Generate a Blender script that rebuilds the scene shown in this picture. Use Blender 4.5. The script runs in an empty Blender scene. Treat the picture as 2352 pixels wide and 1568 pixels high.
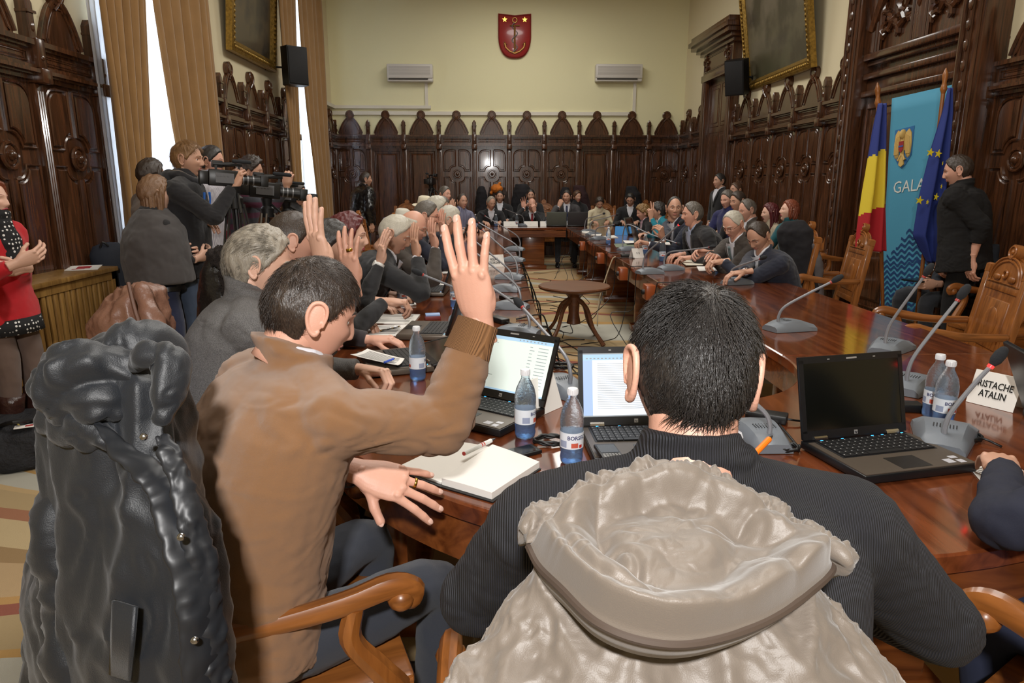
import bpy, bmesh, math, random
import numpy as np
from mathutils import Vector, Matrix, Quaternion, noise
random.seed(7)
V = Vector; PI = math.pi
sc = bpy.context.scene; COL = sc.collection

# ------------------------------------------------------------------ camera, world, lights, exposure
CH = 1.52                      # eye height of the photographer
PITCH = math.atan((784-420)/1568.0)
YAW = math.atan((1176-1128)/1568.0*math.cos(PITCH))
cam_d = bpy.data.cameras.new('camera'); cam = bpy.data.objects.new('camera', cam_d); COL.objects.link(cam)
cam_d.sensor_width = 36; cam_d.lens = 24; cam_d.clip_start = .05; cam_d.clip_end = 100
cam.location = (0, 0, CH); cam.rotation_euler = (PI/2-PITCH, 0, -YAW)
sc.camera = cam
sc.view_settings.view_transform = 'Standard'; sc.view_settings.look = 'None'
sc.view_settings.exposure = 0.0; sc.view_settings.gamma = 1; sc.view_settings.use_curve_mapping = False
wd = bpy.data.worlds.new('world'); sc.world = wd; wd.use_nodes = True
wd.node_tree.nodes['Background'].inputs[0].default_value = (.85, .92, 1, 1)
wd.node_tree.nodes['Background'].inputs[1].default_value = 1.2
def lamp(name, kind, loc, energy, col=(1, 1, 1), rot=(0, 0, 0), **kw):
    d = bpy.data.lights.new(name, kind); d.energy = energy; d.color = col
    for k, v in kw.items(): setattr(d, k, v)
    o = bpy.data.objects.new(name, d); o.location = loc; o.rotation_euler = rot; COL.objects.link(o); return o
# the photographer's flash, held high behind the camera
lamp('camera_flash', 'AREA', (-.05, -.75, 2.35), 92, (1, .98, .96), (PI/2-.26, 0, 0), shape='RECTANGLE', size=.16, size_y=.12)
# unseen area lamps added under the ceiling as ambient fill for the hall
for x, y, en in [(.6, 3.2, 140), (.6, 7.6, 140), (.6, 12.0, 95)]:
    lamp('ceiling_fill_light', 'AREA', (x, y, 5.2), en, (1, .97, .91), (0, 0, 0), shape='DISK', size=2.2)
# daylight through the two tall windows on the left
for y in (6.9, 12.6):
    lamp('window_daylight', 'AREA', (-3.75, y, 2.8), 110, (.86, .93, 1), (0, -PI/2, 0), shape='RECTANGLE', size=4.0, size_y=1.2)

# ------------------------------------------------------------------ pixel -> world helpers (real positions at real depths)
_cp, _sp, _cy, _sy = math.cos(PITCH), math.sin(PITCH), math.cos(YAW), math.sin(YAW)
def _ray(px, py):
    a = (px-1176)/1568; b = (784-py)/1568
    return (_sy*_cp+a*_cy+b*_sy*_sp, _cy*_cp-a*_sy+b*_cy*_sp, -_sp+b*_cp)
def atz(px, py, z=.75):
    r = _ray(px, py); t = (z-CH)/r[2]
    if r[1]*t > 12.75 and z > .5: t = 12.6/r[1]          # keep far things on the end table
    return V((r[0]*t, r[1]*t, z))
def aty(px, py, Y):
    r = _ray(px, py); t = Y/r[1]; return V((r[0]*t, Y, CH+r[2]*t))

# ------------------------------------------------------------------ materials
def lin(c):
    if isinstance(c, str): c = tuple(int(c[i:i+2], 16) for i in (0, 2, 4))
    return tuple((x/255/12.92 if x/255 <= .04045 else ((x/255+.055)/1.055)**2.4) for x in c)+(1,)
_M = {}
def mat(name, col=(128,)*3, rough=.5, metal=0, spec=None, bump=None, var=None, coat=0, sheen=0, trans=0, ior=1.45, emit=0, sss=0, alpha=1, stretch=(1, 1, 1)):
    """bump=(scale, distance); var=(scale, dark factor) tone variation."""
    if name in _M: return _M[name]
    m = bpy.data.materials.new(name); _M[name] = m; m.use_nodes = True
    nt = m.node_tree; n = nt.nodes; l = nt.links; b = n['Principled BSDF']
    c = lin(col); b.inputs['Base Color'].default_value = c; m.diffuse_color = c
    b.inputs['Roughness'].default_value = rough; b.inputs['Metallic'].default_value = metal
    if spec is not None: b.inputs['Specular IOR Level'].default_value = spec
    if coat: b.inputs['Coat Weight'].default_value = coat; b.inputs['Coat Roughness'].default_value = .08
    if sheen: b.inputs['Sheen Weight'].default_value = sheen
    if trans: b.inputs['Transmission Weight'].default_value = trans; b.inputs['IOR'].default_value = ior
    if sss: b.inputs['Subsurface Weight'].default_value = sss; b.inputs['Subsurface Radius'].default_value = (.01, .004, .002)
    if emit: b.inputs['Emission Color'].default_value = c; b.inputs['Emission Strength'].default_value = emit
    if alpha < 1: b.inputs['Alpha'].default_value = alpha
    if bump or var:
        tc = n.new('ShaderNodeTexCoord'); mp = n.new('ShaderNodeMapping'); mp.inputs['Scale'].default_value = stretch
        l.new(tc.outputs['Object'], mp.inputs[0])
    if bump:
        t = n.new('ShaderNodeTexNoise'); t.inputs['Scale'].default_value = bump[0]; t.inputs['Detail'].default_value = 4
        bp = n.new('ShaderNodeBump'); bp.inputs['Distance'].default_value = bump[1]; bp.inputs['Strength'].default_value = .9
        l.new(mp.outputs[0], t.inputs[0]); l.new(t.outputs[0], bp.inputs['Height']); l.new(bp.outputs[0], b.inputs['Normal'])
    if var:
        t = n.new('ShaderNodeTexNoise'); t.inputs['Scale'].default_value = var[0]; t.inputs['Detail'].default_value = 5
        r = n.new('ShaderNodeValToRGB'); r.color_ramp.elements[0].position = .3; r.color_ramp.elements[1].position = .7
        r.color_ramp.elements[0].color = tuple(x*var[1] for x in c[:3])+(1,); r.color_ramp.elements[1].color = c
        l.new(mp.outputs[0], t.inputs[0]); l.new(t.outputs[0], r.inputs[0]); l.new(r.outputs[0], b.inputs['Base Color'])
    return m
def wood(name, c1, c2, rough=.3, coat=0, axis=0, scale=1.0):
    if name in _M: return _M[name]
    m = mat(name, c1, rough, coat=coat); nt = m.node_tree; n = nt.nodes; l = nt.links; b = n['Principled BSDF']
    tc = n.new('ShaderNodeTexCoord'); mp = n.new('ShaderNodeMapping')
    s = [14*scale]*3; s[axis] = 1.2*scale; mp.inputs['Scale'].default_value = s
    t = n.new('ShaderNodeTexNoise'); t.inputs['Scale'].default_value = 1.6; t.inputs['Detail'].default_value = 8; t.inputs['Distortion'].default_value = 1.4
    r = n.new('ShaderNodeValToRGB'); r.color_ramp.elements[0].position = .32; r.color_ramp.elements[1].position = .68
    r.color_ramp.elements[0].color = lin(c2); r.color_ramp.elements[1].color = lin(c1)
    l.new(tc.outputs['Object'], mp.inputs[0]); l.new(mp.outputs[0], t.inputs[0]); l.new(t.outputs[0], r.inputs[0]); l.new(r.outputs[0], b.inputs['Base Color'])
    bp = n.new('ShaderNodeBump'); bp.inputs['Distance'].default_value = .0008; bp.inputs['Strength'].default_value = .5
    l.new(t.outputs[0], bp.inputs['Height']); l.new(bp.outputs[0], b.inputs['Normal'])
    return m
def stripes(name, c1, c2, axis, freq, rough=.9, profile='SINE', dist=0, bumpd=0, lo=.45, hi=.55):
    """wave texture material in object space"""
    if name in _M: return _M[name]
    m = mat(name, c1, rough); nt = m.node_tree; n = nt.nodes; l = nt.links; b = n['Principled BSDF']
    tc = n.new('ShaderNodeTexCoord'); w = n.new('ShaderNodeTexWave'); w.bands_direction = axis; w.inputs['Scale'].default_value = freq
    w.inputs['Distortion'].default_value = dist; w.inputs['Detail'].default_value = 1
    l.new(tc.outputs['Object'], w.inputs[0])
    r = n.new('ShaderNodeValToRGB'); r.color_ramp.elements[0].position = lo; r.color_ramp.elements[1].position = hi
    r.color_ramp.elements[0].color = lin(c2); r.color_ramp.elements[1].color = lin(c1)
    l.new(w.outputs['Fac'], r.inputs[0]); l.new(r.outputs[0], b.inputs['Base Color'])
    if bumpd:
        bp = n.new('ShaderNodeBump'); bp.inputs['Distance'].default_value = bumpd
        l.new(w.outputs['Fac'], bp.inputs['Height']); l.new(bp.outputs[0], b.inputs['Normal'])
    return m

# ------------------------------------------------------------------ mesh builder
class MB:
    def __init__(s): s.v = []; s.f = []; s.m = []; s.T = Matrix.Identity(4)
    def add(s, vs, fs, mi=0):
        o = len(s.v); T = s.T
        s.v.extend([tuple(T @ V(p)) for p in vs])
        s.f.extend([tuple(i+o for i in f) for f in fs]); s.m.extend([mi]*len(fs) if isinstance(mi, int) else mi)
        return s
    def addmb(s, o, M=None, mi=None):
        k = len(s.v); A = np.array(o.v, dtype=float).reshape(-1, 3)
        if M is not None:
            R = np.array(M); A = A @ R[:3, :3].T + R[:3, 3]
        flip = M is not None and M.determinant() < 0
        s.v.extend(map(tuple, A.tolist()))
        s.f.extend([tuple(i+k for i in (f[::-1] if flip else f)) for f in o.f])
        s.m.extend(o.m if mi is None else [mi]*len(o.f)); return s
    def box(s, x0, x1, y0, y1, z0, z1, mi=0, bev=0):
        if bev:
            bm = bmesh.new(); bmesh.ops.create_cube(bm, size=1)
            for v in bm.verts: v.co = V(((x0+x1)/2+v.co.x*(x1-x0), (y0+y1)/2+v.co.y*(y1-y0), (z0+z1)/2+v.co.z*(z1-z0)))
            bmesh.ops.bevel(bm, geom=bm.edges[:], offset=bev, segments=2, affect='EDGES', profile=.5)
            bm.verts.index_update(); s.add([v.co[:] for v in bm.verts], [[v.index for v in f.verts] for f in bm.faces], mi); bm.free(); return s
        vs = [(x, y, z) for x in (x0, x1) for y in (y0, y1) for z in (z0, z1)]
        return s.add(vs, [(0, 1, 3, 2), (4, 6, 7, 5), (0, 4, 5, 1), (2, 3, 7, 6), (0, 2, 6, 4), (1, 5, 7, 3)], mi)
    def prism(s, pts, z0, z1, mi=0, ch=0, O=None):
        """outline (x,y) extruded z0..z1 with optional chamfer at the top; O = matrix"""
        n = len(pts); A = sum((pts[i][0]*pts[(i+1) % n][1]-pts[(i+1) % n][0]*pts[i][1]) for i in range(n))
        if A < 0: pts = pts[::-1]
        vs = [(p[0], p[1], z0) for p in pts]; rings = [vs]
        if ch:
            inn = inset(pts, ch); rings.append([(p[0], p[1], z1-ch*.8 if z1 > z0 else z1+ch*.8) for p in pts]); rings.append([(p[0], p[1], z1) for p in inn])
        else: rings.append([(p[0], p[1], z1) for p in pts])
        allv = [p for r in rings for p in r]; fs = []
        for k in range(len(rings)-1):
            for i in range(n):
                j = (i+1) % n; fs.append((k*n+i, k*n+j, (k+1)*n+j, (k+1)*n+i))
        fs.append(tuple(range(n))[::-1]); fs.append(tuple(range((len(rings)-1)*n, len(rings)*n)))
        if O is not None: allv = [tuple(O @ V(p)) for p in allv]
        return s.add(allv, fs, mi)
    def loft(s, secs, n=16, mi=0, cap=True):
        vs = []; fs = []
        for c, u, v in secs:
            for k in range(n):
                a = 2*PI*k/n; vs.append(tuple(c+u*math.cos(a)+v*math.sin(a)))
        for r in range(len(secs)-1):
            for k in range(n):
                j = (k+1) % n; fs.append((r*n+k, r*n+j, (r+1)*n+j, (r+1)*n+k))
        if cap:
            fs.append(tuple(range(n))[::-1]); fs.append(tuple((len(secs)-1)*n+k for k in range(n)))
        return s.add(vs, fs, mi)
    def tube(s, pts, r, n=8, mi=0, sub=0, rnd=False, flat=1, up=None):
        """limb through pts; r number or list; Catmull-Rom when sub; rnd = rounded ends; flat = v radius factor"""
        pts = [V(p) for p in pts]; rr = list(r) if hasattr(r, '__len__') else [r]*len(pts)
        if sub: pts, rr = catmull(pts, rr, sub)
        if rnd:
            d0 = (pts[0]-pts[1]).normalized(); d1 = (pts[-1]-pts[-2]).normalized()
            a = [(pts[0]+d0*rr[0]*f, rr[0]*g) for f, g in ((.97, .25), (.75, .66), (.4, .92))]
            b = [(pts[-1]+d1*rr[-1]*f, rr[-1]*g) for f, g in ((.4, .92), (.75, .66), (.97, .25))]
            pts = [q[0] for q in a]+pts+[q[0] for q in b]; rr = [q[1] for q in a]+rr+[q[1] for q in b]
        T = [(pts[min(i+1, len(pts)-1)]-pts[max(i-1, 0)]).normalized() for i in range(len(pts))]
        ref = V(up) if up else (V((0, 0, 1)) if abs(T[0].z) < .9 else V((0, 1, 0)))
        u = T[0].cross(ref).normalized(); secs = []
        for i, p in enumerate(pts):
            if up: u = T[i].cross(V(up)); u = u.normalized() if u.length > 1e-5 else V((1, 0, 0))
            else:
                u = u-T[i]*u.dot(T[i]); u = u.normalized() if u.length > 1e-6 else T[i].orthogonal().normalized()
            v = u.cross(T[i]).normalized()
            secs.append((p, u*rr[i], -v*rr[i]*flat))
        return s.loft(secs, n, mi)
    def lathe(s, prof, n=24, mi=0, O=None, cap=True):
        """prof list of (r,z)"""
        secs = [(V((0, 0, z)), V((max(r, 1e-4), 0, 0)), V((0, max(r, 1e-4), 0))) for r, z in prof]
        t = MB(); t.loft(secs, n, mi, cap); return s.addmb2(t, O)
    def addmb2(s, t, O=None):
        M = s.T @ O if O is not None else s.T
        return s.addmb(t, M)
    def ell(s, c, r, n=16, mi=0, O=None):
        """ellipsoid"""
        c = V(c); r = (r, r, r) if not hasattr(r, '__len__') else r
        vs = []; fs = []; m = max(6, n//2)
        for i in range(m+1):
            t = PI*i/m; z = math.cos(t); q = max(math.sin(t), 1e-3)
            for k in range(n):
                a = 2*PI*k/n; p = V((r[0]*q*math.cos(a), r[1]*q*math.sin(a), r[2]*z))
                if O is not None: p = O @ p
                vs.append(tuple(c+p))
        for i in range(m):
            for k in range(n):
                j = (k+1) % n; fs.append((i*n+k, (i+1)*n+k, (i+1)*n+j, i*n+j))
        return s.add(vs, fs, mi)
    def grid(s, P, mi=0, closed=False):
        """P[i][j] points"""
        h = len(P); w = len(P[0]); vs = [tuple(p) for r in P for p in r]; fs = []
        for i in range(h-1):
            for j in range(w if closed else w-1):
                k = (j+1) % w; fs.append((i*w+j, i*w+k, (i+1)*w+k, (i+1)*w+j))
        return s.add(vs, fs, mi)
    def build(s, name, mats, parent=None, smooth=35, loc=None, rot=None):
        me = bpy.data.meshes.new(name); me.from_pydata(s.v, [], s.f)
        if not hasattr(mats, '__len__'): mats = [mats]
        for m in mats: me.materials.append(m)
        if len(mats) > 1: me.polygons.foreach_set('material_index', s.m)
        if smooth:
            me.polygons.foreach_set('use_smooth', [True]*len(s.f))
            if smooth < 180: me.set_sharp_from_angle(angle=math.radians(smooth))
        me.update()
        o = bpy.data.objects.new(name, me); COL.objects.link(o)
        if parent is not None: o.parent = parent
        if loc is not None: o.location = loc
        if rot is not None: o.rotation_euler = rot
        return o
def inset(pts, d):
    n = len(pts); out = []
    for i in range(n):
        p0, p1, p2 = V(pts[i-1]).to_2d(), V(pts[i]).to_2d(), V(pts[(i+1) % n]).to_2d()
        e1 = (p1-p0).normalized(); e2 = (p2-p1).normalized(); n1 = V((-e1.y, e1.x)); n2 = V((-e2.y, e2.x)); b = n1+n2
        if b.length < 1e-6: b = n1
        b.normalize(); k = d/max(.35, b.dot(n1)); out.append((p1.x+b.x*k, p1.y+b.y*k))
    return out
def catmull(pts, rr, sub):
    P = [pts[0]*2-pts[1]]+pts+[pts[-1]*2-pts[-2]]; R = [rr[0]]+rr+[rr[-1]]; op = []; orr = []
    for i in range(1, len(P)-2):
        for k in range(sub):
            t = k/sub; p0, p1, p2, p3 = P[i-1:i+3]
            op.append(.5*((2*p1)+(p2-p0)*t+(2*p0-5*p1+4*p2-p3)*t*t+(3*p1-p0-3*p2+p3)*t**3)); orr.append(R[i]+(R[i+1]-R[i])*(t*t*(3-2*t)))
    op.append(pts[-1]); orr.append(rr[-1]); return op, orr
def rotm(x=0, y=0, z=0): return (Matrix.Rotation(math.radians(z), 4, 'Z') @ Matrix.Rotation(math.radians(x), 4, 'X') @ Matrix.Rotation(math.radians(y), 4, 'Y'))
def tag(o, label=None, cat=None, group=None, kind=None):
    if label: o['label'] = label
    if cat: o['category'] = cat
    if group: o['group'] = group
    if kind: o['kind'] = kind
    return o
def empty(name, loc=(0, 0, 0), rz=0, label=None, cat=None, group=None, kind=None):
    o = bpy.data.objects.new(name, None); o.empty_display_size = .1; COL.objects.link(o); o.location = loc; o.rotation_euler = (0, 0, rz)
    return tag(o, label, cat, group, kind)
def copy_tree(o, parent=None):
    c = o.copy(); COL.objects.link(c); c.parent = parent
    for ch in KIDS(o): copy_tree(ch, c)
    return c
def KIDS(o): return [x for x in list(o.children)]
_text_cache = {}
def text_mb(txt, size, mi=0, align='CENTER', bold=0, width=1):
    cu = bpy.data.curves.new('t', 'FONT'); cu.body = txt; cu.size = size; cu.align_x = align; cu.align_y = 'CENTER'; cu.resolution_u = 2; cu.extrude = .0006; cu.offset = bold
    ob = bpy.data.objects.new('t', cu); COL.objects.link(ob); dg = bpy.context.evaluated_depsgraph_get()
    me = bpy.data.meshes.new_from_object(ob.evaluated_get(dg)); t = MB()
    t.add([(v.co.x*width, v.co.y, v.co.z) for v in me.vertices], [tuple(p.vertices) for p in me.polygons], mi)
    bpy.data.objects.remove(ob); bpy.data.curves.remove(cu); bpy.data.meshes.remove(me); return t
def remesh(mb, vox, smooth=2):
    me = bpy.data.meshes.new('r'); me.from_pydata(mb.v, [], mb.f); ob = bpy.data.objects.new('r', me); COL.objects.link(ob)
    m = ob.modifiers.new('r', 'REMESH'); m.mode = 'VOXEL'; m.voxel_size = vox; m.use_smooth_shade = True
    if smooth: q = ob.modifiers.new('s', 'SMOOTH'); q.iterations = smooth; q.factor = .5
    e = ob.evaluated_get(bpy.context.evaluated_depsgraph_get()); m2 = bpy.data.meshes.new_from_object(e)
    t = MB(); a = np.empty(len(m2.vertices)*3); m2.vertices.foreach_get('co', a); t.v = list(map(tuple, a.reshape(-1, 3).tolist()))
    t.f = [tuple(p.vertices) for p in m2.polygons]; t.m = [0]*len(t.f)
    bpy.data.objects.remove(ob); bpy.data.meshes.remove(me); bpy.data.meshes.remove(m2); return t
def sm(a, b, x): x = min(1, max(0, (x-a)/(b-a))); return x*x*(3-2*x)
# ------------------------------------------------------------------ palette
PL_B = mat('plaster_cream', (228, 222, 182), .9, bump=(60, .001))
PL_S = mat('plaster_pale', (222, 210, 176), .9, bump=(60, .001))
CEIL = mat('ceiling_white', (235, 230, 215), .9)
DW = wood('dark_varnished_oak', (92, 56, 34), (50, 30, 18), .24, coat=.35, axis=2)
DW2 = wood('dark_varnished_oak_rail', (88, 54, 32), (48, 28, 17), .24, coat=.35, axis=0)
MH = wood('polished_mahogany', (122, 64, 34), (80, 38, 20), .13, coat=.5, axis=1, scale=.7)
MHA = wood('mahogany_apron', (134, 76, 36), (88, 44, 20), .25, coat=.3, axis=0, scale=.7)
OAK = wood('honey_oak', (160, 98, 44), (112, 64, 26), .35, coat=.2, axis=2)
OAK2 = wood('honey_oak_rail', (152, 92, 42), (104, 60, 25), .33, coat=.2, axis=1)
LOAK = wood('light_oak_cover', (160, 122, 66), (120, 86, 42), .4, axis=2)
BLACK = mat('black_plastic', (16, 16, 17), .45); DGREY = mat('dark_grey_plastic', (40, 40, 42), .4)
WHITE = mat('white_plastic', (225, 225, 222), .4); STEEL = mat('steel', (170, 170, 172), .25, 1)
GOLD = mat('gold_leaf', (176, 140, 66), .38, .75, bump=(90, .004), var=(30, .45)); PAPER = mat('paper', (232, 228, 222), .8)
BRASS = mat('brass', (200, 160, 70), .25, 1)

YB = 14.8; XL = -3.25
# ------------------------------------------------------------------ floor with the patterned carpet
def carpet():
    m = mat('carpet', (170, 140, 100), .95, bump=(700, .002)); nt = m.node_tree; n = nt.nodes; l = nt.links; b = n['Principled BSDF']
    tc = n.new('ShaderNodeTexCoord'); nz = n.new('ShaderNodeTexNoise'); nz.inputs['Scale'].default_value = .45; nz.inputs['Detail'].default_value = 1
    mx = n.new('ShaderNodeVectorMath'); mx.operation = 'MULTIPLY_ADD'; mx.inputs[1].default_value = (1.8, 2.4, 0)
    mp = n.new('ShaderNodeMapping'); mp.inputs['Location'].default_value = (-3.4, -2.2, 0)
    l.new(tc.outputs['Object'], mp.inputs[0]); l.new(tc.outputs['Object'], nz.inputs[0]); l.new(nz.outputs['Color'], mx.inputs[0]); l.new(mp.outputs[0], mx.inputs[2])
    w = n.new('ShaderNodeTexWave'); w.wave_type = 'RINGS'; w.inputs['Scale'].default_value = .17; w.inputs['Distortion'].default_value = 1.5; w.inputs['Detail'].default_value = 0; w.wave_profile = 'SAW'
    l.new(mx.outputs[0], w.inputs[0]); r = n.new('ShaderNodeValToRGB'); cr = r.color_ramp; cr.interpolation = 'CONSTANT'
    st = [(0, (172, 148, 108)), (.14, (184, 156, 112)), (.18, (176, 172, 158)), (.34, (176, 138, 82)), (.37, (166, 144, 106)), (.52, (140, 82, 66)), (.58, (178, 138, 84)), (.62, (178, 150, 112)), (.78, (150, 122, 84)), (.83, (188, 166, 126)), (.93, (156, 106, 78))]
    cr.elements[0].color = lin(st[0][1]); cr.elements[1].position = st[1][0]; cr.elements[1].color = lin(st[1][1])
    for p, c in st[2:]: e = cr.elements.new(p); e.color = lin(c)
    l.new(w.outputs['Fac'], r.inputs[0]); l.new(r.outputs[0], b.inputs['Base Color']); return m
t = MB(); t.box(-4.2, 5.2, -1.6, YB+.3, -.1, 0); tag(t.build('floor', carpet(), smooth=0), kind='structure')
t = MB(); t.box(-4.2, 5.2, -1.6, YB+.3, 6.0, 6.1); tag(t.build('ceiling', CEIL, smooth=0), kind='structure')
t = MB(); t.box(-4.2, 5.2, YB, YB+.25, 0, 6.0); WB = tag(t.build('wall_back', PL_B, smooth=0), kind='structure')
t = MB(); t.box(-4.2, 5.2, -1.6, -1.5, 0, 6.0); tag(t.build('wall_front', PL_S, smooth=0), kind='structure')
# left wall with two tall window openings
WIN = [(6.1, 7.75), (11.9, 13.3)]
t = MB(); ys = [-1.5, WIN[0][0], WIN[0][1], WIN[1][0], WIN[1][1], YB]
for a, b_ in ((ys[0], ys[1]), (ys[2], ys[3]), (ys[4], ys[5])): t.box(XL-.3, XL, a, b_, 0, 6)
for a, b_ in WIN: t.box(XL-.3, XL, a, b_, 0, .75); t.box(XL-.3, XL, a, b_, 5.3, 6)
tag(t.build('wall_left', PL_S, smooth=0), kind='structure')
GLASSW = mat('window_glass', (235, 242, 245), .02, trans=1, ior=1.02)
for i, (a, b_) in enumerate(WIN):
    f = MB(); x0, x1 = XL-.24, XL-.18
    f.box(x0, x1, a, a+.07, .75, 5.3); f.box(x0, x1, b_-.07, b_, .75, 5.3); f.box(x0, x1, a, b_, .75, .83); f.box(x0, x1, a, b_, 5.22, 5.3)
    f.box(x0, x1, (a+b_)/2-.03, (a+b_)/2+.03, .8, 5.3); f.box(x0, x1, a, b_, 3.6, 3.67)
    r = tag(f.build('window_%d' % (i+1), WHITE, smooth=0), kind='structure')
    g = MB(); g.box(XL-.215, XL-.205, a+.05, b_-.05, .8, 5.25); g.build('pane', GLASSW, r, smooth=0)
# right wall, very slightly splayed
RW0, RW1 = V((4.33, 2.0, 0)), V((4.02, YB, 0)); ra = math.atan2(RW1.y-RW0.y, RW1.x-RW0.x)
RWL = (RW1-RW0).length
t = MB(); t.box(-3.7, RWL+.1, -.25, 0, 0, 6)
tag(t.build('wall_right', PL_S, smooth=0, loc=RW0, rot=(0, 0, ra)), kind='structure')
def rw(Y): return (Y-RW0.y)/math.sin(ra)     # distance along right wall at depth Y

# ------------------------------------------------------------------ gothic wainscot, in wall-local frame x along, y into the room
LZ = 2.485
def ogee(w, h, n=10):
    """half width w, height h: ogee arch outline from (-w,0) over the tip to (w,0)"""
    P = []
    for i in range(n+1):
        q = i/n; x = -w*(1-q**1.5*.55)*(1 if q < 1 else 1) if q < .6 else None
        P.append(q)
    def half(q):
        z = h*q; x = w*(math.cos(q*PI/2*.94)**.72)*(1-.10*math.sin(q*PI)); return x, z
    L = [(-half(i/n)[0], half(i/n)[1]) for i in range(n+1)]; R = [(-x, z) for x, z in L[::-1]]
    return [(-w*.93, -.0)]+L[1:]+R[:-1]+[(w*.93, 0)]
FR = Matrix(((1, 0, 0, 0), (0, 0, 1, 0), (0, 1, 0, 0), (0, 0, 0, 1)))     # outline (x,z) extruded along y
def pr(mb, pts, y0, y1, ch=0, mi=0, dx=0, dz=0):
    """prism whose outline is in the wall plane (x,z), from depth y0 to y1"""
    n = len(pts); A = sum((pts[i][0]*pts[(i+1) % n][1]-pts[(i+1) % n][0]*pts[i][1]) for i in range(n))
    if A < 0: pts = pts[::-1]
    rings = [[(p[0]+dx, y0, p[1]+dz) for p in pts]]
    if ch: rings += [[(p[0]+dx, y1-ch*.7, p[1]+dz) for p in pts], [(p[0]+dx, y1, p[1]+dz) for p in inset(pts, ch)]]
    else: rings.append([(p[0]+dx, y1, p[1]+dz) for p in pts])
    vs = [p for r in rings for p in r]; fs = []
    for k in range(len(rings)-1):
        for i in range(n): j = (i+1) % n; fs.append((k*n+j, k*n+i, (k+1)*n+i, (k+1)*n+j))
    fs.append(tuple(range(n))); fs.append(tuple(range((len(rings)-1)*n, len(rings)*n))[::-1]); mb.add(vs, fs, mi)
def rim(mb, pts, r, y, closed=False, mi=0, dx=0, dz=0, n=6):
    P = [V((p[0]+dx, y, p[1]+dz)) for p in pts]
    if closed: P.append(P[0])
    mb.tube(P, r, n, mi)
def circ(r, n=20, cx=0, cz=0): return [(cx+r*math.cos(2*PI*i/n), cz+r*math.sin(2*PI*i/n)) for i in range(n)]
def crest_mb(w=.25, h=.34):
    mb = MB(); o = ogee(w, h); pr(mb, o, 0, .045, .008); pr(mb, circ(.088, 22, 0, h+.055), 0, .06, .012)
    rim(mb, o[1:-1], .015, .048); i2 = inset(o if sum((o[i][0]*o[(i+1) % len(o)][1]-o[(i+1) % len(o)][0]*o[i][1]) for i in range(len(o))) > 0 else o[::-1], .055)
    rim(mb, [(p[0], max(p[1], .0)) for p in i2], .009, .048)
    rim(mb, circ(.06, 20, 0, h+.055), .01, .06, True)
    mb.tube([(-.06, .055, h-.07), (.0, .062, h-.01), (.04, .062, h+.03)], .011, 6); mb.tube([(.06, .055, h-.07), (.0, .062, h-.01), (-.04, .062, h+.03)], .011, 6)
    return mb
def post_mb(h=.30, w=.038):
    mb = MB(); pr(mb, [(-w, -.02), (w, -.02), (w, h-.05), (0, h), (-w, h-.05)], 0, .08, .012); pr(mb, [(-w*1.25, h*.6), (w*1.25, h*.6), (w*1.25, h*.66), (-w*1.25, h*.66)], 0, .09)
    mb.ell((0, .05, h*.3), (.02, .045, .05), 8); return mb
def quad_panel(sx, up, w, zc, z1, y=.035):
    """one of four sunk panels round the rosette; sx = side, up = above or below"""
    x0, x1 = .035, w/2-.085; r = .13; s = 1 if up else -1
    pts = [(x0, zc+s*(r+.03))]
    for i in range(5):
        a = PI/2*(1-(i+.8)/4.8); pts.append((x0+.02+(r-.02)*math.cos(a)*.9, zc+s*(.06+(r-.03)*math.sin(a))))
    pts += [(x1, zc+s*.06), (x1, z1-s*.13)]
    for i in range(1, 6):
        a = PI/2*i/5; pts.append((x1-(1-math.cos(a))*.12, z1-s*.13+s*.13*math.sin(a)))
    pts.append((x0, z1)); return [(p[0]*sx, p[1]) for p in pts]
def cornerpanel(w, kind='rosette'):
    mb = MB(); h = w/2
    mb.box(-h, h, 0, .03, 0, LZ)                       # backing
    mb.box(-h, h, .03, .06, 0, .14)                    # base
    mb.box(-h+.06, h-.06, .03, .05, .20, .44, bev=.008)
    mb.box(-h, h, .03, .085, .50, .545, bev=.01); mb.box(-h, h, .03, .06, .46, .50)
    if kind == 'rosette':
        zc = 1.70
        for sx in (-1, 1):
            for up, z1 in ((True, 2.19), (False, .62)):
                q = quad_panel(sx, up, w, zc, z1); A = sum((q[i][0]*q[(i+1) % len(q)][1]-q[(i+1) % len(q)][0]*q[i][1]) for i in range(len(q)))
                if A < 0: q = q[::-1]
                rim(mb, q, .013, .036, True); pr(mb, inset(q, .024), .03, .05, .009)
        rim(mb, circ(.085, 20, 0, zc), .014, .05, True); pr(mb, circ(.07, 18, 0, zc), .03, .055, .01); mb.ell((0, .06, zc), (.034, .03, .034), 12)
    else:
        q = [(-h+.1, .64), (h-.1, .64), (h-.1, 2.16), (-h+.1, 2.16)]; rim(mb, q, .014, .036, True); pr(mb, inset(q, .05), .03, .055, .03)
        q = [(-h+.14, .68), (h-.14, .68), (h-.14, 2.12), (-h+.14, 2.12)]; rim(mb, q, .008, .04, True)
    # entablature
    for z0, z1, d in ((2.22, 2.25, .07), (2.25, 2.265, .10), (2.265, 2.29, .13), (2.29, 2.32, .09), (2.32, 2.43, .055), (2.43, 2.45, .08), (2.45, 2.485, .11)): mb.box(-h, h, .0, d, z0, z1)
    rim(mb, [(-h+.08, 2.345), (h-.08, 2.345), (h-.08, 2.405), (-h+.08, 2.405)], .007, .057, True)
    rim(mb, [(-h+.11, 2.36), (h-.11, 2.36), (h-.11, 2.39), (-h+.11, 2.39)], .005, .057, True)
    return mb
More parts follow.
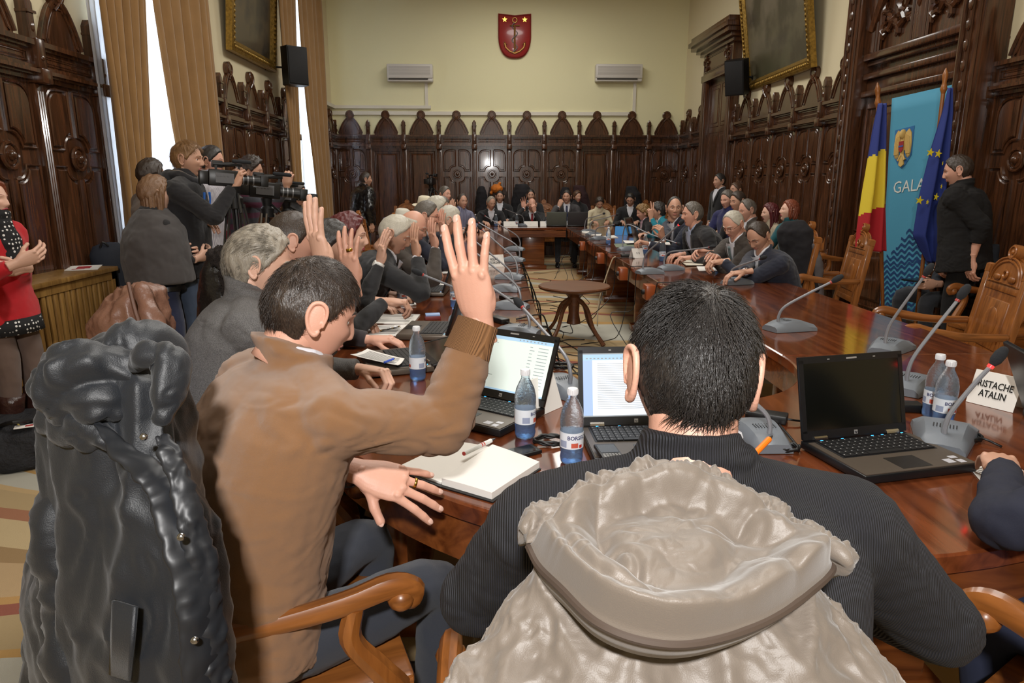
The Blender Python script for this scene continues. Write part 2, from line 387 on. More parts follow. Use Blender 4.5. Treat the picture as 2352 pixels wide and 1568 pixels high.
def pilaster_mb():
    mb = MB(); mb.box(-.05, .05, .02, .065, 0, 2.2, bev=.006)
    for x in (-.025, 0, .025): mb.tube([(x, .068, .62), (x, .068, 2.15)], .009, 6)
    mb.box(-.06, .06, .02, .09, 0, .5, bev=.008); mb.box(-.055, .055, .02, .14, 2.2, 2.3, bev=.01); mb.box(-.045, .045, .02, .12, 2.3, 2.5, bev=.01)
    mb.ell((0, .12, 2.37), (.02, .012, .02), 10); return mb
_bay = {}
def wainscot(idx, origin, rz, n, w, plain=(), skip=(), endpost=True):
    root = empty('trim_%d' % idx, origin, rz, kind='structure')
    def inst(key, name, fn, x, z=0):
        k = (key, round(w, 3))
        if k not in _bay: o = fn().build(name, DW, root, smooth=30); _bay[k] = o
        else: o = _bay[k].copy(); COL.objects.link(o); o.parent = root
        o.location = (x, 0, z)
    for i in range(n):
        if i in skip: continue
        x = w*(i+.5)
        inst('pl' if i in plain else 'ro', 'wall_panel', lambda: cornerpanel(w, 'plain' if i in plain else 'rosette'), x)
        inst('cr', 'arched_crest', lambda: crest_mb(), x, LZ)
    for i in range(n+1):
        inst('pi', 'pilaster', pilaster_mb, w*i)
        if endpost or 0 < i < n: inst('po', 'finial_post', post_mb, w*i, LZ)
    return root
# back wall: starts at the right corner, runs left
wainscot(1, (4.02, YB, 0), PI, 10, .727, plain=(1, 2, 7, 8))
# left wall: from the back corner towards the camera (rz -90)
wainscot(2, (XL, YB, 0), -PI/2, 2, .74)
wainscot(3, (XL, 11.75, 0), -PI/2, 5, .78)
wainscot(4, (XL, 5.98, 0), -PI/2, 6, .78)
# right wall pieces (local frame of the wall)
def rwp(Y): return tuple(RW0+(RW1-RW0)*(rw(Y)/RWL))
wainscot(5, rwp(13.2), ra, 2, .76)
wainscot(6, rwp(8.0), ra, 5, .74)
wainscot(7, rwp(2.9), ra, 4, .75)

# ------------------------------------------------------------------ doors on the right wall
def carving(mb, x0, x1, z0, z1, y, s, nn):
    rnd = random.Random(5)
    for i in range(nn):
        x = rnd.uniform(x0, x1); z = rnd.uniform(z0, z1); a = rnd.uniform(0, 6.28)
        P = [(x+math.cos(a+k*.9)*s*(1-k*.22), y, z+math.sin(a+k*.9)*s*(1-k*.22)) for k in range(4)]; mb.tube(P, [s*.25, s*.35, s*.3, s*.15], 6)
d2 = empty('door_1', rwp(11.75), ra, kind='structure')    # the small door with the heavy cornice
mb = MB(); W = 1.45
mb.box(0, .16, 0, .16, 0, 3.35, bev=.01); mb.box(W-.16, W, 0, .16, 0, 3.35, bev=.01); mb.box(.16, W-.16, 0, .04, 0, 3.3)
for x in (.08, W-.08):
    for d in (-.04, 0, .04): mb.tube([(x+d, .165, .5), (x+d, .165, 3.3)], .012, 6)
mb.box(-.03, W+.03, 0, .18, 3.3, 3.42, bev=.01); mb.box(0, W, 0, .15, 3.42, 3.75)
for j, (a, b2) in enumerate(((.20, 3.75), (.26, 3.81), (.34, 3.87), (.38, 3.94), (.34, 4.02))): mb.box(-a+.1, W+a-.1, 0, a, b2, b2+.08, bev=.008)
carving(mb, .12, .3, 3.5, 3.68, .16, .08, 6); carving(mb, W-.3, W-.12, 3.5, 3.68, .16, .08, 6)
rim(mb, [(.08, 3.47), (W-.08, 3.47), (W-.08, 3.7), (.08, 3.7)], .012, .155, True)
mb.build('door_frame', DW, d2, smooth=30)
mb = MB()
for z0, z1 in ((.2, 1.0), (1.1, 2.4), (2.5, 3.2)):
    for x0, x1 in ((.24, .68), (.77, 1.21)): q = [(x0, z0), (x1, z0), (x1, z1), (x0, z1)]; rim(mb, q, .012, .045, True); pr(mb, inset(q, .05), .04, .06, .02)
mb.box(.16, W-.16, .04, .05, 0, 3.3); mb.build('door_leaf', DW, d2, smooth=30)
# tall gothic doorcase behind the banner
d3 = empty('door_2', rwp(5.85), ra, kind='structure'); W = 2.2
mb = MB(); mb.box(0, .3, 0, .24, 0, 6, bev=.012); mb.box(W-.3, W, 0, .24, 0, 6, bev=.012)
for x in (.06, .15, .24, W-.24, W-.15, W-.06):
    mb.tube([(x, .245, .3), (x, .245, 5.9)], .02, 8)
for z in np.arange(.4, 5.9, .16): mb.ell((.15, .27, z), (.03, .012, .05), 6); mb.ell((W-.15, .27, z), (.03, .012, .05), 6)
mb.build('door_frame', DW, d3, smooth=30)
mb = MB(); mb.box(.3, W-.3, 0, .05, 0, 6)
for z0, z1, y in ((2.42, 2.48, .16), (2.48, 2.60, .10), (2.60, 2.66, .15), (2.74, 2.79, .12), (2.79, 2.86, .17)): mb.box(.3, W-.3, 0, y, z0, z1, bev=.01)
for cx in (.3+.4, W-.3-.4):
    o = [(-.38, 0), (-.38, .7), (-.34, .95), (-.2, 1.3), (0, 1.6), (.2, 1.3), (.34, .95), (.38, .7), (.38, 0)]
    for r_, k in ((.03, 1), (.016, .86), (.016, .72)): rim(mb, [(p[0]*k, p[1]*k) for p in o], r_, .09, False, dx=cx, dz=2.88)
    carving(mb, cx-.22, cx+.22, 3.0, 3.6, .07, .10, 30)
rim(mb, [(0, 0), (.4, .8), (.8, 1.5)], .05, .1, dx=.3, dz=3.1); rim(mb, [(0, 0), (-.4, .8), (-.8, 1.5)], .05, .1, dx=W-.3, dz=3.1); rim(mb, [(-.4, 1.0), (0, .2), (.4, 1.0)], .045, .1, dx=W/2, dz=3.0)
mb.build('arched_overdoor', DW, d3, smooth=30)
mb = MB(); mb.box(.3, W-.3, .05, .08, 0, 2.42)
for x0 in (.36, 1.14):
    for z0, z1 in ((.2, .9), (1.0, 2.3)): q = [(x0, z0), (x0+.7, z0), (x0+.7, z1), (x0, z1)]; rim(mb, q, .016, .085, True); pr(mb, inset(q, .07), .08, .11, .03)
mb.build('door_leaf', DW, d3, smooth=30)

# ------------------------------------------------------------------ things on the back wall
def wl(px, py, dy=0): p = aty(px, py, YB-dy); return p
def text_on(parent, txt, size, mt, loc, rot, name='lettering', bold=0, width=1):
    o = text_mb(txt, size, bold=bold, width=width).build(name, mt, parent, smooth=0); o.location = loc; o.rotation_euler = rot; return o
# shield with anchor
c = wl(1182, 84); s = empty('heraldic_shield', (c.x, YB-.002, c.z), 0, 'red heraldic shield with a gold anchor and two stars high on the cream end wall', 'shield')
def sh(w, h, n=12):
    P = [(-w, h*.5), (0, h*.46), (w, h*.5), (w, 0)]
    for i in range(1, n): a = i/n; P.append((w*math.cos(a*PI/2)**.75, -h*.5*math.sin(a*PI/2)**.95*1.0))
    P.append((0, -h*.5)); return P+[(-x, z) for x, z in P[3:-1][::-1]]
TB = Matrix(((-1, 0, 0, 0), (0, -1, 0, 0), (0, 0, 1, 0), (0, 0, 0, 1)))
RED = mat('shield_red', (150, 36, 34), .3, coat=.4); ANCH = mat('antique_gold', (150, 110, 52), .4, .6)
mb = MB(); mb.T = TB; pr(mb, sh(.33, .84), 0, .06, .02); mb.build('shield_body', RED, s)
mb = MB(); mb.T = TB; rim(mb, sh(.315, .80), .012, .06, True); mb.build('rim', mat('shield_rim', (120, 26, 26), .35), s)
mb = MB(); mb.T = TB; y = .075
mb.tube([(0, y, .20), (0, y, -.32)], .018, 8); mb.tube([(-.10, y, .19), (.10, y, .19)], .012, 8); rim(mb, circ(.045, 16, 0, .29), .012, y, True)
A = [(-.20, -.14), (-.18, -.22), (-.10, -.29), (0, -.33), (.10, -.29), (.18, -.22), (.20, -.14)]; rim(mb, A, .017, y)
for sx in (-1, 1): mb.tube([(sx*.15, y, -.17), (sx*.205, y, -.12), (sx*.22, y, -.2)], [.004, .02, .004], 6)
mb.build('anchor', ANCH, s)
mb = MB(); mb.T = TB; mb.tube([(math.sin(k*.9)*.055, y+.02*math.cos(k*.9), .24-k*.037) for k in range(16)], .009, 6, sub=3); mb.build('rope', mat('rope_grey', (110, 112, 110), .6), s)
def star(r, cx=0, cz=0, rot=0): return [(cx+(r if i % 2 == 0 else r*.4)*math.sin(PI*i/5+rot), cz+(r if i % 2 == 0 else r*.4)*math.cos(PI*i/5+rot)) for i in range(10)]
for sx in (-1, 1):
    mb = MB(); mb.T = TB; pr(mb, star(.055, sx*.20, .30), .06, .075); mb.build('star', BRASS, s, smooth=0)
# two air conditioners
for px0, px1, lab in ((891, 996, 'white wall air conditioner left of the red shield'), (1366, 1471, 'white wall air conditioner right of the red shield')):
    a = wl(px0, 153); b_ = wl(px1, 187); W = b_.x-a.x; H = .33
    e = empty('air_conditioner', ((a.x+b_.x)/2, YB, (a.z+b_.z)/2-H/2), 0, lab, 'air conditioner', 'air conditioners on the end wall')
    mb = MB(); mb.box(-W/2, W/2, -.2, 0, .06, H, bev=.02); mb.box(-W/2, W/2, -.17, 0, 0, .08, bev=.02); mb.build('casing', mat('ac_white', (205, 200, 192), .5), e)
    mb = MB(); mb.box(-W/2+.03, W/2-.1, -.185, -.165, .035, .065); mb.build('air_outlet', mat('ac_slot', (60, 58, 52), .6), e)
    mb = MB(); [mb.box(-W/2+.04, W/2-.05, -.203, -.2, .12+k*.022, .13+k*.022) for k in range(8)]; mb.build('grille', mat('ac_grille', (176, 170, 162), .6), e)
TRK = mat('cable_trunking_white', (216, 210, 196), .5)
for i, pts in enumerate([[(979, 188), (979, 245)], [(1458, 188), (1458, 262)]]):
    a = wl(*pts[0]); b_ = wl(*pts[1]); mb = MB(); mb.box(a.x-.03, a.x+.03, YB-.035, YB, b_.z, a.z)
    tag(mb.build('cable_trunking', TRK, smooth=0), 'vertical white cable duct dropping from the %s air conditioner' % ('left', 'right')[i], 'cable duct', 'cable ducts on the end wall')
a = wl(777, 247); b_ = wl(990, 247); mb = MB(); mb.box(XL+.02, b_.x, YB-.06, YB, a.z-.02, a.z+.04); mb.box(XL+.02, XL+.07, 12.9, YB, a.z-.02, a.z+.05)
tag(mb.build('cable_trunking', TRK, smooth=0), 'upper horizontal white cable duct at the left corner of the end wall', 'cable duct', 'cable ducts on the end wall')
a = wl(777, 258); b_ = wl(1460, 258); mb = MB(); mb.box(XL+.02, b_.x, YB-.05, YB, a.z-.05, a.z+.02)
tag(mb.build('cable_trunking', TRK, smooth=0), 'long horizontal white cable duct just above the carved crests of the end wall', 'cable duct', 'cable ducts on the end wall')

# ------------------------------------------------------------------ curtains
def Yx(px, X, py=300):
    r = _ray(px, py); return X*r[1]/r[0]
CURT = mat('ochre_curtain', (150, 112, 64), .85, sheen=.4, bump=(500, .001), var=(6, .85)); SHEER = mat('sheer_white', (238, 240, 244), .9)
nt = SHEER.node_tree; tr = nt.nodes.new('ShaderNodeBsdfTranslucent'); tr.inputs[0].default_value = (.95, .96, 1, 1); mx = nt.nodes.new('ShaderNodeMixShader'); mx.inputs[0].default_value = .75
nt.links.new(nt.nodes['Principled BSDF'].outputs[0], mx.inputs[1]); nt.links.new(tr.outputs[0], mx.inputs[2]); nt.links.new(mx.outputs[0], nt.nodes['Material Output'].inputs[0])
def curtain(name, m, X, y0f, y1f, npl, amp, label, z0=.02, z1=5.85, group=None, thick=.006):
    P = []; NZ = 26; NY = npl*10
    for i in range(NZ+1):
        z = z0+(z1-z0)*i/NZ; r = []
        a, b = y0f(z), y1f(z)
        for j in range(NY+1):
            q = j/NY; am = amp*(.75+.25*math.sin(j*.37+z)); y = a+(b-a)*q
            r.append(V((X+am*math.sin(q*npl*2*PI+.25*math.sin(z*1.3))+.3*am*math.sin(q*npl*3.3+1), y, z)))
        P.append(r)
    mb = MB(); mb.grid(P); o = mb.build(name, m, smooth=180); s_ = o.modifiers.new('t', 'SOLIDIFY'); s_.thickness = thick
    return tag(o, label, 'curtain', group)
def lerpz(p): # p list of (z,val)
    def f(z):
        if z <= p[0][0]: return p[0][1]
        for (a, u), (b, v) in zip(p, p[1:]):
            if z <= b: return u+(v-u)*(z-a)/(b-a)
        return p[-1][1]
    return f
XC = XL+.28
ya0 = Yx(238, XC, 100); ya1 = Yx(352, XC, 100); yb1 = Yx(487, XC, 100)
curtain('curtain', CURT, XC, lerpz([(0, ya0-.05), (1.4, ya0), (6, ya0)]), lerpz([(0, ya1-.5), (1.8, ya1-.28), (3.4, ya1), (6, ya1)]), 6, .055, 'ochre curtain nearest the camera, left half of the near window', group='ochre window curtains')
curtain('curtain', CURT, XC, lerpz([(0, ya1+.5), (1.3, ya1+.32), (1.9, ya1+.16), (3.4, ya1+.05), (6, ya1+.04)]), lambda z: yb1, 6, .055, 'ochre curtain on the right half of the near window behind the blond cameraman', group='ochre window curtains')
curtain('sheer_curtain', SHEER, XL+.12, lambda z: ya0+.12, lambda z: 7.9, 26, .02, 'white sheer curtain glowing between the two near ochre curtains', group='sheer window curtains', thick=.001)
yc0 = Yx(655, XC, 200); yc1 = Yx(694, XC, 200); yd1 = Yx(750, XC, 200)
curtain('curtain', CURT, XC, lambda z: yc0, lerpz([(0, yc1-.7), (1.1, yc1-.5), (4.7, yc1), (6, yc1)]), 4, .05, 'narrow ochre curtain behind the wall speaker, left half of the far window', group='ochre window curtains')
curtain('curtain', CURT, XC, lerpz([(0, yc1+.6), (1.2, yc1+.45), (2.6, yc1+.15), (4.5, yc1+.06), (6, yc1+.04)]), lambda z: yd1, 5, .05, 'ochre curtain on the far window next to the end wall', group='ochre window curtains')
curtain('sheer_curtain', SHEER, XL+.12, lambda z: 11.8, lambda z: 13.6, 20, .02, 'white sheer curtain glowing at the far window', group='sheer window curtains', thick=.001)

# ------------------------------------------------------------------ framed paintings and wall speakers
def painting_mat(name, top, mid, bot, dark, sc_=3):
    m = mat(name, mid, .45, coat=.2); nt = m.node_tree; n = nt.nodes; l = nt.links; b = n['Principled BSDF']
    tc = n.new('ShaderNodeTexCoord'); sx = n.new('ShaderNodeSeparateXYZ'); l.new(tc.outputs['Object'], sx.inputs[0])
    r = n.new('ShaderNodeValToRGB'); e = r.color_ramp.elements; e[0].position = 0; e[0].color = lin(bot); e[1].position = 1; e[1].color = lin(top); q = e.new(.45); q.color = lin(mid)
    t = n.new('ShaderNodeTexNoise'); t.inputs['Scale'].default_value = sc_; t.inputs['Detail'].default_value = 6; l.new(tc.outputs['Object'], t.inputs[0])
    ad = n.new('ShaderNodeMath'); ad.operation = 'MULTIPLY_ADD'; ad.inputs[1].default_value = .55; l.new(sx.outputs[2], ad.inputs[0]); 
    mm = n.new('ShaderNodeMath'); mm.operation = 'MULTIPLY_ADD'; mm.inputs[1].default_value = .9; mm.inputs[2].default_value = -.25; l.new(t.outputs[0], mm.inputs[0]); l.new(mm.outputs[0], ad.inputs[2]); l.new(ad.outputs[0], r.inputs[0])
    r2 = n.new('ShaderNodeValToRGB'); r2.color_ramp.elements[0].position = .46; r2.color_ramp.elements[1].position = .56; r2.color_ramp.elements[0].color = (0, 0, 0, 1)
    t2 = n.new('ShaderNodeTexNoise'); t2.inputs['Scale'].default_value = sc_*.6; t2.inputs['Detail'].default_value = 8; l.new(tc.outputs['Object'], t2.inputs[0]); l.new(t2.outputs[0], r2.inputs[0])
    mx = n.new('ShaderNodeMix'); mx.data_type = 'RGBA'; mx.inputs['B'].default_value = lin(dark); l.new(r2.outputs[0], mx.inputs['Factor']); l.new(r.outputs[0], mx.inputs['A']); l.new(mx.outputs['Result'], b.inputs['Base Color']); return m
def painting(loc, rz, tilt, w, h, pm, label):
    e = empty('framed_painting', loc, 0, label, 'painting'); e.rotation_euler = (tilt, 0, rz)   # local: x along, z up, face -y
    mb = MB(); mb.box(-w/2, w/2, -.03, 0, 0, h); mb.build('canvas', pm, e, smooth=0)
    mb = MB()
    prof = [(0, .0), (.0, -.075), (.03, -.09), (.06, -.06), (.10, -.075), (.125, -.055), (.145, -.04), (.145, 0)]
    for k in range(len(prof)-1):
        (a, d0), (b, d1) = prof[k], prof[k+1]
        def ring(i, d): q = .13-i; return [V((-w/2-q, d, -q)), V((w/2+q, d, -q)), V((w/2+q, d, h+q)), V((-w/2-q, d, h+q))]
        mb.grid([ring(a, d0), ring(b, d1)], closed=True)
    rnd = random.Random(3)
    for (x0, z0, x1, z1) in ((-w/2-.07, -.07, w/2+.07, -.07), (w/2+.07, -.07, w/2+.07, h+.07), (-w/2-.07, -.07, -w/2-.07, h+.07), (-w/2-.07, h+.07, w/2+.07, h+.07)):
        L = math.hypot(x1-x0, z1-z0); nn = int(L/.06)
        for i in range(nn): q = (i+.5)/nn; mb.ell((x0+(x1-x0)*q, -.078, z0+(z1-z0)*q), (.026+.006*(i % 2), .02, .026), 7)
    mb.build('gilded_frame', GOLD, e, smooth=40)
p = aty(570, 130, 1); 
yl0, yl1 = Yx(522, XL+.08, 60), Yx(618, XL+.08, 60)
zb = aty(569, 118, (yl0+yl1)/2).z
painting((XL+.06, (yl0+yl1)/2, zb), PI/2, math.radians(5), yl1-yl0-.2, 2.0, painting_mat('seascape_paint', (110, 92, 66), (84, 72, 52), (70, 60, 44), (52, 46, 36)), 'dark seascape painting in a gilded frame between the left windows')
X4 = 4.12; yr1, yr0 = Yx(1732, X4, 60), Yx(1890, X4, 60); zb = aty(1840, 158, (yr0+yr1)/2-.2).z
painting((X4-.02, (yr0+yr1)/2, zb), -PI/2-.03, math.radians(9), yr1-yr0-.2, 2.2, painting_mat('landscape_paint', (122, 112, 98), (88, 80, 62), (62, 66, 42), (58, 50, 36), 2.4), 'landscape painting of trees in a heavy gilded frame tilting forward from the right wall')
def speaker(p, rz, rx, wallx, label):
    e = empty('wall_speaker', p, 0, label, 'speaker', 'black wall speakers'); e.rotation_euler = (rx, 0, rz)
    mb = MB(); secs = []
    for z in (-.26, .26): secs.append([V((-.15, -.12, z)), V((.15, -.12, z)), V((.17, .05, z)), V((.10, .14, z)), V((-.10, .14, z)), V((-.17, .05, z))])
    mb.grid(secs, closed=True); mb.add([tuple(v) for v in secs[0]], [(5, 4, 3, 2, 1, 0)]); mb.add([tuple(v) for v in secs[1]], [(0, 1, 2, 3, 4, 5)])
    mb.build('cabinet', BLACK, e, smooth=0); g = MB(); g.box(-.14, .14, -.135, -.118, -.245, .245, bev=.006); g.build('grille', mat('speaker_grille', (24, 24, 26), .7), e)
    b = MB(); M = e.matrix_basis.inverted(); q = M @ V((wallx, p[1], p[2])); b.tube([(0, .13, 0), tuple(q)], .014, 8); b.ell(tuple(q), .05, 8); b.build('bracket', BLACK, e)
    return e
ysp = Yx(676, XL+.42, 153); pz = aty(678, 153, ysp); e = speaker((XL+.42, ysp, pz.z), math.radians(40), 0, XL, 'black wall speaker on a bracket in front of the far ochre curtain')
ysp = Yx(1693, 3.85, 177); pz = aty(1693, 177, ysp); e = speaker((3.85, ysp, pz.z), math.radians(-40), math.radians(14), 4.12, 'black wall speaker tilted down beside the carved door on the right wall')
# ------------------------------------------------------------------ the ring of conference tables
TZ = .75; BX = .78; RO = 1.56; YC = 3.0; LXI, RXI = .28, 1.33; LXO, RXO = -.78, 2.34; YF = 12.2
def arc(cx, cy, rx, ry, a0, a1, n): return [(cx+rx*math.cos(math.radians(a0+(a1-a0)*i/n)), cy+ry*math.sin(math.radians(a0+(a1-a0)*i/n))) for i in range(n+1)]
def table(label, top, outer, inner, ped):
    e = empty('conference_table', (top[0][0], top[0][1], 0), 0, label, 'table', 'conference tables pushed into a ring'); O = V((top[0][0], top[0][1], 0))
    L = lambda P: [(p[0]-O.x, p[1]-O.y) for p in P]
    mb = MB(); mb.prism(L(top), TZ-.045, TZ, ch=.006); mb.build('tabletop', MH, e, smooth=30)
    def strip(P, z0, z1, th, off, nm, m):
        P = [V((x, y, 0)) for x, y in L(P)]; N = []
        for i in range(len(P)):
            t = (P[min(i+1, len(P)-1)]-P[max(i-1, 0)]).normalized(); N.append(V((-t.y, t.x, 0)))
        A = [[p+n*off+V((0, 0, z0)), p+n*off+V((0, 0, z1)), p+n*(off+th)+V((0, 0, z1)), p+n*(off+th)+V((0, 0, z0))] for p, n in zip(P, N)]
        m_ = MB(); m_.grid(A, closed=True); m_.build(nm, m, e, smooth=30)
    if outer: strip(outer, TZ-.17, TZ-.055, .03, .015, 'apron', MHA)
    if inner: strip(inner, TZ-.17, TZ-.055, .03, .015, 'apron', MHA)
    for (x0, x1, y0, y1) in ped:
        m_ = MB(); m_.box(x0-O.x, x1-O.x, y0-O.y, y1-O.y, .06, TZ-.046, bev=.008); m_.box(x0-O.x-.04, x1-O.x+.04, y0-O.y-.04, y1-O.y+.04, 0, .07, bev=.01); m_.build('pedestal', MHA, e, smooth=30)
    return e
oa = arc(BX, YC, RO, 1.73, 180, 360, 48); ia = arc((LXI+RXI)/2, YC, (RXI-LXI)/2, .66, 180, 360, 28)
table('curved mahogany table section nearest the camera, closing the ring of tables', oa+ia[::-1], oa, ia[::-1], [(-.36, -.29, 2.1, 2.9), (.35, 1.3, 1.75, 1.82), (1.9, 1.97, 2.1, 2.9)])
table('long straight mahogany table on the left side of the ring', [(LXO, YC), (LXI, YC), (LXI, YF), (LXO, YF)], [(LXO, YF), (LXO, YC)], [(LXI, YC), (LXI, YF)], [(-.6, .05, y, y+.07) for y in (3.4, 5.2, 7.0, 8.8, 10.6, 11.6)])
table('long straight mahogany table on the right side of the ring', [(RXI, YC), (RXO, YC), (RXO, YF), (RXI, YF)], [(RXO, YC), (RXO, YF)], [(RXI, YF), (RXI, YC)], [(1.5, 2.2, y, y+.07) for y in (3.4, 5.2, 7.0, 8.8, 10.6, 11.6)])
table('mahogany table section across the far end of the hall', [(LXO, YF+.002), (RXO, YF+.002), (RXO-.35, YF+.75), (LXO+.35, YF+.75)], None, [(RXI, YF), (LXI, YF)][::-1], [(-.4, -.3, YF+.1, YF+.65), (.55, .95, YF+.12, YF+.18), (1.9, 2.0, YF+.1, YF+.65)])
# little power sockets set in the inner edge of the right table
SOCK = mat('orange_brown_wood', (150, 74, 36), .3)  # one even orange-brown colour for the socket boxes
for i, (y, lab) in enumerate([(3.32, 'wooden cable socket box on the inner table edge beside the dark laptop'), (5.45, 'wooden socket box on the right-hand inner table edge, nearest the black haired head'), (6.6, 'wooden socket box on the right-hand inner table edge, second beyond the black haired head'), (8.0, 'wooden socket box on the right-hand inner table edge, third beyond the black haired head'), (9.6, 'wooden cable socket box on the inner edge of the right table, farthest')]):
    e = empty('socket_box', (RXI-.015, y, .60), 0, lab, 'socket box'); m_ = MB(); m_.box(-.08, 0, -.07, .07, 0, .12, bev=.008); m_.build('box', SOCK, e)
    m_ = MB(); m_.T = Matrix.Translation((-.08, 0, .06)) @ rotm(y=-90); m_.lathe([(0, 0), (.022, 0), (.022, .02), (.012, .025), (0, .025)], 12); m_.build('plug', BLACK, e)

# round low wooden table in the middle
c = atz(1297, 652, .55); e = empty('round_table', (.80, 6.55, 0), 0, 'low round brown wooden table with curved legs in the middle of the ring', 'table')
RWD = wood('round_table_wood', (116, 72, 44), (84, 50, 30), .4, axis=0)
m_ = MB(); m_.lathe([(0, .51), (.30, .51), (.345, .53), (.35, .545), (.34, .555), (0, .555)], 48); m_.build('tabletop', RWD, e, smooth=40)
m_ = MB(); m_.lathe([(0, .16), (.07, .18), (.05, .28), (.06, .44), (.12, .51), (0, .51)], 20); m_.build('column', RWD, e)
for k in range(4):
    a = PI/4+k*PI/2; m_ = MB(); m_.tube([(math.cos(a)*r, math.sin(a)*r, z) for r, z in ((.05, .42), (.16, .34), (.24, .16), (.37, .012))], [.022, .02, .018, .022], 8, sub=4); m_.build('leg', RWD, e)

# ------------------------------------------------------------------ carved armchair
def armchair(x, y, h, label, group=None, big=1):
    """h = heading in degrees, 0 looks away from the camera, 90 to the right"""
    if not hasattr(armchair, 'p'):
        e = empty('carved_armchair'); armchair.p = e; used = True
        s = MB(); s.box(-.26, .26, -.24, .27, .43, .47, bev=.012); s.build('seat', OAK2, e)
        s = MB()
        for (x0, x1, y0, y1) in ((-.24, .24, .235, .26), (-.24, .24, -.235, -.21), (-.25, -.225, -.22, .24), (.225, .25, -.22, .24)): s.box(x0, x1, y0, y1, .36, .43)
        s.build('seat_rail', OAK2, e)
        # backrest tilted back
        TB_ = Matrix.Translation((0, -.235, .47)) @ rotm(x=9) @ Matrix.Scale(.90, 4, (0, 0, 1))
        b = MB(); b.T = TB_; b.box(-.205, .205, -.012, .012, .06, .60)
        b.box(-.205, .205, -.018, .018, .50, .545, bev=.004); b.box(-.205, .205, -.018, .018, .04, .09, bev=.004)
        b.box(-.15, .15, -.019, .019, .14, .45, bev=.007)
        o = [(-.195, .0)]+[(-.195*math.cos(i*PI/2/8)**.8, .165*math.sin(i*PI/2/8)) for i in range(1, 8)]; o += [(0, .17)]+[(-p[0], p[1]) for p in o[::-1]]
        pr(b, o, -.015, .015, 0, dz=.545)
        for f in (1, .86): 
            for yy in (-.017, .017): rim(b, [(p[0]*f, p[1]*f) for p in o], .007, yy, True, dz=.55)
        pr(b, circ(.05, 20, 0, .75), -.018, .018)
        for yy in (-.02, .02): rim(b, circ(.038, 16, 0, .75), .006, yy, True); rim(b, circ(.024, 14, 0, .61), .008, yy, True); b.ell((0, yy, .75), (.014, .006, .014), 8); [b.ell((sx*.09, yy, .585), (.045, .007, .022), 8) for sx in (-1, 1)]; b.ell((0, yy, .30), (.09, .006, .10), 16)
        b.build('backrest', OAK, e, smooth=40)
        for sx in (-1, 1):
            p = MB(); p.T = TB_; p.box(sx*.235-.03, sx*.235+.03, -.022, .022, -.02, .60, bev=.006); p.prism([(sx*.235-.03, -.022), (sx*.235+.03, -.022), (sx*.235+.03, .022), (sx*.235-.03, .022)], .60, .66, ch=.012); p.build('back_post', OAK, e)
            a = MB(); P = [(sx*.265, -.24, .70), (sx*.275, -.05, .695), (sx*.285, .12, .715), (sx*.285, .215, .735), (sx*.285, .262, .72), (sx*.285, .262, .69), (sx*.285, .238, .683)]
            a.tube(P, [.022, .024, .028, .03, .027, .022, .014], 10, sub=4, rnd=True, flat=.8, up=(1, 0, 0)); a.ell((sx*.285, .238, .70), (.033, .03, .03), 12); a.build('armrest', OAK2, e)
            a = MB(); a.tube([(sx*.285, .14, .70), (sx*.28, .13, .62), (sx*.272, .18, .53), (sx*.262, .225, .45), (sx*.25, .235, .40)], [.020, .022, .026, .03, .026], 8, sub=4, flat=1.1); a.build('arm_support', OAK, e)
        for (lx, ly) in ((-.24, .235), (.24, .235), (-.235, -.23), (.235, -.23)):
            g = MB(); dy = -.05 if ly < 0 else 0; g.add([(lx+a*s_, ly+b_*s_+(dy if z < .1 else 0), z) for z, s_ in ((0, .02), (.46, .028)) for a, b_ in ((-1, -1), (1, -1), (1, 1), (-1, 1))], [(0, 1, 5, 4), (1, 2, 6, 5), (2, 3, 7, 6), (3, 0, 4, 7), (0, 3, 2, 1), (4, 5, 6, 7)]); g.build('leg', OAK, e, smooth=0)
        o = e
    else: o = copy_tree(armchair.p)
    o.location = (x, y, 0); o.rotation_euler = (0, 0, -math.radians(h)); o['label'] = label; o['category'] = 'chair'
    if group: o['group'] = group
    elif 'group' in o: del o['group']
    return o
CG = 'carved oak armchairs round the hall'

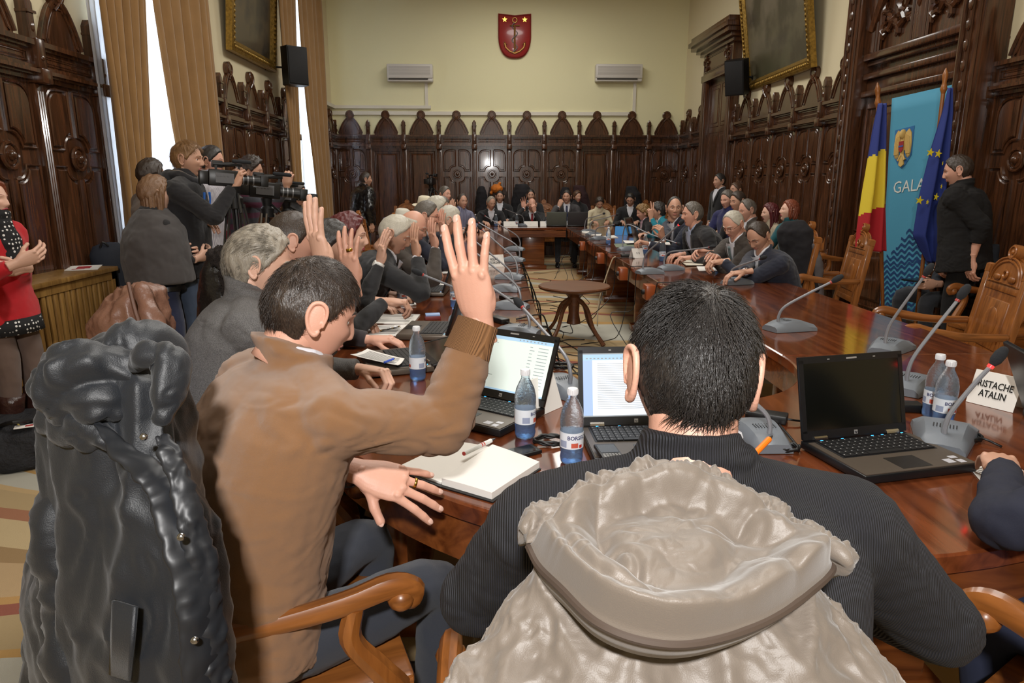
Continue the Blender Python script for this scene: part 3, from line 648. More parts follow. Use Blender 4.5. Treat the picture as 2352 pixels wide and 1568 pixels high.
# ------------------------------------------------------------------ laptops
LID = mat('laptop_black', (22, 22, 24), .35); BASEG = mat('laptop_palmrest', (98, 88, 78), .4, .4); KEY = mat('laptop_keys', (20, 20, 22), .5)
SCR_OFF = mat('screen_off', (14, 15, 12), .15, spec=.6); CHROME = mat('chrome', (200, 200, 200), .15, 1); LEGEND = mat('key_legend', (150, 150, 150), .6)
SCR_DOC = mat('screen_document', (206, 218, 212), .3, emit=.55); SCR_W = mat('screen_white', (226, 234, 246), .3, emit=.7); SCR_BAR = mat('screen_toolbar', (150, 182, 208), .3, emit=.7); SCR_TXT = mat('screen_text', (150, 158, 164), .4, emit=.25); SCR_SIDE = mat('screen_margin', (150, 172, 212), .3, emit=.7)
BLUEL = mat('blue_led', (60, 170, 255), .3, emit=3); LOGO = mat('logo_silver', (190, 190, 192), .3, .6)
def laptop(x, y, h, label, scr='off', ang=108, detail=True, group=None, grey=False, w=.36, d=.265, lidcol=None):
    """h heading the user looks (0 = away from the camera). Hinge at +y in local space."""
    e = empty('laptop', (x, y, TZ), -math.radians(h), label, 'laptop', group)
    b = MB(); b.box(-w/2, w/2, -d/2, d/2, 0.004, .028, bev=.004); b.build('base', LID if not grey else BASEG, e)
    b = MB(); b.box(-w/2+.004, w/2-.004, -d/2+.004, d/2-.03, .028, .0305); b.build('palm_rest', BASEG, e, smooth=0)
    k = MB(); kw = .30; n = 15
    k.box(-kw/2-.006, kw/2+.006, -.02, .103, .0300, .0315, 0)
    for r in range(6):
        for c_ in range(n):
            if r == 0 and 4 <= c_ <= 9:
                if c_ == 4: k.box(-kw/2+4*kw/n+.001, -kw/2+10*kw/n-.001, -.017, .0, .0315, .035, 0)
                continue
            x0 = -kw/2+c_*kw/n; y0 = -.017+r*.0195; k.box(x0+.001, x0+kw/n-.001, y0, y0+.0175, .0315, .035, 0)
            if detail: k.box(x0+.005, x0+.0085, y0+.009, y0+.0125, .035, .0352, 1)
    k.build('keyboard', [KEY, LEGEND], e, smooth=0)
    tp = MB(); tp.box(-.05, .045, -.118, -.045, .0305, .0312); tp.build('touchpad', mat('touchpad', (40, 38, 36), .3), e, smooth=0)
    ld = MB(); [ld.box(-.13+i*.035, -.122+i*.035, .108, .110, .0305, .0315) for i in (0, 2, 5, 6, 8)]; ld.build('status_light', BLUEL, e, smooth=0)
    if detail:
        st = MB(); st.box(.10, .125, -.115, -.09, .0305, .0311); st.box(.135, .155, -.12, -.10, .0305, .0311); st.box(.132, .155, -.09, -.075, .0305, .0311); st.build('sticker', [mat('sticker_white', (190, 190, 196), .4)], e, smooth=0)
    for sx in (-1, 1): hg = MB(); hg.tube([(sx*.125-.022, d/2-.012, .032), (sx*.125+.022, d/2-.012, .032)], .010, 10); hg.build('hinge', CHROME, e)
    lid = bpy.data.objects.new('screen_lid', None); H = .245
    a = math.radians(ang-90); T = Matrix.Translation((0, d/2-.008, .030)) @ Matrix.Rotation(-a, 4, 'X')
    m_ = MB(); m_.T = T; m_.box(-w/2, w/2, -.004, .008, 0, H, bev=.003); m_.box(-w/2, w/2, -.006, -.003, 0, .026); m_.box(-w/2, w/2, -.006, -.003, H-.02, H); m_.box(-w/2, -w/2+.014, -.006, -.003, .02, H-.01); m_.box(w/2-.014, w/2, -.006, -.003, .02, H-.01)
    lid = m_.build('screen_lid', [lidcol or LID], e)
    dp = MB(); dp.T = T; x0, x1, z0, z1 = -w/2+.014, w/2-.014, .026, H-.02
    dp.box(x0, x1, -.0048, -.004, z0, z1, 0); mats = [SCR_OFF]
    if scr == 'doc':
        mats = [SCR_DOC, SCR_BAR, SCR_TXT, SCR_OFF]; dp.box(x0, x1, -.0052, -.0045, z1-.016, z1, 1); dp.box(x0, x1, -.0053, -.0045, z1-.004, z1, 3); dp.box(x0, x1, -.0052, -.0045, z0, z0+.006, 1); rnd = random.Random(2)
        for r in range(13):
            zz = z1-.03-r*.0118
            if r % 2 == 0: dp.box(x0+.01, x0+.04+rnd.random()*.07, -.0052, -.0045, zz, zz+.0018, 2)
            dp.box(x1-.09, x1-.07-rnd.random()*.01, -.0052, -.0045, zz, zz+.0022, 2); dp.box(x1-.055, x1-.015, -.0052, -.0045, zz, zz+.0022, 2)
        for i in range(8): dp.box(x1-.14+i*.015, x1-.134+i*.015, -.0054, -.0045, z1-.012, z1-.008, 2)
    elif scr == 'page':
        mats = [SCR_SIDE, SCR_BAR, SCR_TXT, SCR_W]; dp.box(x0+.03, x1-.03, -.0051, -.0045, z0+.004, z1-.022, 3); dp.box(x0, x1, -.0052, -.0045, z1-.022, z1, 1); dp.box(x0, x1, -.0053, -.0045, z1-.004, z1, 2); dp.box(x0, x1, -.0053, -.0045, z0, z0+.004, 2)
        for i in range(12): dp.box(x0+.01+i*.012, x0+.016+i*.012, -.0053, -.0045, z1-.018, z1-.015, 2)
        for r in range(26): dp.box(x0+.045, x1-.045-(r % 5 == 4)*.08, -.0052, -.0045, z1-.034-r*.0056, z1-.0325-r*.0056, 2)
    dp.build('display', mats, lid, smooth=0)
    lg = MB(); lg.T = T @ Matrix.Translation((0, -.0065, .012)); lg.box(-.006, .006, 0, .001, -.006, .006); lg.build('logo_plate', LOGO, lid, smooth=0)
    if detail:
        o = text_mb('hp', .009).build('logo_lettering', LID, lid, smooth=0); o.matrix_local = T @ Matrix.Translation((0, -.0072, .012)) @ rotm(x=90)
        cm = MB(); cm.T = T; cm.box(-.018, .018, -.0066, -.005, H-.013, H-.008); [cm.box(sx*.08-.004, sx*.08+.004, -.0066, -.005, H-.012, H-.009) for sx in (-1, 1)]; cm.build('webcam_strip', LOGO, lid, smooth=0)
    return e
def lap_px(q, h, label, back=0, **kw):
    p = atz(*q); return laptop(p.x, p.y, h, label, **kw)

# ------------------------------------------------------------------ conference microphones
MICG = mat('mic_base_grey', (112, 118, 126), .45); MICN = mat('gooseneck_grey', (140, 142, 148), .4, .2); FOAM = mat('mic_foam', (38, 40, 44), .95, bump=(600, .002)); REDP = mat('mic_ring_red', (170, 60, 56), .4); REDL = mat('mic_ring_lit', (255, 30, 30), .3, emit=6)
MICG2 = 'grey gooseneck conference microphones'
def mic(base, tip, Yt, h, label, lit=False, sc_=1, bend=.45, det=True):
    b = atz(*base); t = aty(tip[0], tip[1], Yt); e = empty('conference_microphone', (b.x, b.y, TZ), -math.radians(h), label, 'microphone', MICG2)
    inv = e.matrix_basis.inverted(); tl = inv @ t
    m_ = MB(); L = .11*sc_; secs = []
    for q in range(9):
        y = -L+2*L*q/8; hh = (.012+.038*math.sin(PI*(q+1.2)/10.2)**.8)*sc_; ww = (.052+.030*(1-q/8))*sc_
        secs.append([V((-ww, y, .002)), V((-ww*.97, y, hh*.55)), V((-ww*.7, y, hh)), V((0, y, hh*1.08)), V((ww*.7, y, hh)), V((ww*.97, y, hh*.55)), V((ww, y, .002))])
    m_.grid(secs, closed=True); m_.add([tuple(v) for v in secs[0]], [tuple(range(7))]); m_.add([tuple(v) for v in secs[-1]], [tuple(range(7))[::-1]]); m_.build('base', MICG, e, smooth=40)
    n0 = V((0, .06*sc_, .04*sc_)); d = (tl-n0); k = n0+V((0, 0, d.length*.16)); m2 = k.lerp(tl, .5)
    P = [n0, n0+V((0, 0, d.length*.10)), k+(tl-k)*.10+V((0, 0, d.length*.025)), m2+V((0, 0, .008)), tl-(tl-k).normalized()*.05]
    m_ = MB(); m_.tube(P, [.0085, .0075, .0068, .0065, .006], 8, sub=5); m_.build('gooseneck', MICN, e)
    dr = (tl-k).normalized(); m_ = MB(); m_.tube([tl-dr*.055, tl-dr*.045], .0085, 12, rnd=False); m_.build('light_ring', REDL if lit else REDP, e)
    m_ = MB(); m_.tube([tl-dr*.044, tl-dr*.03, tl-dr*.008, tl+dr*.004], [.009, .0155, .0165, .013], 12, sub=2, rnd=True); m_.build('foam_windscreen', FOAM, e)
    if det:
        m_ = MB()
        for i in range(8):
            for j in range(4): m_.ell((-.03+i*.0085, .01+j*.009, .0525*sc_), (.002, .002, .002), 5)
        m_.build('speaker_holes', DGREY, e, smooth=180)
        m_ = MB(); m_.box(-.014, .014, -.085*sc_, -.06*sc_, .02*sc_, .039*sc_, bev=.003); m_.build('talk_button', MICN, e)
        m_ = MB(); m_.box(-.004, .004, -.078*sc_, -.072*sc_, .038*sc_, .041*sc_); m_.build('button_light', mat('yellow_led', (255, 230, 60), .3, emit=2), e)
    return e

# ------------------------------------------------------------------ water bottles
PET = mat('blue_pet', (226, 238, 250), .06, trans=.93, ior=1.12, bump=(150, .003), spec=1); CAPW = mat('bottle_cap', (225, 226, 230), .4); LBL = mat('bottle_label', (222, 228, 236), .45); NAVY = mat('label_navy', (30, 34, 92), .5); LRED = mat('label_red', (190, 40, 34), .5)
PETB = mat('blue_pet_base', (120, 176, 240), .06, trans=.8, ior=1.15, bump=(120, .003))
_bot = None
def bottle(x, y, label, group, rz=0, full=True):
    global _bot
    if _bot is None:
        e = empty('water_bottle'); _bot = e
        m_ = MB(); m_.lathe([(.0, .004), (.022, .001), (.030, .006), (.0325, .02), (.0305, .032), (.0328, .045), (.0325, .10), (.0318, .103), (.033, .115), (.033, .135), (.028, .16), (.018, .182), (.0125, .192), (.0125, .204), (0, .204)], 28); m_.build('bottle_body', PET, e, smooth=60)
        m_ = MB(); m_.lathe([(0, .008), (.026, .008), (.030, .02), (.0285, .032), (.0305, .045), (.0305, .052), (0, .052)], 24); m_.build('blue_base', PETB, e, smooth=60)
        m_ = MB(); m_.lathe([(0, .202), (.0148, .202), (.0148, .203), (.0148, .217), (.0135, .2195), (0, .22)], 20); [m_.box(.0146*math.cos(a)-.0007, .0146*math.cos(a)+.0007, .0146*math.sin(a)-.0007, .0146*math.sin(a)+.0007, .204, .216) for a in np.arange(0, 6.28, .42)]; m_.build('cap', CAPW, e, smooth=40)
        m_ = MB(); m_.loft([(V((0, 0, z)), V((.0334, 0, 0)), V((0, .0334, 0))) for z in (.052, .098)], 32, cap=False); lb = m_.build('label', LBL, e, smooth=180)
        q = MB(); t = text_mb('BORSEC', .0155, bold=.0003)
        q.v = [(math.sin(p[0]/.0338)*.0338*(1+p[2]), -math.cos(p[0]/.0338)*.0338*(1+p[2]), p[1]+.084) for p in t.v]; q.f = t.f; q.m = t.m; q.build('label_lettering', NAVY, lb, smooth=0)
        q = MB()
        for (a0, a1, z0, z1, mi) in ((-.5, .1, .056, .070, 0), (.2, .5, .055, .064, 1), (1.6, 2.4, .056, .092, 2), (2.6, 3.6, .058, .07, 0), (-1.6, -.9, .056, .075, 2)):
            q = MB(); q.grid([[V((math.sin(a)*.0337, -math.cos(a)*.0337, z)) for a in np.linspace(a0, a1, 6)] for z in (z0, (z0+z1)/2+.004, z1)]); q.build('label_picture', [mat('label_warm', (196, 90, 70), .5), LRED, mat('label_bluegrey', (150, 160, 186), .5)][mi], lb, smooth=0)
        o = e
    else: o = copy_tree(_bot)
    o.location = (x, y, TZ); o.rotation_euler = (0, 0, rz); tag(o, label, 'bottle', group); return o
def bottle_px(q, label, group='mineral water bottles on the tables', rz=0): p = atz(*q); return bottle(p.x, p.y, label, group, rz)

# ------------------------------------------------------------------ paper goods
TXT = mat('print_grey', (120, 118, 116), .8)
def sheet(name, label, cat, px, mt=PAPER, th=.0015, z=None, lines=0, group=None, curl=0):
    P = [atz(*q) for q in px]; c_ = sum(P, V())/4; e = MB(); Z = 0 if z is None else z-TZ
    n = 8; rows = []
    for i in range(n+1):
        a = i/n; r = []
        for j in range(n+1):
            b = j/n; p = (P[0]*(1-b)+P[1]*b)*(1-a)+(P[3]*(1-b)+P[2]*b)*a; p = p-c_; p.z = Z+.0012+th+curl*(abs(a-.5)**2+abs(b-.5)**3)*1.2; r.append(p)
        rows.append(r)
    if (rows[1][0]-rows[0][0]).cross(rows[0][1]-rows[0][0]).z > 0: rows = [r[::-1] for r in rows]
    top = MB(); top.grid(rows); h = len(top.v); top.grid([[p-V((0, 0, th)) for p in r[::-1]] for r in rows])
    edge = [rows[0][j] for j in range(n+1)]+[rows[i][n] for i in range(1, n+1)]+[rows[n][j] for j in range(n-1, -1, -1)]+[rows[i][0] for i in range(n-1, 0, -1)]
    top.grid([edge, [p-V((0, 0, th)) for p in edge]], closed=True)
    o = top.build(name, mt, smooth=40, loc=(c_.x, c_.y, TZ)); tag(o, label, cat, group)
    if lines:
        m_ = MB(); rnd = random.Random(lines)
        def pt(a, b): p = (P[0]*(1-b)+P[1]*b)*(1-a)+(P[3]*(1-b)+P[2]*b)*a-c_; p.z = Z+.0016+th+curl*(abs(a-.5)**2+abs(b-.5)**3)*1.2; return p
        for i in range(lines):
            a = .1+.8*i/lines; b1 = .9 if rnd.random() < .75 else .3+.5*rnd.random(); K = 6
            m_.grid([[pt(a, .1+(b1-.1)*k/K) for k in range(K+1)], [pt(a+.35/lines, .1+(b1-.1)*k/K) for k in range(K+1)]])
        m_.build('printed_lines', TXT, o, smooth=0)
    return o
def pen(name, label, p0, p1, cols, r=.0055, lift=.007):
    a, b = atz(*p0), atz(*p1); a.z += lift; b.z += lift; c_ = (a+b)/2; d = (b-a); e = empty(name, c_, 0, label, 'pen'); L = d.length/2; d.normalize()
    m_ = MB(); m_.tube([-d*L, -d*L*.98, d*L*.7], [r*.8, r, r], 10); m_.build('barrel', cols[0], e)
    m_ = MB(); m_.tube([d*L*.7, d*L*.97, d*L], [r*.9, r*.3, r*.12], 10); m_.build('tip', cols[1], e)
    if len(cols) > 2: m_ = MB(); [m_.tube([d*L*f, d*L*(f+.05)], r*1.05, 10) for f in (.05, .18)]; m_.tube([-d*L*1.02, -d*L*.97], r*.9, 10); m_.build('band', cols[2], e)
    return e
def name_card(p, h, label, txt=None, w=.2, hh=.10, mt=None):
    b = atz(*p); e = empty('name_card', (b.x, b.y, TZ), -math.radians(h), label, 'name card', 'folded name cards'); m_ = MB()
    dd = .045; m_.grid([[V((x, -dd, .001)), V((x, -.002, hh)), V((x, .002, hh)), V((x, dd, .001))] for x in (-w/2, w/2)]); o = m_.build('folded_card', mt or PAPER, e, smooth=0)
    s_ = o.modifiers.new('t', 'SOLIDIFY'); s_.thickness = .0012; s_.offset = 0
    if txt:
        t = text_mb(txt, hh*.30, bold=.0004, width=.72).build('lettering', BLACK, e, smooth=0); ang = math.atan2(hh, dd-.002); t.matrix_local = Matrix.Translation((0, -dd/2-.004, hh/2)) @ Matrix.Rotation(ang, 4, 'X')
    return e
def cable(pts, label, r=.0045, mt=None, group='black cables hanging and lying inside the ring of tables', sub=5):
    m_ = MB(); pts = [V(p) for p in pts]; c_ = pts[0].copy(); m_.tube([p-c_ for p in pts], r, 6, sub=sub); return tag(m_.build('cable', mt or BLACK, smooth=180, loc=c_), label, 'cable', group)
# ------------------------------------------------------------------ things on the tables
# near laptops
laptop(-.045, 2.20, 36, 'laptop showing a white document, under the raised arm of the man in the camel sweater', 'doc', ang=114)
laptop(.455, 1.90, -2, 'laptop showing a page of text, half hidden by the black haired head', 'page', ang=104)
laptop(1.115, 1.785, -12, 'open laptop with a dark switched-off screen right of the black haired man', 'off', ang=104)
laptop(1.86, 1.93, -72, 'laptop seen edge-on at the right border of the picture', 'off', ang=112)
# left table row: open towards the men at the left
LG = 'open laptops along the left table'
for q, h, lab, kw in [((985, 765), 96, 'laptop beside the papers with the gold pen, nearest in the left row', {}), ((985, 672), 94, 'laptop behind the water bottle, second in the left row', {}), ((1005, 618), 92, 'laptop third in the left row beside the stacked papers', {}), ((1022, 592), 92, 'closed-looking far laptop in the left row next to the white papers', {}), ((1040, 560), 92, 'far small laptop in the left row in front of the bald man with glasses', {}), ((1052, 540), 92, 'farthest laptop of the left row', {})]:
    lap_px(q, h, lab, group=LG, detail=False, ang=108, grey=True)
lap_px((905, 838), 70, 'low open laptop behind the bottle in front of the man in grey tweed', detail=False, ang=170, grey=True)
GL = mat('laptop_lid_grey', (92, 98, 90), .5)
lap_px((1485, 562), -88, 'black laptop standing open on the right table, seen from its back edge', group='laptops on the right and far tables', detail=False, ang=105)
lap_px((1278, 505), 185, 'grey laptop lid with a white sticker, left of the two on the far table', group='laptops on the right and far tables', detail=False, lidcol=GL)
lap_px((1325, 505), 182, 'dark grey laptop lid, right of the two on the far table', group='laptops on the right and far tables', detail=False, lidcol=mat('laptop_lid_dark', (60, 60, 62), .5))
lap_px((1470, 540), -60, 'grey laptop beside the blue folder on the right table', group='laptops on the right and far tables', detail=False, lidcol=GL)
lap_px((1590, 590), -85, 'flat open laptop in front of the man with glasses', group='laptops on the right and far tables', detail=False, ang=172, lidcol=GL)
# microphones: (base px, tip px, tip depth, heading)
mic((2165, 1015), (2303, 808), 1.85, 215, 'microphone with a lit red ring beside the dark laptop at the right', True, sc_=1.15)
mic((2090, 893), (2220, 662), 2.40, 225, 'microphone with a long neck behind the two water bottles at the right', sc_=1.1)
mic((2040, 805), (2138, 612), 2.95, 225, 'microphone in front of the striped banner', sc_=1.1)
mic((1808, 757), (1930, 636), 3.45, 250, 'microphone pointing at the empty carved chair right of the black haired head', sc_=1.1)
mic((1285, 897), (1187, 690), 2.75, 150, 'microphone behind the document laptop with a long neck leaning left', sc_=1.1)
mic((1745, 1010), (1600, 830), 1.95, 180, 'microphone base mostly hidden behind the black haired head', sc_=1.05)
mic((1190, 768), (1100, 640), 3.6, 110, 'microphone on the left table just behind the raised hand')
mic((1174, 708), (1080, 570), 4.4, 110, 'microphone on the left table level with the round table')
mic((1160, 668), (1075, 540), 5.1, 110, 'microphone on the left table, third along the inner edge', det=False)
mic((1172, 640), (1100, 520), 5.9, 110, 'microphone on the left table, fourth along the inner edge', det=False)
mic((1180, 600), (1090, 505), 6.9, 110, 'microphone on the left table, fifth along the inner edge', det=False)
mic((1183, 575), (1105, 490), 7.9, 110, 'microphone on the left table, sixth along the inner edge', det=False)
mic((1080, 735), (952, 622), 3.75, 100, 'microphone with its head above the water bottle in the left row', det=False)
mic((1490, 628), (1568, 508), 5.5, 250, 'microphone with a lit red dot in front of the balding man', True, det=False)
mic((1538, 620), (1640, 566), 5.6, 250, 'microphone near the folder on the right table', det=False)
mic((1690, 652), (1757, 590), 4.9, 250, 'microphone in front of the man in the navy suit', det=False)
mic((1440, 575), (1560, 560), 6.5, 250, 'microphone beside the black laptop on the right table', det=False)
mic((1350, 533), (1388, 490), 10.2, 240, 'far microphone at the corner of the right table, left one', det=False)
mic((1362, 540), (1419, 492), 9.6, 240, 'far microphone at the corner of the right table, middle one', det=False)
mic((1375, 550), (1417, 514), 9.0, 240, 'far microphone at the corner of the right table, right one', det=False)
mic((1200, 508), (1155, 478), 12.0, 160, 'far microphone on the end table', det=False)
# bottles
BG = 'mineral water bottles on the tables'
for q, lab, rz in [((1206, 1004), 'water bottle in front of the document laptop screen', 1.3), ((1312, 1062), 'water bottle nearest the camera, left of the laptop with the text page', .35), ((960, 872), 'water bottle behind the camel sweater elbow', 1.9), ((924, 700), 'water bottle standing behind the left row of papers', .6),
    ((1046, 706), 'water bottle half hidden behind the raised hand', 0), ((2140, 958), 'water bottle at the right, the rear one of the pair', -.5), ((2163, 978), 'water bottle at the right, the front one of the pair beside the lit microphone', .2),
    ((1397, 560), 'water bottle on the right table left of the black laptop', 0), ((1481, 583), 'water bottle on the right table in front of the balding man', 0), ((1521, 600), 'water bottle on the right table in front of the grey haired man in black', 0), ((1651, 620), 'water bottle right of the open folder on the right table', 0),
    ((1187, 508), 'far water bottle in front of the bald man with a raised hand', 0), ((1257, 508), 'far water bottle right of the bald man', 0), ((1306, 510), 'far water bottle in front of the man with a hand on his mouth', 0), ((1139, 508), 'far water bottle left on the end table', 0), ((1092, 512), 'far water bottle at the end of the left row', 0)]:
    bottle_px(q, lab, BG, rz)
# notebook, pens, papers
P = [(912, 1079), (1013, 1115), (1130, 1034), (1037, 1019)]; nb = empty('notebook', atz(1075, 1080), 0, 'open notebook with blank white pages at the table edge', 'notebook'); O = atz(1075, 1080)
def quadprism(px, z0, z1, bulge=0):
    Q = [atz(*q)-O for q in px]; m_ = MB(); n = 8; rows = []
    for i in range(n+1):
        a = i/n; A, B = Q[0].lerp(Q[3], 0), None
        l = Q[0].lerp(Q[1], a); r = Q[3].lerp(Q[2], a); zz = z1+bulge*math.sin(PI*a)*.5; rows.append([V((l.x, l.y, z0)), V((l.x, l.y, zz)), V((r.x, r.y, zz)), V((r.x, r.y, z0))])
    m_.grid(rows, closed=True); m_.add([tuple(v) for v in rows[0]], [(0, 1, 2, 3)]); m_.add([tuple(v) for v in rows[-1]], [(3, 2, 1, 0)]); return m_
quadprism([(908, 1081), (1013, 1121), (1133, 1036), (1037, 1018)], .001, .004).build('cover', BLACK, nb, smooth=0)
quadprism([(1013, 1121), (1132, 1156), (1243, 1078), (1133, 1036)], .001, .004).build('cover', BLACK, nb, smooth=0)
quadprism(P, .004, .009, .006).build('page_block', PAPER, nb, smooth=40); quadprism([(1015, 1116), (1130, 1150), (1239, 1077), (1131, 1036)], .004, .022, .003).build('page_block', PAPER, nb, smooth=40)
pen('pen', 'white pen with red bands lying on the open notebook', (1066, 1066), (1138, 1030), [WHITE, STEEL, mat('pen_red', (200, 40, 30), .4)], .0065, .032)
sheet('document', 'stack of printed sheets on the left table, upper one by the grey laptop', 'document', [(835, 722), (965, 724), (948, 746), (832, 744)], lines=9, th=.006)
sheet('document', 'printed sheet with a gold pen on it on the left table', 'document', [(838, 748), (937, 746), (912, 772), (822, 771)], lines=6)
pen('pen', 'silver and gold pen on the printed sheet of the left table', (875, 763), (920, 752), [STEEL, BRASS, BRASS], .005, .009)
sheet('document', 'printed sheet held by the man in grey tweed, with a blue pen on it', 'document', [(845, 826), (930, 850), (915, 866), (806, 840)], lines=10, z=.79, curl=.02)
pen('pen', 'blue pen lying on the sheet of the man in grey tweed', (884, 862), (908, 852), [mat('pen_blue', (60, 90, 190), .3), STEEL], .005, .055)
sheet('document', 'sheets of paper behind the water bottle in the left row', 'document', [(950, 652), (1022, 650), (1018, 662), (944, 664)], lines=5, group='papers along the left table')
sheet('document', 'long sheet lying left of the second laptop in the left row', 'document', [(925, 664), (972, 662), (960, 680), (936, 680)], lines=0, group='papers along the left table')
sheet('document', 'white sheets beside the third laptop of the left row', 'document', [(990, 613), (1032, 612), (1030, 620), (986, 621)], group='papers along the left table')
sheet('document', 'lower sheets under the white sheets beside the third laptop', 'document', [(980, 621), (1030, 621), (1028, 628), (984, 629)], group='papers along the left table')
sheet('document', 'printed page at the right edge of the picture beside the dark laptop', 'document', [(2228, 1078), (2318, 1057), (2360, 1090), (2262, 1118)], lines=8)
sheet('folder', 'open folder with white sheets in front of the man with glasses', 'folder', [(1548, 588), (1636, 588), (1650, 610), (1575, 612)], mt=mat('paper_cream', (222, 214, 196), .8), th=.008, curl=.02)
sheet('document', 'sheet lying in front of the man in the navy suit', 'document', [(1672, 627), (1722, 630), (1732, 640), (1690, 640)])
sheet('document', 'papers under the hand of the man in the navy suit', 'document', [(1600, 612), (1640, 612), (1650, 622), (1605, 622)])
sheet('document', 'rolled white papers on the right table near the far corner', 'document', [(1338, 530), (1382, 540), (1378, 546), (1336, 536)], th=.02)
sheet('document', 'papers with a green edge beside the far bottle on the right table', 'document', [(1372, 544), (1410, 541), (1420, 546), (1380, 548)], th=.006)
sheet('document', 'papers in front of the woman in the teal cardigan', 'document', [(1430, 552), (1540, 556), (1545, 562), (1440, 562)])
BLUEF = mat('folder_blue', (40, 130, 200), .5)
f = name_card((1438, 540), 200, 'blue and white folder standing on the right table', None, .33, .13, BLUEF); f.name = 'blue_folder'; f['category'] = 'folder'; del f['group']
sheet('document', 'flat case with papers in front of the balding man', 'document', [(1410, 560), (1475, 558), (1480, 566), (1415, 568)], mt=mat('folder_green', (120, 130, 110), .6))
# phones and small things
def phone(q, h, label, mt, w=.06, l=.115, th=.012, keys=False, z=TZ):
    p = atz(*q); e = empty('mobile_phone', (p.x, p.y, z), -math.radians(h), label, 'phone'); m_ = MB(); m_.box(-w/2, w/2, -l/2, l/2, .001, th, bev=.003); m_.build('body', mt, e)
    m_ = MB(); m_.box(-w/2+.005, w/2-.005, (-.01 if keys else -l/2+.015), l/2-.012, th, th+.0008); m_.build('display', SCR_OFF, e, smooth=0)
    if keys: m_ = MB(); [m_.box(-w/2+.006+i*.0085, -w/2+.012+i*.0085, -l/2+.006+j*.009, -l/2+.012+j*.009, th, th+.0015) for i in range(6) for j in range(4)]; m_.build('keypad', LEGEND, e, smooth=0)
    return e
phone((1398, 1073), -6, 'black phone with a keypad lying on the laptop in front of the black haired man', BLACK, keys=True, z=TZ+.036)
phone((1195, 1043), 60, 'dark phone lying behind the open notebook', BLACK)
phone((935, 701), 80, 'white phone lying behind the water bottle on the left table', WHITE)
phone((2345, 900), 30, 'silver phone at the right edge of the picture', STEEL)
p = atz(994, 733); e = empty('cigarette_carton', (p.x, p.y, TZ), .15, 'small blue and white box lying beside the laptop on the left table', 'box')
m_ = MB(); m_.box(-.045, .045, -.03, .03, .001, .022, bev=.002); m_.build('box', mat('carton_red', (120, 40, 36), .5), e); m_ = MB(); m_.box(-.042, .042, -.026, .026, .022, .034, bev=.002); m_.build('lid', mat('carton_blue', (150, 176, 220), .4), e)
p = atz(898, 718); pen('pencil', 'yellow pencil on the left table beside the laptop', (893, 717), (918, 719), [mat('pencil_yellow', (210, 180, 90), .5), mat('pencil_wood', (220, 190, 140), .6)], .0035, .005)
# power bricks
for q, h, lab in [((1760, 965), 30, 'black power brick behind the black haired head'), ((2068, 942), 10, 'black power brick between the dark laptop and the bottles'), ((1148, 740), 60, 'black power brick on the left table behind the raised hand'), ((1165, 690), 60, 'small black power brick on the left table'), ((1585, 592), 0, 'black case beside the name card on the right table'), ((1440, 590), 0, 'black case near the table edge left of the bottles')]:
    p = atz(*q); e = empty('power_brick', (p.x, p.y, TZ), -math.radians(h), lab, 'power brick', 'black power bricks'); m_ = MB(); m_.box(-.065, .065, -.028, .028, .001, .03, bev=.005); m_.build('housing', BLACK, e); m_ = MB(); m_.tube([(.065, 0, .015), (.10, .01, .012), (.13, .04, .006), (.12, .09, .005)], .0035, 6, sub=4); m_.build('lead', BLACK, e)
# name cards
name_card((1240, 940), 130, 'white name card leaning behind the water bottle and the document laptop', None, .15, .12)
name_card((2285, 930), 60, 'folded name card with the letters RISTACHE at the right edge', 'RISTACHE\nATALIN', .15, .115)
name_card((1133, 612), -20, 'folded name card behind the fingers of the raised hand', 'NGEAC\nGEORGHE', .20, .11)
name_card((1462, 592), -20, 'small folded name card on the right table near the black case', 'V  B', .13, .10)
for i, (q, lab) in enumerate([((1173, 508), 'white name card on the far table, left of the bald man'), ((1219, 508), 'white name card on the far table in front of the bald man'), ((1257, 510), 'white name card on the far table, right of the bald man'), ((1318, 511), 'white name card at the right end of the far table')]): name_card(q, 0, lab, '....', .26, .09)

# cables: from the inner table edges down to the carpet, and loops on the tables
rnd = random.Random(11)
SH = 'one of the tangle of thin black cables between the tables'
for i in range(13):     # hanging off the right table
    y = 4.6+i*.62+rnd.uniform(-.2, .2); x = RXI-.02; zz = rnd.uniform(.05, .35)
    cable([(x+.18, y, TZ+.006), (x+.03, y+.02, TZ+.008), (x-.015, y+.03, TZ-.03), (x-.03, y+.05, .4), (x-.1-rnd.random()*.2, y+rnd.uniform(-.3, .3), zz), (x-.05-rnd.random()*.3, y+rnd.uniform(-.5, .3), .012), (x-.3-rnd.random()*.3, y+rnd.uniform(-.6, .4), .008)], SH, .0042)
for i in range(12):      # left inner edge
    y = 3.6+i*.45+rnd.uniform(-.15, .15); x = LXI+.02
    cable([(x-.16, y-.1, TZ+.006), (x-.03, y, TZ+.012), (x+.02, y+.02, TZ-.03), (x+.04+rnd.random()*.06, y+.05, .45), (x+.12, y+.1+rnd.uniform(-.3, .3), .10), (x+.25+rnd.random()*.25, y+rnd.uniform(-.4, .4), .012), (x+.4+rnd.random()*.3, y+rnd.uniform(-.7, .5), .008)], SH, .0045)
for i in range(6):
    a = rnd.uniform(0, 6); P = [(.8+.35*math.cos(a+k*.8)+rnd.uniform(-.1, .1), 4.9+i*.3+.5*math.sin(a+k*.8), .009) for k in range(6)]; cable(P, SH, .0045)
cable([(RXI-.02, 7.2, .76), (RXI-.06, 7.22, .70), (RXI-.18, 7.2, .3), (RXI-.2, 7.15, .02)], 'pale cable hanging straight down from the inner edge of the right table', .007, mat('pale_cable', (190, 170, 140), .6), None)
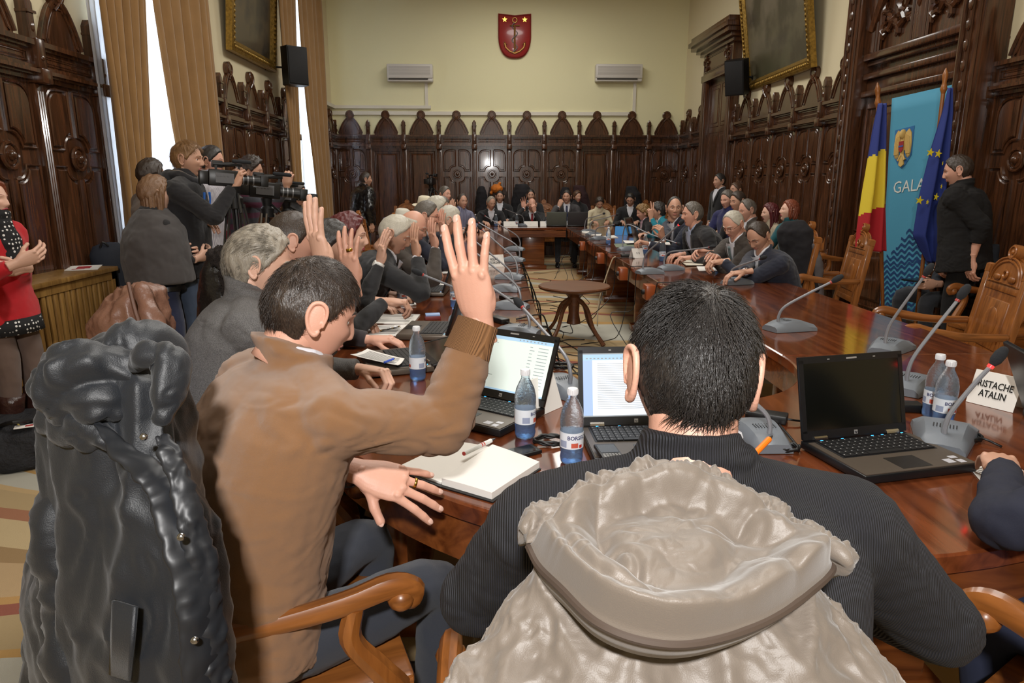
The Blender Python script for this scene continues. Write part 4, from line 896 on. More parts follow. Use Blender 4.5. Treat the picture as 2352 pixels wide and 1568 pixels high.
def coil(q, label, r=.05, n=4, tail=None):
    p = atz(*q); rr = random.Random(q[0]); P = [(p.x+r*(1+.35*rr.random())*math.cos(k*.7), p.y+r*.7*(1+.35*rr.random())*math.sin(k*.7), TZ+.006+.0035*(k % 4)) for k in range(int(n*9))]
    if tail: t = atz(*tail); P += [(t.x, t.y, TZ+.006)]
    return cable(P, label, .004, None, 'coiled black cables on the tables', 2)
coil((1262, 1018), 'coiled black cable between the two near water bottles', .04, 3); coil((2205, 1010), 'coiled black cable right of the lit microphone', .05, 4, (2300, 1030)); coil((968, 812), 'coiled black cable behind the bottle at the camel sweater elbow', .05, 2); coil((1805, 1035), 'coiled black cable at the left corner of the dark laptop', .03, 4, (1790, 980)); coil((1290, 845), 'coiled black cable behind the microphone base left of the text laptop', .04, 3)

# ------------------------------------------------------------------ chairs that show
for x, y, h, lab in [(2.93, 6.0, -80, 'empty carved oak armchair in front of the flag, turned to the table'), (2.62, 3.85, -75, 'empty carved oak armchair at the right edge of the picture'), (1.32, 1.09, -32, 'carved oak armchair at the lower right corner, only its arm showing'),
    (-.52, 1.49, 70, 'carved oak armchair of the man in the camel sweater, black coat over its back'), (.20, .95, 0, 'carved oak armchair of the black haired man, hidden by the puffer jacket'), (-.77, 2.22, 72, 'oak armchair with a brown leather jacket over it, behind the black coat'),
    (2.58, 6.25, -85, 'carved oak armchair with a dark coat behind the man in navy'), (3.85, 7.7, -90, 'carved oak armchair with a panelled back against the right wall, near the teal woman'), (3.85, 8.6, -90, 'carved oak armchair against the right wall behind the red haired woman'), (3.85, 4.9, -95, 'carved oak armchair behind the standing man in black'),
    (-1.75, 14.2, 180, 'carved oak armchair by the far tripod against the end wall'), (.0, 14.2, 180, 'carved oak armchair at the end wall under the plain panels'), (1.1, 14.2, 180, 'empty carved oak armchair right of the bald man at the far end'), (2.35, 14.2, 180, 'carved oak armchair behind the woman in the white cardigan'), (3.2, 14.0, 180, 'carved oak armchair behind the man looking down at the far right'), (2.6, 11.3, -85, 'oak armchair turned sideways in front of the curly haired woman'), (-1.35, 8.9, 90, 'oak armchair seen from the side behind the grey haired man'), (-.80, 8.2, 90, 'oak armchair carrying the small white hat in the left row'), (-.9, 14.2, 180, 'carved oak armchair in the dark end row behind the seated men')]:
    o = armchair(x, y, h, lab, CG)
    if 'camel' in lab: o.scale = (1, 1, .94)
    if 'puffer' in lab: o.scale = (1, 1, .86)
# ------------------------------------------------------------------ people
SK = {'a': mat('skin_fair', (216, 172, 150), .5, sss=.08, bump=(300, .0004)), 'b': mat('skin_tan', (196, 150, 126), .5, sss=.08, bump=(300, .0004)), 'c': mat('skin_pink', (212, 160, 138), .5, sss=.08, bump=(300, .0004))}
LIP = mat('lips', (182, 118, 106), .45); LIPR = mat('lips_painted', (170, 60, 80), .35); EYEW = mat('eye_white', (225, 220, 214), .15); IRIS = mat('iris_dark', (38, 26, 20), .1); NAIL = mat('nail', (218, 178, 162), .3)
def g2(x, z, x0, z0, sx, sz): return math.exp(-((x-x0)/sx)**2-((z-z0)/sz)**2)
def head_pt(d, fem=False, off=0):
    dx, dy, dz = d; s = sm(0, 1, -dz)
    x = dx*.0755*(1-(.40 if fem else .33)*s); z = dz*(.118 if dz > 0 else .119); 
    if dy > 0: y = .092*abs(dy)**(1-.42*s)*(1-.05*s)
    else: y = -.102*abs(dy)*(1-.42*s)*(1+.04*sm(-.2, .5, dz))
    if dy > 0:
        ax = abs(x); f = sm(0, .35, dy)
        h = sm(.022, -.030, z)*.020+.003*g2(0, z, 0, .02, 1, .02)
        h *= (1-sm(-.031, -.047, z)); y += f*(h*math.exp(-(x/(.0085+.006*sm(.0, -.032, z)))**2))
        y += f*(.008*g2(ax, z, .013, -.034, .0065, .007)-.013*g2(ax, z, .031, .004, .016, .011)+.006*g2(ax, z, .027, .022, .022, .007)
            +.005*g2(ax, z, .043, -.022, .018, .018)+.007*g2(x, z, 0, -.058, .022, .0095)-.005*g2(x, z, 0, -.058, .021, .0018)-.005*g2(x, z, 0, -.077, .016, .007)+.007*g2(x, z, 0, -.099, .017, .012)
            +.002*g2(ax, z, .012, -.05, .004, .008))
    if off: n = V((dx/.0755, dy/.095, dz/.118)).normalized()*off; return (x+n.x, y+n.y, z+n.z)
    return (x, y, z)
_hc = {}
def dirs(n, m):
    out = []
    for i in range(m+1):
        t = PI*i/m; z = math.cos(t); q = max(math.sin(t), 1e-3)
        for k in range(n): a = 2*PI*k/n; out.append((q*math.sin(a), q*math.cos(a), z))
    return out
def sphere_faces(n, m): return [(i*n+k, i*n+(k+1) % n, (i+1)*n+(k+1) % n, (i+1)*n+k) for i in range(m) for k in range(n)]
def head_mb(fem, lod):
    """material slots: 0 skin 1 lips 2 brow 3 eye white 4 iris 5 nail"""
    if (fem, lod) in _hc: return _hc[(fem, lod)]
    n, m = ((112, 84), (64, 48), (36, 28))[lod]; mb = MB(); mb.v = [head_pt(d, fem) for d in dirs(n, m)]; mb.f = sphere_faces(n, m); mb.m = []
    for f in mb.f:
        x = sum(mb.v[i][0] for i in f)/4; y = sum(mb.v[i][1] for i in f)/4; z = sum(mb.v[i][2] for i in f)/4; q = 0
        mb.m.append(q)
    def onf(x, z, o=0):
        c = min((p for p in mb.v if p[1] > 0), key=lambda p: (p[0]-x)**2+(p[2]-z)**2); return V((x, c[1]+o, z))
    mb.tube([onf(x, z, -.001) for x, z in ((-.024, -.0585), (-.012, -.0545), (-.004, -.053), (0, -.0540), (.004, -.053), (.012, -.0545), (.024, -.0585))], [.001, .0036, .0042, .0038, .0042, .0036, .001], 8, 1, sub=2)
    mb.tube([onf(x, z, -.001) for x, z in ((-.023, -.0595), (-.012, -.0635), (0, -.065), (.012, -.0635), (.023, -.0595))], [.001, .0042, .005, .0042, .001], 8, 1, sub=3)
    for sx in (-1, 1):
        mb.tube([onf(sx*x, z, -.0006) for x, z in ((.011, .0235), (.022, .0275), (.034, .028), (.046, .0225))], [.0016, .0028, .0026, .001] if fem else [.0022, .0038, .0036, .0014], 6, 2, sub=3)
        ex, ez = .0305*sx, .003; ey = head_pt((sx*.44, .9, .03), fem)[1]-.0075
        ey = min(ey, .080)+.001
        e = MB(); e.ell((ex, ey, ez), (.0135, .0125, .0125), 18, 3); e.m = [4 if (math.hypot(sum(e.v[i][0] for i in f)/len(f)-ex, sum(e.v[i][2] for i in f)/len(f)-ez) < .0066 and sum(e.v[i][1] for i in f)/len(f) > ey) else 3 for f in e.f]
        mb.addmb(e)
        # lids
        P = []
        for i in range(5):
            th = (.10+.315*i/4)*PI; P.append([V((ex+.0150*math.sin(th)*math.sin(a), ey+.0138*math.sin(th)*math.cos(a), ez+.0138*math.cos(th))) for a in np.linspace(-1.25, 1.25, 9)])
        mb.grid(P, 0); mb.grid([[V((p.x, p.y, 2*ez-p.z-.0015)) for p in r] for r in P[:5]][::-1], 0)
        # ear: plate, rim, lobe
        O = rotm(x=0, y=0, z=-sx*26) @ Matrix.Scale(1.12, 4) ; cx, cy, cz = sx*.0755, -.008, -.004
        e = MB(); e.ell((sx*.0075, -.001, .001), (.0034, .018, .029), 20, O=rotm(z=sx*16)); e.ell((sx*.002, .0, 0), (.007, .011, .022), 14); R = [(sx*.005, .014, -.012), (sx*.006, .016, .008), (sx*.009, .012, .024), (sx*.012, .0, .031), (sx*.014, -.014, .025), (sx*.0145, -.019, .006), (sx*.012, -.015, -.012), (sx*.008, -.006, -.026), (sx*.005, .004, -.031), (sx*.004, .009, -.024)]
        e.tube(R, [.003, .0035, .004, .0042, .0045, .0042, .004, .005, .0062, .004], 8, sub=3, rnd=True); e.tube([(sx*.006, .004, .016), (sx*.009, -.007, .012), (sx*.009, -.009, -.004), (sx*.007, -.002, -.014)], [.003]*4, 6, sub=3, rnd=True); e.ell((sx*.004, .010, -.006), (.005, .004, .006), 8); e = remesh(e, (.0013, .002, .003)[lod], 3)
        mb.addmb(e, Matrix.Translation((cx, cy, cz)) @ O)
    # neck stub under the jaw
    mb.tube([(0, -.022, -.04), (0, -.030, -.09), (0, -.038, -.135)], [.050 if fem else .058, .047 if fem else .057, .050 if fem else .062], 20, sub=2)
    _hc[(fem, lod)] = mb; return mb
# hairline as (azimuth from the face, lowest dz that carries hair)
HL = {'full': [(0, .66), (.5, .60), (.85, .40), (1.15, .20), (1.38, -.08), (1.52, .02), (1.72, .06), (1.92, -.55), (3.2, -.84)],
      'recede': [(0, .84), (.5, .80), (.8, .68), (1.1, .30), (1.38, -.05), (1.52, .02), (1.72, .06), (1.92, -.50), (3.2, -.78)],
      'bald': [(0, -.02), (1.15, -.02), (1.25, -.02), (1.52, .02), (1.72, .06), (1.92, -.50), (3.2, -.78)]}
def hairmask(d, line):
    a = math.atan2(abs(d[0]), d[1]); L = HL[line]; r = L[-1][1]
    for (a0, z0), (a1, z1) in zip(L, L[1:]):
        if a <= a1: r = z0+(z1-z0)*(a-a0)/(a1-a0); break
    m = sm(-.03, .09, d[2]-r)
    if line == 'bald': m *= (1-sm(.42, .60, d[2]))*sm(1.15, 1.3, a)
    return m
def hair_cap(line, t, lod, seed=0, rough=.35, curly=0, fem=False):
    n, m = ((120, 90), (64, 48), (36, 28))[lod]; mb = MB(); D = dirs(n, m); vs = []
    for d in D:
        k = hairmask(d, line); p = V(d)*6+V((seed*3.1, 0, 0)); nz = noise.noise(V((p.x*1.2, p.y*1.2, p.z*.6)))*rough
        if curly: nz += noise.noise(V(d)*11+V((seed, 0, 0)))*curly
        vs.append(head_pt(d, fem, -.006+k*(t*(1+nz)+.006)))
    mb.v = vs; mb.f = sphere_faces(n, m); mb.m = [0]*len(mb.f); return mb
def strands(line, count, L, base, seed=1, r=.0006, crown=(.1, -.45, .88), lift=.35, grav=.3, part=None, seg=5, fem=False, wav=0):
    """thousands of tapering hairs combed away from the crown"""
    rnd = np.random.RandomState(seed); out = MB(); C = V(crown).normalized(); vs = []; fs = []; k = 0
    while k < count:
        d = V(rnd.normal(size=3)).normalized()
        if hairmask(d, line) < .35: continue
        k += 1; t = (d-C*d.dot(C)); t = (t-d*t.dot(d)); 
        if t.length < .05: t = d.orthogonal()
        t.normalize()
        if part is not None: t = (V((part[0], part[1], -.15-.5*(1-d.z)))); t = (t-d*t.dot(d)).normalized()
        sw = d.cross(t); t = (t+sw*rnd.normal()*.22).normalized()
        p = V(head_pt(d, fem, base*(.7+.4*rnd.rand()))); ln = L*(.6+.6*rnd.rand())*(1 if d.z > .45 or abs(d.x) < .45 else .38); P = [p]; q = p.copy(); dr = (t+d*lift*(.5+rnd.rand())).normalized()
        for s_ in range(seg):
            q = q+dr*ln/seg; P.append(q.copy()); dd = V((q.x/.0755, q.y/.095, q.z/.118)).normalized(); dr = (dr-dd*.28*(dr.dot(dd)+.12)+V((0, 0, -grav/seg))+sw*wav*math.sin(s_*1.7+k)).normalized()
        o = len(vs); w = dr.cross(d).normalized(); h = d
        for i, q in enumerate(P):
            rr = r*(1-.75*i/seg); vs += [tuple(q+w*rr), tuple(q-w*rr*.5+h*rr), tuple(q-w*rr*.5-h*rr)]
        for i in range(seg):
            for j in range(3): a = o+i*3+j; b = o+i*3+(j+1) % 3; fs.append((a, b, b+3, a+3))
    out.v = vs; out.f = fs; out.m = [0]*len(fs); return out
def hairmat(name, c, c2=None):
    m = mat(name, c, .38, spec=.6); 
    if c2:
        nt = m.node_tree; n = nt.nodes; l = nt.links; tc = n.new('ShaderNodeTexCoord'); mp = n.new('ShaderNodeMapping'); mp.inputs['Scale'].default_value = (1, 1, .22); t = n.new('ShaderNodeTexNoise'); t.inputs['Scale'].default_value = 380; t.inputs['Detail'].default_value = 3
        r = n.new('ShaderNodeValToRGB'); r.color_ramp.elements[0].position = .35; r.color_ramp.elements[1].position = .8; r.color_ramp.elements[0].color = lin(c); r.color_ramp.elements[1].color = lin(c2)
        l.new(tc.outputs['Object'], mp.inputs[0]); l.new(mp.outputs[0], t.inputs[0]); l.new(t.outputs[0], r.inputs[0]); l.new(r.outputs[0], n['Principled BSDF'].inputs['Base Color'])
        bp = n.new('ShaderNodeBump'); bp.inputs['Distance'].default_value = .002; l.new(t.outputs[0], bp.inputs['Height']); l.new(bp.outputs[0], n['Principled BSDF'].inputs['Normal'])
    return m
HAIR = {'black': hairmat('hair_black', (30, 27, 26), (58, 52, 48)), 'dark': hairmat('hair_dark_brown', (44, 34, 28), (70, 56, 46)), 'brown': hairmat('hair_brown', (74, 50, 34), (100, 70, 48)), 'blond': hairmat('hair_blond', (124, 90, 56), (158, 120, 78)), 'grey': hairmat('hair_grey', (138, 130, 118), (166, 158, 144)),
        'white': hairmat('hair_white', (176, 170, 156), (206, 200, 186)), 'salt': hairmat('hair_salt_pepper', (70, 64, 58), (126, 118, 108)), 'lbrown': hairmat('hair_light_brown', (112, 82, 58), (140, 106, 78)), 'red': hairmat('hair_red', (74, 22, 26), (104, 34, 36)), 'ginger': hairmat('hair_ginger', (112, 54, 32), (146, 76, 46)), 'curl': hairmat('hair_light_curls', (132, 100, 58), (160, 124, 76))}
# hand: wrist at the origin, fingers +Y, palm facing -Z; thumb at -X (a right hand)
FING = [(-.031, .094, .041, .026, .021, .0098), (-.010, .099, .045, .029, .022, .0100), (.0115, .096, .041, .027, .021, .0096), (.0315, .087, .033, .020, .018, .0086)]
SHAPES = {'flat': ([8, 3, -2, -7], [6, 6, 6], (-.55, .80, -.25), 10), 'spread': ([-13, -3, 7, 17], [12, 12, 8], (-.80, .55, -.35), 12), 'open': ([-9, -2, 5, 13], [6, 8, 6], (-.5, .75, -.5), 15), 'relax': ([-5, -1, 4, 9], [28, 32, 18], (-.6, .75, -.45), 25), 'hold': ([-3, 0, 3, 6], [55, 55, 30], (-.35, .75, -.65), 35), 'point': ([-6, 3, 5, 9], [4, 6, 4], (-.35, .7, -.65), 30)}
_hands = {}
def hand_mb(shape, lod):
    if (shape, lod) in _hands: return _hands[(shape, lod)]
    sp, cu, th, tc = SHAPES[shape]; mb = MB()
    secs = []
    for y, w, t, x0, z0 in ((-.05, .027, .021, 0, 0), (-.02, .026, .019, 0, 0), (0, .0285, .019, 0, 0), (.02, .036, .020, -.002, 0), (.045, .042, .019, -.001, 0), (.075, .043, .016, 0, .001), (.092, .041, .013, 0, .002), (.1, .036, .010, 0, .002)):
        secs.append((V((x0, y, z0)), V((-w, 0, 0)), V((0, 0, t))))
    mb.loft(secs, 20); mb.ell((-.026, .034, -.008), (.017, .032, .015), 12, O=rotm(z=20)); mb.ell((.026, .04, -.007), (.014, .034, .013), 12)
    nails = MB()
    for i, (x, y, a, b, c_, r) in enumerate(FING):
        s = math.radians(sp[i]); cc = [math.radians(q) for q in cu]
        if shape == 'point' and i >= 2: cc = [1.2, 1.3, .6]
        dirv = V((math.sin(s), math.cos(s), 0)); p = V((x, y, .001)); P = [p-dirv*.03, p]; R = [r*1.05, r*1.08]; ang = 0
        for L, cg, rr in ((a, cc[0], r*.98), (b, cc[1], r*.93), (c_, cc[2], r*.84)):
            ang += cg; d = dirv*math.cos(ang)+V((0, 0, -math.sin(ang))); mid = P[-1]+d*L*.5; e = P[-1]+d*L; P += [mid, e]; R += [rr*.97, rr*1.0 if L != c_ else rr*.80]
        mb.tube(P, R, 12, rnd=True)
        up = dirv*math.sin(ang)+V((0, 0, math.cos(ang))); side = d.cross(up); O = Matrix((side, d, up)).transposed().to_4x4()
        nails.ell(P[-1]-d*.004+up*r*.62, (r*.62, r*.85, r*.22), 10, 5, O=O)
    t = V(th).normalized(); P = [V((-.014, .012, -.004)), V((-.030, .035, -.008))]; R = [.014, .0138]; k = V((0, 0, -1)); ax = t.cross(k).normalized()
    for L, r in ((.036, .0112), (.030, .0098)): P += [P[-1]+t*L*.5, P[-1]+t*L]; R += [r, r*1.02]; t = (Matrix.Rotation(math.radians(tc)*-1, 3, V((0, 0, 1))) @ t).normalized()
    mb.tube(P, R[:1]+R[1:], 12, rnd=True); d = (P[-1]-P[-2]).normalized(); up = V((-.55, 0, .8)); up = (up-d*up.dot(d)).normalized(); nails.ell(P[-1]+up*.006+d*.002, (.0065, .009, .0022), 10, 5, O=Matrix((d.cross(up), d, up)).transposed().to_4x4())
    for (x, y) in ((-.028, .09), (-.009, .096), (.012, .093), (.031, .084)): mb.ell((x, y, .010), (.008, .010, .006), 8)
    o = remesh(mb, (.0022, .0034, .0048)[lod], 3 if lod == 0 else 2)
    if lod == 0: o.addmb(nails)
    _hands[(shape, lod)] = o; return o
def frame(y, z):
    y = V(y).normalized(); z = V(z); z = (z-y*z.dot(y)).normalized(); x = y.cross(z); return Matrix((x, y, z)).transposed()
CLOUD = {}
def clouds(s):
    if s not in CLOUD: t = bpy.data.textures.new('folds', 'CLOUDS'); t.noise_scale = s; t.noise_depth = 2; CLOUD[s] = t
    return CLOUD[s]
def bil(p, s, st=(1, 1, 1), w=.5, sd=0):
    """billow noise: rounded bulges parted by sharp creases"""
    q = V((p[0]*s*st[0]+sd, p[1]*s*st[1], p[2]*s*st[2])); q = q+noise.noise_vector(q*.6)*w; return abs(noise.noise(q))*2
def puff(mb, fn):
    """push every vertex out along its normal by fn(p)"""
    me = bpy.data.meshes.new('q'); me.from_pydata(mb.v, [], mb.f); me.update(); mb.v = [tuple(v.co+v.normal*fn(v.co)) for v in me.vertices]; bpy.data.meshes.remove(me); return mb
def soft(o, vox, smooth=3, disp=0, scale=.1, disp2=0):
    m = o.modifiers.new('skin', 'REMESH'); m.mode = 'VOXEL'; m.voxel_size = vox; m.use_smooth_shade = True
    if smooth: q = o.modifiers.new('smooth', 'SMOOTH'); q.iterations = smooth; q.factor = .5
    for d, s_ in ((disp, scale), (disp2, scale*.35)):
        if d: k = o.modifiers.new('folds', 'DISPLACE'); k.texture = clouds(round(s_, 3)); k.strength = d; k.mid_level = .5; k.texture_coords = 'LOCAL'
    return o
def FAB(name, col, rough=.85, bump=(900, .0012), **k): return mat(name, col, rough, bump=bump, sheen=k.pop('sheen', .15), **k)
SUITK = FAB('suit_black', (30, 30, 33)); SUITN = FAB('suit_navy', (32, 36, 52)); SUITB = FAB('suit_brown', (62, 54, 48)); SHIRTW = FAB('shirt_white', (222, 222, 230), .7); TRB = FAB('trousers_black', (36, 38, 44)); SHOE = mat('shoe_black', (22, 20, 20), .35)
def person(px, py, Y, h, label, pose='sit', lean=12, hy=0, hp=0, hr=0, skin='b', hair='dark', line='full', style='short', ht=.011, fem=False, top=SUITK, shirt=SHIRTW, tie=None, legs=TRB,
           armL=None, armR=None, glasses=None, lod=1, bulk=1.0, scale=1.0, group=None, collar=True, vneck=True, sleeve_end=.015, slack=0, wrinkle=.012, headpos=None, pelvis=None, extra=None, feet=True, topname='jacket', hipfwd=0, nstr=None, shw=.185, hs=1, nk=.126, ringz=.030):
    HC = V(headpos) if headpos else aty(px, py, Y); ha = math.radians(h); fw = V((math.sin(ha), math.cos(ha), 0)); rt = V((math.cos(ha), -math.sin(ha), 0)); S = scale*(.93 if fem else 1)
    la = math.radians(lean); up = V((0, 0, 1)); sd = (fw*math.sin(la)+up*math.cos(la))
    NBw = HC-fw*.035*S-fw*math.sin(math.radians(hp))*.03-up*nk*S
    pz = (.56 if pose == 'sit' else (HC.z+.125)*.535)
    Lsp = (NBw.z-pz)/math.cos(la); Pw = V(pelvis) if pelvis else NBw-sd*Lsp
    root_loc = V((Pw.x, Pw.y, 0)); R3 = Matrix((rt, fw, up)).transposed(); Ri = R3.transposed()
    def loc(p): return Ri @ (V(p)-root_loc)
    P0 = loc(Pw); NB = loc(NBw); H = loc(HC); X = V((1, 0, 0)); sp = (NB-P0).normalized(); fr = X.cross(sp)*-1; fr = sp.cross(X)*-1; fr = X.cross(sp); fr = -fr if fr.y < 0 else fr
    HR = (Matrix.Rotation(-math.radians(hy), 3, 'Z') @ Matrix.Rotation(-math.radians(hp), 3, 'X') @ Matrix.Rotation(math.radians(hr), 3, 'Y'))
    HM = Matrix.Translation(H) @ HR.to_4x4() @ Matrix.Scale(S*hs, 4)
    bow = .035 if pose == 'sit' else .012
    def spine(t): return P0+(NB-P0)*t-fr*bow*math.sin(PI*min(max(t, 0), 1))
    TS = [(-.10, .155, .115), (0, .178, .128), (.2, .168, .125), (.4, .170, .125), (.6, .182, .125), (.75, .190, .118), (.86, .178, .100), (.93, .135, .080), (.985, .080, .066), (1.03, .060, .060)]
    if fem: TS = [(t, w*(.88 if t > .3 else .95)*(.93 if .1 < t < .5 else 1), d*(1.02 if .5 < t < .8 else .88)) for t, w, d in TS]
    sh = [NB-sp*.082*S+X*sx*shw*S*(.9 if fem else 1)*bulk**.5 for sx in (-1, 1)]
    def ik(s, w, sx, hint=None):
        a, b = .295*S, .262*S; d = w-s; D = d.length
        if D > (a+b)*.995: k = D/((a+b)*.995); a *= k; b *= k
        if D < abs(a-b)+.02: D = abs(a-b)+.02
        n = d.normalized(); c = (a*a-b*b+D*D)/(2*D); hgt = math.sqrt(max(a*a-c*c, 0)); hv = V(hint) if hint else V((sx*.6, -.25, -1)); hv = hv-n*hv.dot(n); return s+n*c+hv.normalized()*hgt
    arms = []
    for i, (sx, A) in enumerate(((-1, armL), (1, armR))):
        if A is None: A = {'w': (sx*.14, .36*S, .815), 'local': 1, 'f': (-sx*.35, 1, -.1), 'n': (0, 0, -1), 's': 'relax'} if pose == 'sit' else {'w': (sx*.26, .04, P0.z-.04), 'local': 1, 'f': (0, .12, -1), 'n': (-sx, 0, 0), 's': 'relax'}
        w = V(A['w']) if A.get('local') else loc(A['w']); f = V(A['f']) if A.get('local') else Ri @ V(A['f']); n = V(A['n']) if A.get('local') else Ri @ V(A['n'])
        e = loc(A['e']) if 'e' in A else ik(sh[i], w, sx, A.get('hint')); wd_ = (w-e).normalized(); f = f.normalized(); f = (f*.5+wd_).normalized() if f.dot(wd_) < .3 else f; arms.append((sh[i], e, w, f, n, A))
    fat = (1, 1, 1)
    # body: one mesh (torso core, neck, limbs, head, hands)
    core = MB(); secs = []
    for t, w, d in TS[:-2]: secs.append((spine(t), X*w*.82*S, fr*d*.82*S))
    core.loft(secs, 18)
    core.tube([NB-sp*.03, NB.lerp(H+HR @ V((0, -.03, -.09))*S, .5), H+HR @ V((0, -.028, -.07))*S], [.062*S*(.88 if fem else 1), .056*S*(.85 if fem else 1), .054*S*(.85 if fem else 1)], 16, sub=2)
    for s, e, w, f, n, A in arms: core.tube([s, s.lerp(e, .5), e, e.lerp(w, .5), w-(w-e).normalized()*.0, w+f.normalized()*.01], [.046*S, .040*S, .034*S, .033*S, .024*S, .022*S], 12, sub=2, rnd=True)
    hips = [P0+V((sx*.095*S, 0, -.03)) for sx in (-1, 1)]; legsP = []
    for i, sx in enumerate((-1, 1)):
        if pose == 'sit': k = hips[i]+V((sx*.06, .43*S, 0.0)); k.z = .52; a = k+V((sx*.0, -.02+hipfwd, 0)); a.z = .09
        else: k = hips[i]+V((0, .02, 0)); k.z = P0.z*.53; a = k+V((sx*.01, -.03, 0)); a.z = .08
        legsP.append((hips[i], k, a)); core.tube([hips[i]+V((0, 0, -.01)), k, a], [.045, .035, .024], 10, sub=3, rnd=True)
    core = remesh(core, (.008, .012, .016)[lod], 4); body = MB(); body.addmb(core)
    body.addmb(head_mb(fem, lod), HM)
    for i, (s, e, w, f, n, A) in enumerate(arms):
        fr3 = frame(f, -n); M = Matrix.Translation(w) @ fr3.to_4x4() @ Matrix.Scale(S*A.get('k', 1.1), 4)
        sgn = -1 if i == 0 else 1
        if i == 0: M = M @ Matrix.Scale(-1, 4, (1, 0, 0))
        body.addmb(hand_mb(A.get('s', 'relax'), lod if lod else 0), M)
    hm = HAIR[hair]
    root = body.build('person', [SK[skin], LIPR if fem else LIP, hm, EYEW, IRIS, NAIL], smooth=180); root.location = root_loc; root.rotation_euler = (0, 0, -ha); tag(root, label, 'person', group)
    # hair
    if style != 'none':
        hb = MB()
        if nstr: hb.addmb(nstr(), HM)
        hb.addmb(hair_cap(line, ht, lod, seed=int(abs(HC.x*77)) % 9, curly=.6 if style == 'curly' else 0, fem=fem), HM)
        if style in ('bob', 'long'):
            L = -.10 if style == 'bob' else -.32; q = MB()
            q.loft([(V((0, -.02, .06)), V((.088, 0, 0)), V((0, .075, 0))), (V((0, -.035, 0)), V((.092, 0, 0)), V((0, .068, 0))), (V((0, -.045, -.06)), V((.088, 0, 0)), V((0, .06, 0))), (V((0, -.055, L)), V((.07, 0, 0)), V((0, .045, 0)))], 20)
            for sx in (-1, 1): q.tube([(sx*.045, .045, .085), (sx*.082, .025, .03), (sx*.086, .005, -.05), (sx*.074, -.005, L+.02)], [.022, .024, .024, .014], 10, sub=3, rnd=True)
            q = remesh(q, .006, 3)
            q.v = [tuple(V(p)+V((p[0], p[1]+.03, 0)).normalized()*.0035*math.sin(math.atan2(p[0], p[1])*26)) for p in q.v]; hb.addmb(q, HM)
        if style == 'ponytail':
            q = MB(); q.tube([(0, -.09, .03), (0, -.125, .0), (0, -.13, -.08), (0, -.11, -.16)], [.02, .03, .028, .01], 10, sub=3, rnd=True); hb.addmb(q, HM)
        hb.build('hair', hm, root, smooth=180)
    if glasses:
        gb = MB(); q = MB()
        for sx in (-1, 1): q.tube([(sx*.032+.021*math.cos(a), .098, .002+.016*math.sin(a)) for a in np.linspace(0, 2*PI, 17)], .0014, 6); q.tube([(sx*.053, .098, .006), (sx*.075, .07, .008), (sx*.079, -.005, .008)], .0013, 6)
        q.tube([(-.011, .1, .006), (.011, .1, .006)], .0013, 6); gb.addmb(q, HM); gb.build('glasses', glasses, root)
    vox = (.0065, .0095, .014)[lod]
    # upper garment
    j = MB(); th = .013*bulk
    for_t = [(t, w, d) for t, w, d in TS if t <= 1.0]; low = -.16 if pose == 'stand' else -.06
    for_t[0] = (low, for_t[0][1]*1.12, for_t[0][2]*1.15)
    j.loft([(spine(t), X*(w*S*bulk+th), fr*(d*S*bulk+th)) for t, w, d in for_t[:-1]]+[(spine(.975), X*(.082*S+.006), fr*(.068*S+.006))]+([] if vneck and shirt is not None else [(spine(1.02), X*(.076*S+.006), fr*(.075*S+.006)), (spine(1.055), X*(.072*S+.006), fr*(.070*S+.006))]), 28)
    for s, e, w, f, n, A in arms:
        wd = (w-e).normalized(); we = w-wd*(sleeve_end+A.get('pull', 0)); r = bulk
        sn = s-(s-NB).normalized()*.05-sp*.01; xs = 1 if s.x > NB.x else -1
        j.tube([NB-sp*.030*S+X*xs*.03*S, NB-sp*.047*S+X*xs*.09*S, s+sp*.004*S-X*xs*.01], [.050*S*r, .055*S*r, .061*S*r], 14, sub=3, rnd=True)
        j.tube([sn, s-sp*.004, s.lerp(e, .35), s.lerp(e, .8), e, e.lerp(we, .4), we], [.062*S*r, .066*S*r, .058*S*r, .052*S*r, .052*S*r, .047*S*r, .037*S*r], 16, sub=4, rnd=False)
    if collar: 
        j.tube([NB+sp*.022+(X*math.cos(a)*.072+fr*math.sin(a)*.073)*S-sp*(.045*max(0, math.sin(a))) for a in (np.linspace(math.radians(130), math.radians(410), 18) if vneck and shirt is not None else np.linspace(0, 2*PI, 18))], .016, 8, rnd=True)
    if collar and not (vneck and shirt is not None):
        HN = H+HR @ V((0, -.03, -.09))*S; nd = (HN-NB).normalized()
        j.loft([(NB-sp*.045, X*.105*S, fr*.088*S), (NB-sp*.012, X*.086*S, fr*.082*S), (NB+nd*.018, X*.073*S, fr*.074*S), (NB+nd*.062, X*.067*S, fr*.069*S)], 24)
    if lod == 0:
        j = remesh(j, vox, 4); el = [a[1] for a in arms]; sh_ = [a[0] for a in arms]
        def wr(p):
            k = max(math.exp(-((p-q).length/.10)**2) for q in el); k2 = max(math.exp(-((p-q).length/.12)**2) for q in sh_); low_ = sm(P0.z+.22, P0.z, p.z)
            return wrinkle*.5*(1.1*bil(p, 6, (1, 1, .8), .7)+(.25+.9*k+.55*k2+.5*low_)*bil(p, 17, (.8, .8, 1.6), 1.1, 3)+.10*bil(p, 50, (1, 1, 1), 1, 5)-.5)
        puff(j, wr); o = j.build(topname, top, root, smooth=180)
    else: o = j.build(topname, top, root, smooth=180); soft(o, vox, 4, wrinkle, .11, wrinkle*.5 if lod < 2 else 0)
